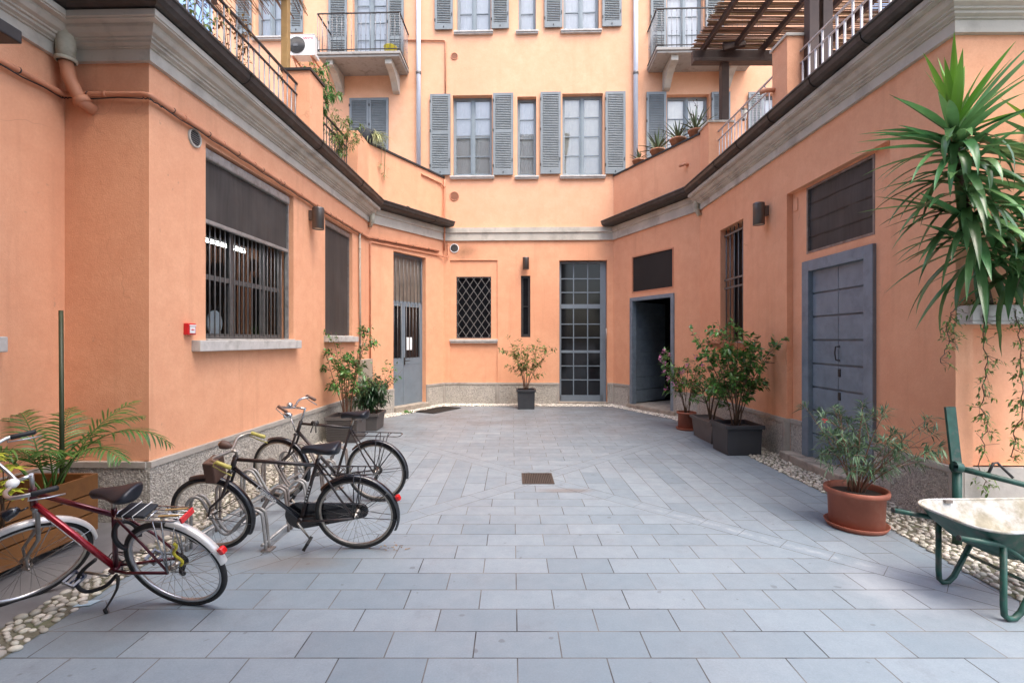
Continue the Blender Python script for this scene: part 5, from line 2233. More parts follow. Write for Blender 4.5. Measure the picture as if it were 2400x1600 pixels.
# window box at the barred slot
s0, s1, z0, z1 = r_bw
c = wR1.p((s0 + s1) / 2, z0 - .04, .14)
t = thing('window_box', 'terracotta window box of ferny greens under the barred slot window', 'window box', c)
mb = MB()
u, n_ = wR1.u3, wR1.n3
L = (s1 - s0) / 2 + .12
for a in (0,):
    pr = [(.02, -.13), (.15, -.13), (.22, -.03), (.24, -.03), (.24, .02), (.21, .02), (.20, -.02), (.04, -.02), (.03, .02), (.0, .02), (.0, -.13)]
    mid = (s0 + s1) / 2
    vs = [wR1.p(mid - L, z0 + z, d) for d, z in pr] + [wR1.p(mid + L, z0 + z, d) for d, z in pr]
    k = len(pr)
    mb.add(vs, [tuple(range(k)), tuple(range(k, 2 * k))[::-1]] + [(j, j + k, (j + 1) % k + k, (j + 1) % k) for j in range(k)])
mb.build('trough', 'clay', t)
lv = MB()
rnd = random.Random(17)
for i in range(150):
    p = wR1.p(mid + rnd.uniform(-L, L), z0 + .0, rnd.uniform(.05, .2))
    d = (rv(rnd, .7) + V((0, 0, 1))).normalized()
    q = p + d * rnd.uniform(0, .16)
    lv.leaf(q, (rv(rnd) + V((0, 0, .3))).normalized(), V((0, 0, 1)), rnd.uniform(.04, .08), .03, .3)
lv.build('foliage', 'leaf', t)


# yucca in the raised trough, right foreground
tr0 = at(2245, 715, 4.40)
tr = thing('yucca_trough', 'long cream stone trough fixed high on the right wall, holding the yucca', 'planter', (4.6, 4.42, 1.86))
mb = MB()
X0, X1, Y0, Y1, Z0, Z1 = 4.075, 6.4, 4.34, 4.50, tr0.z - .17, tr0.z
mb.box(X0, X1, Y0, Y1, Z0, Z0 + .03)
mb.box(X0, X1, Y0, Y0 + .035, Z0 + .03, Z1)
mb.box(X0, X0 + .035, Y0 + .035, Y1, Z0 + .03, Z1)
mb.box(X0 + .035, X1, Y1 - .03, Y1, Z0 + .03, Z1)
mb.build('trough', 'sill', tr, bevel=.008)
mb = MB()
mb.box(X0 + .035, X1, Y0 + .035, Y1 - .03, Z0 + .03, Z1 - .01)
mb.build('soil', 'soil', tr)


def yucca(label, base, pts, rings, seed, Lmax, topdens=1.0, group=None):
    rnd = random.Random(seed)
    t = thing('yucca', label, 'yucca', base, 'yuccas in the raised trough')
    tk = MB()
    K = len(pts)
    tk.tube(pts, [.036 - .016 * i / (K - 1) for i in range(K)], 10)
    tk.build('trunk', 'bark', t)
    lv, yv = MB(), MB()
    for i in range(rings):
        u = i / (rings - 1)
        f = .22 + .78 * u
        x = f * (K - 1)
        k = min(int(x), K - 2)
        p = pts[k].lerp(pts[k + 1], x - k)
        a = i * 2.4 + rnd.uniform(-.3, .3)
        # lower leaves hang, middle ones stick out, the crown stands up
        el = -.28 + .65 * u + rnd.gauss(0, .32) + 1.0 * max(0, (u - .80) / .20)
        el = max(-1.2, min(el, 1.45))
        d = V((math.cos(a) * math.cos(el), math.sin(a) * math.cos(el), math.sin(el)))
        L = Lmax * rnd.uniform(.75, 1.08)
        bend = rnd.uniform(.2, 1.15) * (1 - .85 * max(0, (u - .70) / .30))
        young = u > .91
        # leaves on the wall side would enter the wall: turn them along it
        if d.y > .25 and base.y > 3.9:
            d.y = .25 * rnd.random()
            d.normalize()
        (yv if young else lv).blade(p + d * .03, d, V((0, 0, 1)), L * (.92 if young else 1), rnd.uniform(.055, .078), bend, 8, .18)
    for i in range(20):
        x = rnd.uniform(.35, .93) * (K - 1)
        k = min(int(x), K - 2)
        p = pts[k].lerp(pts[k + 1], x - k)
        a = -PI / 2 + rnd.uniform(-1.2, 1.2)
        el = rnd.uniform(-.1, .7)
        d = V((math.cos(a) * math.cos(el), math.sin(a) * math.cos(el), math.sin(el)))
        lv.blade(p + d * .02, d, V((0, 0, 1)), Lmax * rnd.uniform(.5, .85), rnd.uniform(.055, .078), rnd.uniform(1.2, 2.3), 8, .18)
    lv.build('leaves', 'yucca', t)
    yv.build('young_leaves', 'yucca_t', t)
    return t


b0 = at(2318, 716, 4.42)
yucca('tallest yucca with a bright green top and bluish drooping sword leaves', b0, [b0, at(2290, 600, 4.26), at(2262, 480, 4.15), at(2243, 360, 4.08), at(2235, 300, 4.06)], 165, 3, .74)
b1 = at(2352, 716, 4.43)
yucca('second yucca leaning right behind the tallest one, dark green leaves', b1, [b1, at(2385, 640, 4.26), at(2415, 560, 4.24), at(2450, 450, 4.22), at(2480, 330, 4.2)], 105, 9, .72)
# trailing vines from the trough
rnd = random.Random(23)


def vine(label, pts, seed, n, leaf='leaf', grp='vines trailing from the yucca trough'):
    rnd = random.Random(seed)
    t = thing('trailing_vine', label, 'vine', pts[-1], grp)
    st, lv = MB(), MB()
    q = []
    for i in range(len(pts) - 1):
        for k in range(5):
            p = pts[i].lerp(pts[i + 1], k / 5)
            q.append(p + V((rnd.gauss(0, .012), rnd.gauss(0, .008), 0)))
    q.append(pts[-1])
    st.tube(q, .004, 5)
    for i in range(n):
        k = rnd.randrange(len(q))
        cl = q[k]
        L = rnd.uniform(.02, .10)
        d = V((rnd.gauss(0, 1), -abs(rnd.gauss(0, .5)), rnd.gauss(-.3, .6))).normalized()
        e = cl + d * L
        st.tube([cl, e], .0018, 4)
        for j in range(rnd.randint(2, 6)):
            lv.leaf(e + rv(rnd, .012), (d + rv(rnd, .8)).normalized(), V((0, -.5, 1)).normalized(), rnd.uniform(.03, .06), .017, .4)
    st.build('stems', 'stem', t)
    lv.build('foliage', leaf, t)


vine('leafy vine hanging from the left end of the yucca trough', [at(2236, 725, 4.36), at(2225, 745, 4.2), at(2222, 800, 4.2), at(2205, 850, 4.2)], 1, 34, 'leaf_y')
vine('long thin vine trailing down to the plinth from the trough middle', [at(2300, 725, 4.32), at(2307, 800, 4.36), at(2312, 880, 4.4), at(2306, 940, 4.42), at(2310, 1010, 4.44), at(2300, 1090, 4.44), at(2312, 1150, 4.44)], 2, 62, 'leaf_y')
vine('bushier vine trailing down the wall at the right picture edge', [at(2384, 725, 4.32), at(2388, 800, 4.36), at(2396, 900, 4.4), at(2392, 980, 4.42), at(2370, 1070, 4.44)], 3, 80, 'leaf_y')
mb = MB()
rnd = random.Random(31)
for i in range(420):
    p = V((rnd.uniform(X0, X1), rnd.uniform(Y0, Y1), Z1 - .01))
    d = V((rnd.gauss(0, .6), rnd.gauss(-.3, .6), rnd.uniform(.1, 1))).normalized()
    mb.leaf(p + d * rnd.uniform(0, .08), (d + rv(rnd, .5)).normalized(), V((0, 0, 1)), rnd.uniform(.03, .07), .018, .4)
tag(mb.build('ground_cover', 'leaf_y'), 'small creeping greenery spilling over the yucca trough', 'ground cover', kind='stuff')

# palm in the long wooden planter
px = thing('planter_box', 'long slatted wooden planter on castors at the left wall', 'planter', (-3.98, 3.4, 0))
XA, XB, YA, YB = -4.32, -3.66, 2.35, 4.34
n = 3
for (x0, x1, y0, y1) in ((XB - .028, XB, YA, YB), (XA, XA + .028, YA, YB), (XA + .028, XB - .028, YB - .028, YB), (XA + .028, XB - .028, YA, YA + .028)):
    mb = MB()
    for k in range(n):
        mb.box(x0, x1, y0, y1, .085 + k * .168, .085 + k * .168 + .156)
    mb.build('plank_side', 'wood_o', px, bevel=.004)
for x in (XA + .03, XB - .085):
    for y in (YA + .03, (YA + YB) / 2, YB - .085):
        mb = MB()
        mb.box(x, x + .055, y, y + .055, .085, .57)
        mb.build('corner_post', 'wood_o', px)
mb = MB()
mb.box(XA + .03, XB - .03, YA + .03, YB - .03, .09, .42)
mb.build('soil', 'soil', px)
for y in (YA + .2, YB - .25):
    for x in (XA + .12, XB - .12):
        mb = MB()
        mb.cyl(V((x - .015, y, .036)), V((x + .015, y, .036)), .035, 14)
        mb.bar(V((x, y, .03)), V((x, y, .088)), .05, .02, up=V((0, 1, 0)))
        mb.build('castor', 'irond', px)


def frond(st, lv, base, az, L, lift, bend, rnd, nl=19, ll=.23):
    d = V((math.cos(az) * math.cos(lift), math.sin(az) * math.cos(lift), math.sin(lift)))
    pts = [V(base)]
    K = 14
    dirn = d.copy()
    for k in range(K):
        ax = dirn.cross(V((0, 0, -1)))
        if ax.length > .02:
            dirn = Matrix.Rotation(bend / K * (.3 + 1.4 * k / K), 3, ax.normalized()) @ dirn
        pts.append(pts[-1] + dirn * L / K)
    st.tube(pts, [.0085 * (1 - .8 * k / K) for k in range(K + 1)], 6)
    for j in range(nl):
        u = .38 + .62 * j / (nl - 1)
        x = u * K
        k = min(int(x), K - 1)
        p = pts[k].lerp(pts[k + 1], x - k)
        ax = (pts[k + 1] - pts[k]).normalized()
        side = ax.cross(V((0, 0, 1))).normalized()
        upv = side.cross(ax)
        l = ll * (math.sin(PI * (.18 + .75 * (u - .38) / .62))) ** .7
        for sg in (-1, 1):
            dd = (side * sg * .75 + ax * .75 + upv * .22 + rv(rnd, .06)).normalized()
            lv.blade(p, dd, upv, l * rnd.uniform(.85, 1.1), .019, rnd.uniform(.5, 1.2), 4, .15, w0=.4)


pt = thing('palm', 'feathery green areca palm growing from the wooden planter', 'palm', (-3.85, 3.9, .42))
st, lv = MB(), MB()
rnd = random.Random(77)
pb_ = at(118, 1095, 4.02)
pb_.z = .42
specs = [(.15, 1.22, 1.28, 2.1), (-.25, 1.0, 1.22, 1.9), (1.2, 1.0, 1.25, .9), (2.6, 1.15, 1.15, 1.1), (3.3, 1.15, 1.05, 1.2), (4.3, 1.0, 1.2, 1.0), (-.9, .85, 1.2, 1.3), (.6, 1.0, 1.35, 1.4), (2.1, .9, 1.3, .9), (5.0, .95, 1.25, 1.5)]
for az, L, lift, bend in specs:
    frond(st, lv, pb_ + V((rnd.gauss(0, .03), rnd.gauss(0, .03), 0)), az, L, lift, bend, rnd)
st.build('stalks', 'palm', pt)
lv.build('fronds', 'palm', pt)
# green garden stake
mb = MB()
b0 = at(146, 1110, 4.1)
b0.z = .40
mb.tube([b0, at(143, 728, 4.28)], .017, 8)
so_ = mb.build('garden_stake', 'stake')
tag(so_, 'long dark green stake standing in the wooden planter against the wall', 'stake')
# yellow-green plant at the picture edge
yp = thing('schefflera', 'yellow-green leafed plant at the left picture edge in the wooden planter', 'plant', at(10, 1120, 3.45))
st, lv = MB(), MB()
rnd = random.Random(90)
for i in range(9):
    b = at(-6, 1150, 3.45) + rv(rnd, .04)
    b.z = .42
    e = at(rnd.uniform(-30, 55), rnd.uniform(1060, 1165), 3.4 + rnd.uniform(-.15, .15))
    st.tube([b, b.lerp(e, .5) + V((0, 0, .08)), e], .004, 5)
    for j in range(8):
        a = 2 * PI * j / 8
        d = V((math.cos(a), math.sin(a), .15))
        lv.leaf(e, d.normalized(), V((0, 0, 1)), rnd.uniform(.07, .12), .04, .3)
st.build('stems', 'stem', yp)
lv.build('foliage', 'leaf_yy', yp)


# aloes on the right parapet
def aloe(label, px, py, r, h, n, L, seed, dy=.0):
    rnd = random.Random(seed)
    tt, z = wR2.hit(px, py, -.14)
    c = wR2.p(tt, PARZ + .04, -.14)
    t = thing('potted_aloe', label, 'potted plant', c, 'aloe pots on the right parapet')
    mb = MB()
    mb.lathe([(0, 0), (r * .68, 0), (r * .93, h * .78), (r, h * .78), (r, h), (r * .9, h), (r * .86, h * .85), (0, h * .85)], c, n=22)
    mb.build('pot', 'clay', t)
    lv = MB()
    for i in range(n):
        a = 2.4 * i
        el = .35 + 1.05 * (i / n) + rnd.gauss(0, .1)
        d = V((math.cos(a) * math.cos(el), math.sin(a) * math.cos(el), math.sin(el)))
        lv.blade(c + V((0, 0, h * .85)), d, V((0, 0, 1)), L * rnd.uniform(.7, 1.1), .045, rnd.uniform(-.3, .5), 5, .35, w0=1.0)
    lv.build('leaves', 'aloe', t)


aloe('smallest aloe in a clay pot, lowest on the right parapet', 1497, 380, .165, .15, 12, .34, 1)
aloe('spiky pale aloe in a clay pot, second from the facade', 1541, 362, .185, .17, 22, .58, 2)
aloe('wide dark green aloe in a clay pot, third from the facade', 1589, 338, .195, .18, 18, .56, 3)
aloe('upright aloe in a clay pot beside the parapet pillar', 1630, 315, .165, .18, 16, .58, 4)


# bronze-leaved shrub behind it
c = V((4.3, 11.3, TERR))
t = thing('terrace_shrub', 'thin bronze-leaved shrub on the right terrace behind the aloes', 'shrub', c)
round_pot(t, c, .22, .34, 'clay', .16)
shrub(t, c + V((0, 0, .3)), 9, 2.35, .42, .075, .034, 12, 71, 'leaf_dark', 'stem', sx=1, sy=.5, lo=.45, branch=4, r0=.011, blen=.16)

# left terrace planting
c = V((-3.75, 8.85, TERR))
t = thing('terrace_shrub', 'bushy bright green shrub on the left terrace beside the parapet pillar', 'shrub', c)
round_pot(t, c, .25, .4, 'clay', .18)
shrub(t, c + V((0, 0, .3)), 15, 1.72, .42, .10, .03, 46, 81, 'leaf', 'stem', sx=.9, sy=.9, lo=.12, branch=5, r0=.009, droop=.6, blen=.24, off=V((.12, .1, 0)))
c = V((-3.6, 9.9, TERR))
t = thing('terrace_shrub', 'sparse olive climbing shrub behind the dense dark terrace railing', 'shrub', c)
round_pot(t, c, .2, .34, 'clay', .15)
shrub(t, c + V((0, 0, .3)), 9, 1.5, .40, .075, .022, 30, 83, 'leaf_y', 'stem', sx=.9, sy=.9, lo=.15, branch=5, r0=.006, droop=.5, blen=.25, off=V((.2, .3, .0)))
# dry climbers on the near left railing
for k, (y, lab, sd) in enumerate(((5.75, 'dry brown climber tangled in the near left terrace railing', 5), (6.7, 'half-dry twining climber on the left terrace railing by the wooden post', 6))):
    c = V((-3.82, y, TERR))
    t = thing('dry_climber', lab, 'climber', c)
    shrub(t, c, 6, 2.2, .55, .075, .04, 8, 200 + sd, 'leaf_dry' if k else 'leaf_y', 'stem', sx=.7, sy=1.2, lo=.15, branch=5, r0=.006, droop=.7, blen=.22)
# spider plant in a dark pot on the parapet corner
tt = .16
c = wL2.p(tt, PARZ + .05, -.10)
t = thing('spider_plant', 'pale spider plant spilling from a dark pot on the left parapet corner', 'potted plant', c)
mb = MB()
mb.lathe([(0, 0), (.17, 0), (.20, .06), (.215, .26), (.19, .28), (.17, .24), (0, .23)], c + V((-.12, -.12, 0)), n=20)
mb.build('pot', 'bolt', t)
lv = MB()
rnd = random.Random(14)
for i in range(170):
    a = rnd.uniform(0, 2 * PI)
    el = rnd.uniform(.1, 1.1)
    d = V((math.cos(a) * math.cos(el) + .35, math.sin(a) * math.cos(el) - .1, math.sin(el))).normalized()
    lv.blade(c + V((rnd.uniform(-.1, .15), rnd.uniform(-.05, .12), .2)), d, V((0, 0, 1)), rnd.uniform(.25, .6), .013, rnd.uniform(1.2, 2.6), 7, .2)
lv.build('foliage', 'spider', t)
st = MB()
for i in range(6):
    p = c + V((.18 + rnd.gauss(0, .05), .05 + .09 * i, .1))
    e = p + V((.05, .0, -rnd.uniform(.4, .8)))
    st.tube([p, p + V((.08, 0, -.1)), e], .004, 5)
    for j in range(16):
        d = (rv(rnd) + V((0, 0, -.2))).normalized()
        st.blade(e, d, V((0, 0, 1)), .13, .011, 1.0, 4, .2)
st.build('runners', 'spider', t)

# wooden post of the left terrace pergola with a beam
pg = thing('wooden_pergola', 'yellowish timber post with reed thatch on the left terrace', 'pergola', (-3.62, 7.55, TERR))
mb = MB()
p = at(669, 154, 7.9)
p = at(669, 154, 8.35)
mb.box(p.x - .055, p.x + .055, 8.30, 8.42, PARZ + .07, 8.15)
mb.build('post', 'wood_y', pg, bevel=.006)
mb = MB()
mb.bar(V((p.x, 5.2, 7.62)), V((p.x, 8.29, 7.62)), .10, .14)
mb.bar(V((p.x - 1.3, 5.2, 7.62)), V((p.x - 1.3, 8.5, 7.62)), .10, .14)
mb.build('beam', 'wood_d', pg)
mb = MB()
rnd = random.Random(55)
for i in range(330):
    x = rnd.uniform(-5.6, p.x + .2)
    y = rnd.uniform(5.3, 8.4)
    mb.tube([V((x, y, 7.70 + rnd.uniform(0, .06))), V((x + rnd.uniform(-.08, .08), y + rnd.uniform(.5, .9), 7.70 + rnd.uniform(-.10, .06)))], .008, 4)
mb.build('reed_thatch', 'bamboo', pg)

# pergola with the reed mat on the right terrace
rp = thing('reed_pergola', 'dark brown timber pergola roofed with a reed mat over the right terrace', 'pergola', (4.6, 10.3, TERR))
YB_ = 10.3
zb = at(1622, 151, YB_).z
zt = at(1622, 121, YB_).z
xb = at(1622, 137, YB_).x
mb = MB()
mb.box(xb, xb + 3.4, YB_ - .06, YB_ + .06, zb, zt)
mb.box(xb, xb + 3.4, YB_ - .13, YB_ - .06, zb - .0, zb + .07)
mb.build('beam', 'wood_d', rp, bevel=.005)
mb = MB()
x = at(1697, 150, YB_).x
mb.box(x - .075, x + .075, YB_ - .075, YB_ + .075, TERR, zb)
mb.build('post', 'wood_d', rp, bevel=.005)
mb = MB()
for px0 in (1902, 1934):
    x = at(px0, 40, 7.2).x
    mb.box(x - .07, x + .07, 7.13, 7.27, TERR, zb + .2)
mb.build('near_post', 'wood_d', rp, bevel=.005)
mb = MB()
x0 = at(1648, 123, YB_).x
for k in range(6):
    x = x0 + k * .62
    mb.bar(V((x, YB_ + .15, zt + .05)), V((x, 6.2, zt + .05)), .065, .11)
mb.build('rafter', 'wood_d', rp)
mb = MB()
x = x0 + .5
mb.bar(V((x - .12, YB_ - .10, zt + .03)), V((x + .3, YB_ - .16, zt + .10)), .10, .16)
mb.build('beam_joint', 'wood_d', rp)
mb = MB()
rnd = random.Random(66)
y = 6.15
xr = xb + 3.5
while y < YB_ + .12:
    z = zt + .115 + rnd.uniform(-.004, .006)
    a = V((xb + .02 + rnd.uniform(-.05, .04), y + rnd.gauss(0, .012), z))
    b = V((xr + rnd.uniform(-.1, .05), y + rnd.gauss(0, .012), z))
    m = a.lerp(b, .5) + V((0, rnd.gauss(0, .008), rnd.gauss(0, .004)))
    mb.tube([a, m, b], rnd.uniform(.006, .0115), 5)
    y += rnd.uniform(.013, .023)
mb.build('reed_mat', 'bamboo', rp)

# white garden table on the right terrace, seen through the bars
c = V((5.25, 8.6, TERR))
t = thing('round_table', 'pale round table top tipped up behind the right terrace railing', 'table', c)
mb = MB()
mb.lathe([(.0, 0), (.46, 0), (.48, .012), (.46, .025), (0, .025)], c + V((0, 0, .75)), V((-.45, -.75, .3)), 32)
mb.build('table_top', 'downpipe', t)
mb = MB()
mb.cyl(c, c + V((0, 0, .75)), .03, 10)
mb.lathe([(.22, 0), (.2, .03), (.03, .05)], c, n=20)
mb.build('table_leg', 'rail_r', t)
# yellow tub and cloth on the left balcony
c = wB.p(wB.hit(915, 110, .6)[0], zb1, .6)
mb = MB()
mb.lathe([(0, 0), (.13, 0), (.17, .28), (.18, .29), (.165, .29), (.125, .01), (0, .01)], c, n=20)
tag(mb.build('tub', 'yellow'), 'yellow plastic tub standing on the left balcony', 'tub')


# ------------------------------------------------------------------ bicycles
def bicycle(name, label, rear, front, lean, steer, R=.335, group='bicycles parked on the left', P=None):
    """rear, front: ground points below the two hubs (as if upright); leans towards the camera side"""
    P = P or {}
    g = lambda k, d: P.get(k, d)
    rear, front = V(rear), V(front)
    fw = (front - rear)
    wb = fw.length
    fw.normalize()
    up0 = V((0, 0, 1))
    left = up0.cross(fw)
    Bm = Matrix((fw, left, up0)).transposed().to_4x4()
    T = Matrix.Translation(rear) @ Bm @ Matrix.Rotation(-lean, 4, 'X')
    root = thing(name, label, 'bicycle', rear, group)
    # geometry in the frame's own plane
    ca, sa = math.cos(math.radians(g('head', 68))), math.sin(math.radians(g('head', 68)))
    ax = V((-ca, 0, sa))
    fa = V((wb, 0, R))                       # front axle
    base = fa + V((-.065, 0, .0))            # steering axis passes here
    hb = base + ax * ((R + .075) / sa)       # fork crown
    ht = hb + ax * g('headlen', .16)
    bb = V((g('bbx', .45), 0, .285))
    ra = V((0, 0, R))
    st_top = bb + V((-.34, 0, .94)).normalized() * g('seat_tube', .55)
    sad = st_top + V((-.34, 0, .94)).normalized() * g('post', .10)
    S = Matrix.Translation(base) @ Matrix.Rotation(steer, 4, ax) @ Matrix.Translation(-base)
    TS = T @ S
    col, dark = g('paint', 'blackrust'), g('paint2', 'blackrust')
    mb = MB(T)
    mb.tube([hb - ax * .015, ht], .020, 12)
    mb.tube([ht - ax * .03, st_top - V((0, 0, g('drop', .01)))], g('tt', .0145), 12)
    mb.tube([st_top + ax * 0 + V((-.01, 0, .03)), bb], .0150, 12)
    mb.tube([bb + V((0, -.035, 0)), bb + V((0, .035, 0))], .022, 12)
    for s in (-1, 1):
        mb.tube([bb + V((-.02, .025 * s, 0)), bb + V((-.12, .04 * s, .005)), ra + V((0, .062 * s, 0))], .0098, 8)
        mb.tube([st_top + V((0, .015 * s, -.02)), ra + V((.12, .045 * s, .20)), ra + V((0, .062 * s, 0))], .0080, 8)
    fr = mb.build('frame', dark, root)
    db = MB(T)
    dt0 = hb + ax * .025
    db.tube([dt0, bb], g('dt', .0160), 14)
    db.build('down_tube', col, root)
    # seat post and saddle
    mb = MB(T)
    mb.tube([st_top, sad], .0125, 10)
    mb.build('seat_post', 'oldchrome', root)
    mb = MB(T)
    secs = [(.145, .016, -.012), (.12, .026, .0), (.06, .034, .006), (-.01, .052, .004), (-.07, .085, .010), (-.12, .100, .020), (-.15, .088, .024), (-.165, .05, .020)]
    vs = []
    n = 12
    for x, w_, z in secs:
        for j in range(n):
            a = 2 * PI * j / n
            y = w_ * math.cos(a)
            zz = z + (.018 if math.sin(a) > 0 else (.050 + .03 * max(0, -x * 4))) * math.sin(a) - .10 * y * y / .1 * (1 if abs(math.cos(a)) > .5 else 0)
            vs.append(sad + V((x, y, zz + .05)))
    fs = []
    for i in range(len(secs) - 1):
        for j in range(n):
            j2 = (j + 1) % n
            fs.append((i * n + j, (i + 1) * n + j, (i + 1) * n + j2, i * n + j2))
    fs += [tuple(range(n)), tuple((len(secs) - 1) * n + j for j in range(n))[::-1]]
    mb.add(vs, fs, True)
    so = mb.build('saddle', 'vinyl', root)
    m = so.modifiers.new('s', 'SUBSURF')
    m.levels = m.render_levels = 1
    mb = MB(T)
    for s in (-1, 1):
        mb.tube([sad + V((.11, .012 * s, .045)), sad + V((.02, .022 * s, .01)), sad + V((-.05, .03 * s, .008)), sad + V((-.14, .05 * s, .045))], .0035, 6)
        if g('springs', True):
            hel = [sad + V((-.115 + .014 * math.cos(t * .9), .055 * s + .014 * math.sin(t * .9), -.015 + .0026 * t)) for t in range(22)]
            mb.tube(hel, .003, 5)
    mb.build('saddle_rails', 'spoke', so)
    if g('saddle_mark', False):
        mb = MB(T)
        mb.obox(sad + V((-.125, .045, .066)), V((.085, .0, -.008)), V((.0, .014, -.004)), V((0, .001, .004)))
        mb.build('saddle_mark', 'white', so)

    def wheel(Tm, c, nm):
        mb = MB(Tm)
        N = 56
        mb.tube([c + V((math.cos(2 * PI * i / N) * (R - .018), 0, math.sin(2 * PI * i / N) * (R - .018))) for i in range(N)], g('tyre', .0185), 10, closed=True)
        w_ = mb.build(nm, 'tyre', root)
        mb = MB(Tm)
        r0 = R - .042
        N = 56
        prof = [(r0 + .012, -.012), (r0 + .012, .012), (r0 - .004, .011), (r0 - .008, 0), (r0 - .004, -.011)]
        vs, fs = [], []
        for i in range(N):
            a = 2 * PI * i / N
            for r, y in prof:
                vs.append(c + V((math.cos(a) * r, y, math.sin(a) * r)))
        k = len(prof)
        for i in range(N):
            i2 = (i + 1) % N
            for j in range(k):
                j2 = (j + 1) % k
                fs.append((i * k + j, i2 * k + j, i2 * k + j2, i * k + j2))
        mb.add(vs, fs, True)
        mb.build('rim', g('rim', 'oldchrome'), w_)
        mb = MB(Tm)
        for i in range(36):
            a = 2 * PI * i / 36
            s = 1 if i % 2 else -1
            b = a + (.9 if (i // 2) % 2 else -.9)
            mb.tube([c + V((math.cos(b) * .024, .03 * s, math.sin(b) * .024)), c + V((math.cos(a) * (r0 - .004), 0, math.sin(a) * (r0 - .004)))], .0011, 4)
        mb.build('spokes', 'spoke', w_)
        mb = MB(Tm)
        mb.lathe([(.006, -.065), (.012, -.045), (.028, -.034), (.028, -.028), (.016, -.022), (.016, .022), (.028, .028), (.028, .034), (.012, .045), (.006, .065)], c, V((0, 1, 0)), 14)
        mb.build('hub', 'oldchrome', w_)
        return w_

    wheel(T, ra, 'rear_wheel')
    wheel(TS, fa, 'front_wheel')

    def guard(Tm, c, a0, a1, nm, mat, rr=R + .014, wd=.056):
        mb = MB(Tm)
        K = 26
        vs, fs = [], []
        pr = [(-1, -.30), (-.8, .15), (-.35, .42), (0, .5), (.35, .42), (.8, .15), (1, -.30)]
        for i in range(K + 1):
            a = math.radians(a0 + (a1 - a0) * i / K)
            for y, h in pr:
                r = rr + h * .024
                vs.append(c + V((math.cos(a) * r, y * wd / 2, math.sin(a) * r)))
        for i in range(K + 1):
            a = math.radians(a0 + (a1 - a0) * i / K)
            for y, h in pr:
                r = rr + h * .024 - .0025
                vs.append(c + V((math.cos(a) * r, y * wd / 2 * .95, math.sin(a) * r)))
        n = len(pr)
        off = (K + 1) * n
        for i in range(K):
            for j in range(n - 1):
                fs.append((i * n + j, i * n + j + 1, (i + 1) * n + j + 1, (i + 1) * n + j))
                fs.append((off + i * n + j, off + (i + 1) * n + j, off + (i + 1) * n + j + 1, off + i * n + j + 1))
        mb.add(vs, fs, True)
        gd = mb.build(nm, mat, root)
        sb = MB(Tm)
        for ang in (a1 - 18, a1 - 62) if a1 > 90 else (a1 + 18,):
            a = math.radians(ang)
            for s in (-1, 1):
                sb.tube([c + V((0, .05 * s, 0)), c + V((math.cos(a) * rr, wd / 2 * s, math.sin(a) * rr))], .003, 5)
        sb.build('mudguard_stay', g('stay', 'black'), gd)
        return gd

    gm = g('guard', 'black')
    if g('rear_guard', True):
        guard(T, ra, g('rg0', 35), g('rg1', 190), 'mudguard', gm)
    guard(TS, fa, g('fg0', 62), g('fg1', 205), 'mudguard', gm)

    # fork
    mb = MB(TS)
    for s in (-1, 1):
        y = .042 * s
        mb.tube([hb + V((0, y * .7, .0)), hb + V((0, y, -.02)), hb.lerp(base, .55) + V((0, y, 0)), fa + V((-.03, y * 1.1, .09)), fa + V((0, y * 1.15, 0))], [.013, .013, .0125, .009, .007], 8)
    mb.tube([hb + V((0, -.045, 0)), hb + V((0, .045, 0))], .016, 8)
    mb.build('fork', g('fork', dark), root)

    # handlebar
    hs = ht + ax * g('stem', .10)
    mb = MB(TS)
    mb.tube([ht, hs], .0115, 8)
    fwd = g('reach', .05)
    cpt = hs + V((fwd, 0, g('stemrise', .0)))
    mb.tube([hs - ax * .01, cpt], .0115, 8)
    rise, back, wid = g('rise', .0), g('back', .19), g('wide', .27)
    ends = []
    for s in (-1, 1):
        pts = [cpt, cpt + V((.012, .06 * s, rise * .25)), cpt + V((.035, .15 * s, rise * .8)), cpt + V((.02, wid * .83 * s, rise)), cpt + V((-.05, wid * .98 * s, rise * .98)), cpt + V((-back, wid * 1.0 * s, rise * .85 - g('dip', .03)))]
        # smooth
        sm = []
        for i in range(len(pts) - 1):
            for k in range(4):
                t = k / 4
                p_1, p0_, p1_, p2_ = pts[max(i - 1, 0)], pts[i], pts[i + 1], pts[min(i + 2, len(pts) - 1)]
                sm.append(.5 * ((2 * p0_) + (p1_ - p_1) * t + (2 * p_1 - 5 * p0_ + 4 * p1_ - p2_) * t * t + (3 * p0_ - p_1 - 3 * p1_ + p2_) * t ** 3))
        sm.append(pts[-1])
        mb.tube(sm, .0112, 8)
        ends.append((pts[-1], (pts[-1] - pts[-2]).normalized(), s))
    hbr = mb.build('handlebar', g('bar', 'chrome'), root)
    for e, d, s in ends:
        gb_ = MB(TS)
        gb_.tube([e - d * .115, e - d * .11, e - d * .06, e - d * .005, e + d * .004], [.0135, .0165, .0155, .0165, .010], 10)
        gb_.build('grip', g('grip', 'grip'), hbr)
        lb = MB(TS)
        p = e - d * .12
        lb.tube([p, p + V((.02, .006 * s, -.03)), p + d * .05 + V((0, .01 * s, -.05)), p + d * .13 + V((0, .012 * s, -.055))], .0048, 6)
        lb.build('brake_lever', g('lever', 'oldchrome'), hbr)
    if g('bell', True):
        b = MB(TS)
        q = cpt + V((.01, g('bell_side', 1) * .05, .035))
        b.lathe([(.001, .03), (.018, .027), (.030, .015), (.033, .0), (.026, -.012), (.0, -.014)], q, V((-.1, 0, 1)), 16)
        b.build('bell', g('bellm', 'chrome'), hbr)

    # crank, chainring, pedals
    pa = math.radians(g('pedal', -62))
    cb_ = MB(T)
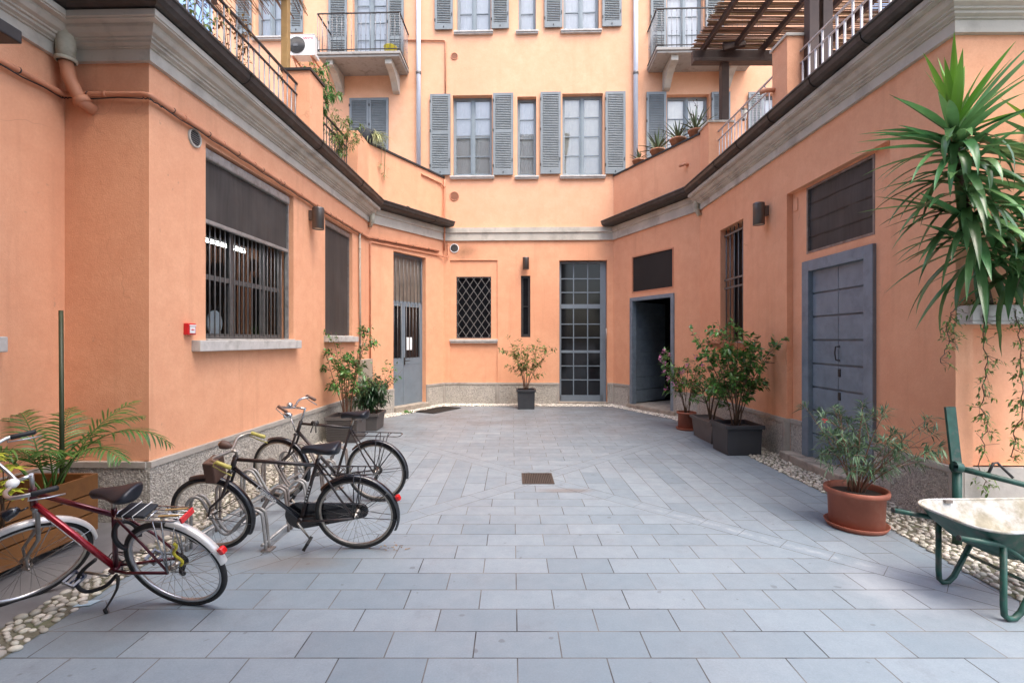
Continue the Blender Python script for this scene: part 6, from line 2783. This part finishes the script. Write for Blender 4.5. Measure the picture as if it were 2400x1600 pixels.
    for s, a in ((1, pa), (-1, pa + PI)):
        e = bb + V((math.cos(a) * .165, .068 * s, math.sin(a) * .165))
        cb_.tube([bb + V((0, .050 * s, 0)), bb + V((0, .062 * s, 0)), e], [.012, .010, .008], 8)
    crank = cb_.build('crank', 'oldchrome', root)
    for s, a in ((1, pa), (-1, pa + PI)):
        e = bb + V((math.cos(a) * .165, .075 * s, math.sin(a) * .165))
        pb = MB(T)
        c0 = e + V((0, .05 * s, 0))
        tilt = Matrix.Rotation(g('ptilt', .3), 3, 'Y')
        for x in (-.038, .026):
            pb.obox(c0 + tilt @ V((x, -.046, -.013)), tilt @ V((.014, 0, 0)), V((0, .092, 0)), tilt @ V((0, 0, .026)))
        pb.obox(c0 + tilt @ V((-.024, -.046, -.008)), tilt @ V((.05, 0, 0)), V((0, .010, 0)), tilt @ V((0, 0, .016)))
        pb.obox(c0 + tilt @ V((-.024, .036, -.008)), tilt @ V((.05, 0, 0)), V((0, .010, 0)), tilt @ V((0, 0, .016)))
        pb.tube([e, c0 + V((0, .044 * s, 0))], .006, 6)
        pb.build('pedal', g('pedm', 'tyre'), crank)
    if g('chaincase', True):
        mb = MB(T)
        for y0, y1 in ((-.050, -.030),):
            pr = []
            for i in range(17):
                a = PI / 2 * 3 - PI * (0) + PI * i / 16
                pr.append((bb.x + .02 + .125 * math.cos(a - 0), bb.z + .005 + .125 * math.sin(a)))
            for i in range(9):
                a = PI / 2 + PI * i / 8
                pr.append((ra.x - .02 + .07 * math.cos(a), ra.z + .07 * math.sin(a)))
            n = len(pr)
            vs = [V((x, y0, z)) for x, z in pr] + [V((x, y1, z)) for x, z in pr]
            mb.add(vs, [tuple(range(n)), tuple(range(n, 2 * n))[::-1]] + [(i, i + n, (i + 1) % n + n, (i + 1) % n) for i in range(n)])
        mb.build('chain_case', g('case', 'black'), root, bevel=.004)
    else:
        mb = MB(T)
        N = 40
        for r in (.088, .07):
            mb.tube([bb + V((math.cos(2 * PI * i / N) * r, -.045, math.sin(2 * PI * i / N) * r)) for i in range(N)], .0045, 5, closed=True)
        for i in range(5):
            a = 2 * PI * i / 5
            mb.tube([bb + V((0, -.045, 0)), bb + V((math.cos(a) * .085, -.045, math.sin(a) * .085))], .006, 5)
        mb.build('chainring', 'spoke', root)
        mb = MB(T)
        mb.tube([bb + V((0, -.045, .09)), ra + V((0, -.045, .04)), ra + V((-.03, -.045, .02)), ra + V((-.03, -.045, -.03)), ra + V((.02, -.045, -.11)), bb + V((0, -.045, -.09))], .004, 5)
        mb.build('chain', 'irond', root)
        mb = MB(T)
        for k, r in enumerate((.05, .043, .036, .03)):
            mb.lathe([(r, 0), (r, .003), (0, .003)], ra + V((0, -.05 + .006 * k, 0)), V((0, 1, 0)), 18)
        mb.obox(ra + V((.0, -.065, -.05)), V((.03, 0, -.08)), V((.03, 0, .012)), V((0, .014, 0)))
        mb.lathe([(.024, 0), (.024, .008), (0, .008)], ra + V((.035, -.055, -.125)), V((0, 1, 0)), 14)
        mb.build('derailleur', 'irond', root)
    # carrier
    if g('rack', True):
        mb = MB(T)
        rm = g('rackm', 'black')
        z = 2 * R + g('rackz', .075)
        xr, xf, wd = g('rxr', -.20), g('rxf', .22), .062
        loop = [V((xf + .03, 0, z + .0)), V((xf, wd, z)), V((xr + .03, wd, z)), V((xr, wd * .6, z)), V((xr, -wd * .6, z)), V((xr + .03, -wd, z)), V((xf, -wd, z))]
        mb.tube(loop, .0048, 6, closed=True)
        for t in (.25, .5, .75):
            x = xf + (xr - xf) * t
            mb.tube([V((x, -wd, z)), V((x, wd, z))], .004, 6)
        if g('rackslat', False):
            for y in (-.03, 0, .03):
                mb.tube([V((xf, y, z)), V((xr, y, z))], .0035, 6)
        for s in (-1, 1):
            mb.tube([V((xr * .45, wd * s, z)), V((0, .066 * s, R))], .0045, 6)
            mb.tube([V((xr * .15, wd * s, z)), V((0, .066 * s, R))], .0045, 6)
            mb.tube([V((xf, wd * s, z)), st_top + V((.0, .018 * s, -.05))], .0042, 6)
        rk = mb.build('rear_carrier', rm, root)
        if g('rackref', False):
            b = MB(T)
            b.obox(V((xr - .016, -.052, z - .024)), V((.014, 0, 0)), V((0, .104, 0)), V((0, 0, .038)))
            b.build('carrier_reflector', 'lightred', rk, bevel=.004)
        if g('rackload', False):
            b = MB(T)
            b.obox(V((xf - .20, -.058, z + .006)), V((.19, 0, .0)), V((0, .116, 0)), V((0, 0, .02)))
            b.build('inner_tube_roll', 'bolt', rk, bevel=.008)
            b = MB(T)
            for x in (xf - .15, xf - .08):
                b.tube([V((x, -.066, z)), V((x, -.066, z + .028)), V((x + .015, .066, z + .028)), V((x + .015, .066, z))], .003, 6)
            b.build('strap', 'white', rk)
            b = MB(T)
            b.obox(V((xr + .02, -.05, z + .005)), V((.13, .02, 0)), V((0, .012, 0)), V((0, 0, .006)))
            b.obox(V((xr + .03, .01, z + .005)), V((.12, .015, 0)), V((0, .012, 0)), V((0, 0, .006)))
            b.build('wooden_slat', 'wood_y', rk)
    if g('tail', True):
        a = math.radians(g('taila', 160))
        c = ra + V((math.cos(a), 0, math.sin(a))) * (R + .04)
        o_ = V((math.cos(a), 0, math.sin(a)))
        t_ = V((-math.sin(a), 0, math.cos(a)))
        b = MB(T)
        b.obox(c - t_ * .024 - V((0, .021, 0)) - o_ * .01, o_ * .038, t_ * .048, V((0, .042, 0)))
        b.build('tail_light', 'lightred', root, bevel=.010)
    if g('headlamp', None):
        b = MB(TS)
        q = hb + V((.10, 0, g('lampz', .12)))
        b.lathe([(.0, -.05), (.018, -.045), (.030, -.02), (.036, .02), (.037, .03), (.03, .03)], q, V((1, 0, -.05)), 18)
        b.tube([q + V((-.03, 0, -.02)), hb + V((.02, 0, .02))], .006, 6)
        hl = b.build('headlamp', g('headlamp', 'black'), root)
        b = MB(TS)
        b.lathe([(.034, .028), (.02, .034), (0, .036)], q, V((1, 0, -.05)), 18)
        b.build('lamp_glass', 'lens', hl)
    if g('stand', None):
        b = MB(T)
        q = bb + V((-.05, .045, -.02))
        # foot reaches the ground in world space
        e = g('stand', None)
        e_loc = T.inverted() @ V(e)
        m = q.lerp(e_loc, .35) + V((-.02, 0, 0))
        b.tube(smooth_path([q, m, e_loc + V((0, 0, .03))], 4), [.011 - .005 * i / 8 for i in range(9)], 8)
        ks = b.build('kickstand', 'irond', root)
        b = MB(T)
        b.tube([e_loc + V((0, 0, .035)), e_loc], .011, 8)
        b.build('stand_foot', 'tyre', ks)
    return root, T, TS, dict(bb=bb, hb=hb, ht=ht, ra=ra, fa=fa, st=st_top, sad=sad, ax=ax, dt0=dt0, cpt=cpt)


def hubpos(px, py, z):
    y = (EYE - z) * F / (py - CY)
    return V(((px - CX) / F * y, y, z))


def place(prx, pry, pfx, pfy, lean, R):
    hz = R * math.cos(lean)
    r, f = hubpos(prx, pry, hz), hubpos(pfx, pfy, hz)
    d = (f - r).normalized()
    lft = V((0, 0, 1)).cross(d)
    sh_ = lft * (-R * math.sin(lean))
    r, f = r + sh_, f + sh_
    r.z = f.z = 0
    return r, f


# 1: red city bicycle on its kickstand
ln = math.radians(22)
r, f = place(412, 1323, 71, 1302, ln, .343)
root, T, TS, q = bicycle('bicycle', 'red city bicycle with silver mudguards and carrier in the left foreground', r, f, ln, math.radians(56), .343, P=dict(
    paint='redp', paint2='redd', guard='fender', rim='alu', fork='galv', rack=True, rackm='chrome', rackslat=True, rackref=True, rackload=True, chaincase=False,
    bar='alu', grip='grip', rise=.11, back=.17, wide=.28, stem=.12, reach=.07, head=69, headlen=.15, seat_tube=.50, post=.10, drop=.03, dt=.020, tt=.0165, rackz=.07,
    springs=False, saddle_mark=True, taila=158, headlamp='black', lampz=.04, stand=gnd(250, 1436), fg0=52, fg1=196, rg0=100, rg1=172, pedal=8, ptilt=-.5, lever='alu', stay='chrome', bellm='white', pedm='navy'))
# ring lock on the seat stays and cable lock round the crank
b = MB(T)
c = q['ra'] + V((.26, 0, .23))
N = 30
b.tube([c + V((.0, .07 * math.cos(a), .085 * math.sin(a))) + V((.03 * math.sin(a), 0, 0)) for a in [(-.8 + (PI + 1.6) * i / N) for i in range(N + 1)]], .014, 8)
b.build('ring_lock', 'grip', root)
b = MB(T)
c = q['bb']
b.tube(smooth_path([c + V((.05, .05, .12)), c + V((.14, .09, .05)), c + V((.19, .11, -.04)), c + V((.16, .10, -.11)), c + V((.06, .06, -.10)), c + V((-.02, .03, -.03))]), .012, 10)
b.build('cable_lock', 'grip', root)
b = MB(T)
c = q['ra'] + V((.02, .0, .0))
for i in range(9):
    a = .5 + i * .14
    b.tube([c + V((-.11 - .02 * math.sin(i), .045, .05 + .02 * i)), c + V((-.11 - .02 * math.sin(i + 1), .045, .05 + .02 * (i + 1)))], .009, 6)
b.build('yellow_cord', 'yellow', root)
b = MB(T)
d = (q['bb'] - q['dt0'])
L = d.length
dn = d.normalized()
for k in range(11):
    b.obox(q['dt0'] + d * (.22 + .035 * k) + V((0, .0198, -.010)), dn * .022, V((0, .002, 0)), V((0, 0, .013)))
b.build('tube_decal', 'fender', root)

# 2: black roadster in the rack, front
ln = math.radians(16)
r, f = place(835, 1203, 496, 1204, ln, .335)
root, T, TS, q = bicycle('bicycle', 'old black bicycle with yellow grips and white lettering in the bike rack', r, f, ln, math.radians(-2), .335, P=dict(
    paint='black', paint2='blackrust', guard='black', rim='oldchrome', rack=True, rackz=.065, bar='oldchrome', grip='grip_y', stem=.05, reach=.05, back=.14, wide=.25, rise=.03, dip=.03,
    seat_tube=.57, post=.07, headlen=.13, drop=.04, fg0=70, fg1=210, rg0=42, rg1=205, taila=157, pedal=-122, ptilt=1.0, lever='grip_y', bell=False, headlamp=None, bbx=.46))
b = MB(T)
d = (q['bb'] - q['dt0'])
dn = d.normalized()
upv = dn.cross(V((0, 1, 0)))
if upv.z < 0:
    upv = -upv
# the bicycle points left in the picture: read from the head tube down towards the crank
add_text(b, 'Legnano', .058, q['dt0'] + d * .50 + V((0, .0175, 0)), dn, V((0, 1, 0)).cross(dn), .0015)
b.build('lettering', 'white', root)
b = MB(T)
sd = (q['bb'] - q['st']).normalized()
for k in range(6):
    p = q['st'].lerp(q['bb'], .42 + .05 * k)
    b.obox(p + V((-.006, .0155, -.006)), V((.012, 0, 0)), V((0, .001, 0)), V((0, 0, .014)))
b.build('tube_decal', 'fender', root)
# brown box and leather lamp at the handlebar
b = MB(TS)
p = q['hb'] + V((.07, 0, -.03))
b.obox(p + V((.03, -.08, -.06)), V((.09, 0, 0)), V((0, .15, 0)), V((0, 0, .18)))
b.build('front_box', 'brown', root, bevel=.012)
b = MB(TS)
b.lathe([(.0, -.045), (.016, -.04), (.030, -.01), (.035, .025), (.034, .042), (.0, .046)], q['cpt'] + V((.05, -.03, .03)), V((1, -.1, .15)), 18)
b.build('headlamp', 'brown', root)
b = MB(TS)
b.lathe([(.033, .042), (.022, .058), (0, .062)], q['cpt'] + V((.05, -.03, .03)), V((1, -.1, .15)), 18)
b.build('lamp_glass', 'chrome', root)

# 3: black roadster behind
ln = math.radians(8)
r, f = place(882, 1105, 657, 1098, ln, .335)
root, T, TS, q = bicycle('bicycle', 'black bicycle with chrome handlebar and empty carrier, farther back before the planters', r, f, ln, math.radians(-4), .335, P=dict(
    paint='blackrust', paint2='blackrust', guard='black', rim='oldchrome', rackm='black', rackz=.085, rxr=-.30, bar='chrome', grip='brown', stem=.16, reach=.14, back=.10, wide=.26, rise=.05, dip=.02,
    seat_tube=.57, post=.11, headlen=.15, drop=.0, fg0=70, fg1=200, rg0=45, rg1=190, tail=False, headlamp='chrome', lampz=.2, pedal=20, lever='chrome', chaincase=False))
b = MB(T)
p = q['ht'].lerp(q['st'], .28)
b.tube([p + V((.035, 0, .0)), p + V((-.035, 0, 0))], .024, 8)
b.tube([p + V((.0, .02, 0)), p + V((.025, .03, -.06)), p + V((.04, .03, -.10))], .006, 6)
b.tube([p + V((-.02, .02, 0)), p + V((-.02, .03, -.10))], .006, 6)
b.build('shift_lever', 'irond', root)

# ------------------------------------------------------------------ bicycle rack
x_r = -2.20
rk = thing('bicycle_rack', 'grey tubular steel bicycle rack holding the two black bicycles', 'bike rack', (-2.5, 5.0, 0))
ys = [4.10, 4.52, 4.94, 5.36, 5.78, 6.20]
for k, y in enumerate(ys):
    mb = MB()
    hi = k % 2 == 1
    x0 = -2.04 - .005 * k
    H = .34 if not hi else .40
    for dy_ in (-.028, .028):
        path = [(x0, .0), (x0 - .03, H - .07), (x0 - .05, H - .02), (x0 - .10, H), (x0 - .15, H - .03), (x0 - .24, .22), (x0 - .30, .15), (x0 - .36, .15), (x0 - .42, .22), (x0 - .52, .40), (x0 - .57, .445), (x0 - .62, .44), (x0 - .655, .40), (x0 - .66, .33), (x0 - .66, .0)]
        mb.tube(smooth_path([V((x, y + dy_, z)) for x, z in path], 4), .0125, 8)
    mb.build('wheel_holder', 'galvd' if hi else 'galv', rk)
mb = MB()
for x in (-2.06, -2.70):
    mb.tube([V((x, ys[0] - .06, .06)), V((x, ys[-1] + .06, .06))], .013, 8)
mb.tube([V((-2.36, ys[0] - .03, .145)), V((-2.36, ys[-1] + .03, .145))], .012, 8)
mb.build('rails', 'galv', rk)
mb = MB()
for y in (ys[0], ys[2], ys[4]):
    mb.box(-2.075, -1.995, y - .05, y + .05, .0, .012)
mb.build('foot_plates', 'galvd', rk)

# ------------------------------------------------------------------ wheelbarrow
wbw = thing('wheelbarrow', 'green wheelbarrow with a cement-caked tray at the right picture edge', 'wheelbarrow', (3.3, 3.28, 0))


def rrect(x0, x1, y0, y1, z, r, nose=0.0, n=6, zb=0.0):
    """rounded outline; nose narrows the far (x1) end; zb raises the x1 end"""
    pts = []
    for cx_, cy_, a0 in ((x1 - r, y1 - r - nose, 0), (x0 + r, y1 - r, 90), (x0 + r, y0 + r, 180), (x1 - r, y0 + r + nose, 270)):
        for i in range(n + 1):
            a = math.radians(a0 + 90 * i / n)
            x, y = cx_ + r * math.cos(a), cy_ + r * math.sin(a)
            pts.append(V((x, y, z + zb * (x - x0) / (x1 - x0))))
    return pts


TX0, TX1, TY0, TY1 = 2.90, 3.90, 2.98, 3.60
outs = [rrect(TX0, TX1, TY0, TY1, .575, .16, .04, zb=.03), rrect(TX0 + .05, TX1 - .04, TY0 + .03, TY1 - .03, .50, .15, .05, zb=.015), rrect(TX0 + .14, TX1 - .14, TY0 + .08, TY1 - .08, .41, .13, .06), rrect(TX0 + .21, TX1 - .24, TY0 + .12, TY1 - .12, .36, .11, .05)]


def shell(rings, mat, name, root, flip=False, cap=True):
    n = len(rings[0])
    mb = MB()
    vs = [p for r_ in rings for p in r_]
    fs = []
    for i in range(len(rings) - 1):
        for j in range(n):
            j2 = (j + 1) % n
            f_ = (i * n + j, i * n + j2, (i + 1) * n + j2, (i + 1) * n + j)
            fs.append(f_ if flip else f_[::-1])
    if cap:
        k = (len(rings) - 1) * n
        fs.append(tuple(range(k, k + n)))
    mb.add(vs, fs, True)
    return mb.build(name, mat, root)


tray = shell(outs, 'green', 'tray', wbw)
cen = sum(outs[0], V()) / len(outs[0])
ins = []
for k, ring in enumerate(outs):
    c_ = sum(ring, V()) / len(ring)
    ins.append([c_ + (p - c_) * (.975 - .008 * k) + V((0, 0, .010 if k else .001)) for p in ring])
shell(ins, 'tray', 'tray_lining', tray, flip=True)
mb = MB()
mb.tube(outs[0], .010, 8, closed=True)
mb.build('tray_rim', 'tray', tray)
fr_ = MB()
ya, yb = 3.055, 3.52
for y, hx in ((ya, 2.77), (yb, 2.75)):
    fr_.tube([V((hx, y - .015 if y < 3.2 else y + .02, .525)), V((hx + .3, y, .475)), V((3.25, y + (.02 if y < 3.2 else -.02), .335)), V((3.7, y + (.06 if y < 3.2 else -.06), .31)), V((4.25, 3.28 + (-.09 if y < 3.2 else .09), .20))], .017, 10)
fr_.build('frame', 'green', wbw)
for y, s in ((ya, -1), (yb, 1)):
    lg = MB()
    lg.tube([V((3.06, y, .47)), V((3.06, y, .10)), V((3.065, y, .04)), V((3.09, y, .018)), V((3.13, y, .02)), V((3.17, y, .06)), V((3.32, y, .35))], .018, 10)
    lg.build('leg', 'green', wbw)
mb = MB()
mb.bar(V((3.26, ya, .22)), V((3.26, yb, .22)), .03, .008)
mb.build('cross_brace', 'green', wbw)
for hx, y in ((2.77, ya - .015), (2.75, yb + .02)):
    mb = MB()
    mb.tube([V((hx - .004, y, .526)), V((hx + .002, y, .525))], .0185, 10)
    mb.tube([V((hx - .006, y, .526)), V((hx - .003, y, .526))], .013, 10)
    mb.build('handle_end', 'irond', wbw)
wh = MB()
N = 30
wc = V((4.25, 3.28, .19))
wh.tube([wc + V((math.cos(2 * PI * i / N) * .15, 0, math.sin(2 * PI * i / N) * .15)) for i in range(N)], .04, 10, closed=True)
wo = wh.build('wheel', 'tyre', wbw)
wh = MB()
wh.lathe([(.115, -.03), (.09, -.01), (.02, -.03), (.02, .03), (.09, .01), (.115, .03)], wc, V((0, 1, 0)), 20)
wh.tube([wc + V((0, -.11, 0)), wc + V((0, .11, 0))], .009, 8)
wh.build('rim', 'galvd', wo)
mb = MB()
q_ = V((3.15, 3.59, .58))
mb.obox(q_ + V((0, -.03, -.012)), V((.05, 0, 0)), V((0, .035, 0)), V((0, 0, .02)))
mb.build('rim_clip', 'galvd', tray)

# second barrow frame tipped upright against the wall
tf = thing('tipped_frame', 'green steel barrow frame standing tipped up against the right wall behind the wheelbarrow', 'frame', (4.0, 4.1, 0))
mb = MB()
a = at(2226, 953, 4.25)
b_ = at(2243, 1095, 4.20)
c_ = at(2244, 1180, 4.18)
mb.tube([V((b_.x, b_.y, .0)), b_, ], .034, 10)
mb.bar(b_ + V((0, 0, -.04)), a, .085, .022, up=V((0, 1, 0)))
mb.build('upright_leg', 'green', tf)
mb = MB()
p0 = at(2246, 1096, 4.18)
mb.tube([p0, at(2400, 1135, 4.05), at(2600, 1180, 3.95)], .024, 10)
mb.build('frame_tube', 'green', tf)
mb = MB()
mb.tube([at(2316, 1110, 4.22), at(2328, 1085, 4.22), at(2338, 1084, 4.22), at(2352, 1098, 4.2), at(2375, 1120, 4.15)], .011, 8)
mb.build('bent_rod', 'irond', tf)
mb = MB()
mb.lathe([(.045, -.03), (.05, 0), (.045, .03)], at(2243, 1094, 4.18), V((1, 0, -.2)), 12)
mb.build('clamp', 'green', tf)


# ------------------------------------------------------------------ camera, light
cam = bpy.data.cameras.new('camera')
cam.sensor_width = 36
cam.lens = F / 2400 * 36
cam.shift_y = -(800 - CY) / 2400
cam.clip_end = 300
cam.clip_start = .05
co = bpy.data.objects.new('camera', cam)
co.location = (0, 0, EYE)
co.rotation_euler = (PI / 2, 0, 0)
COL.objects.link(co)
SC.camera = co
w = bpy.data.worlds.new('World')
SC.world = w
w.use_nodes = True
nt = w.node_tree
sky = nt.nodes.new('ShaderNodeTexSky')
sky.sky_type = 'NISHITA'
sky.sun_disc = False
ELEV, AZ = math.radians(65), math.radians(146)
sky.sun_elevation = ELEV
sky.sun_rotation = AZ
sky.dust_density = 4.5
sky.ozone_density = 1.5
bg = nt.nodes['Background']
nt.links.new(sky.outputs[0], bg.inputs[0])
bg.inputs[1].default_value = .15
sl = bpy.data.lights.new('sun', 'SUN')
sl.energy = 0.45
sl.angle = math.radians(45)
sl.color = (1, .95, .88)
so = bpy.data.objects.new('sun', sl)
d = V((math.sin(AZ) * math.cos(ELEV), math.cos(AZ) * math.cos(ELEV), math.sin(ELEV)))
so.rotation_euler = d.to_track_quat('Z', 'Y').to_euler()
so.location = (0, 0, 20)
COL.objects.link(so)
SC.view_settings.view_transform = 'Standard'
SC.view_settings.look = 'None'
SC.view_settings.exposure = 1.95
SC.view_settings.gamma = 1
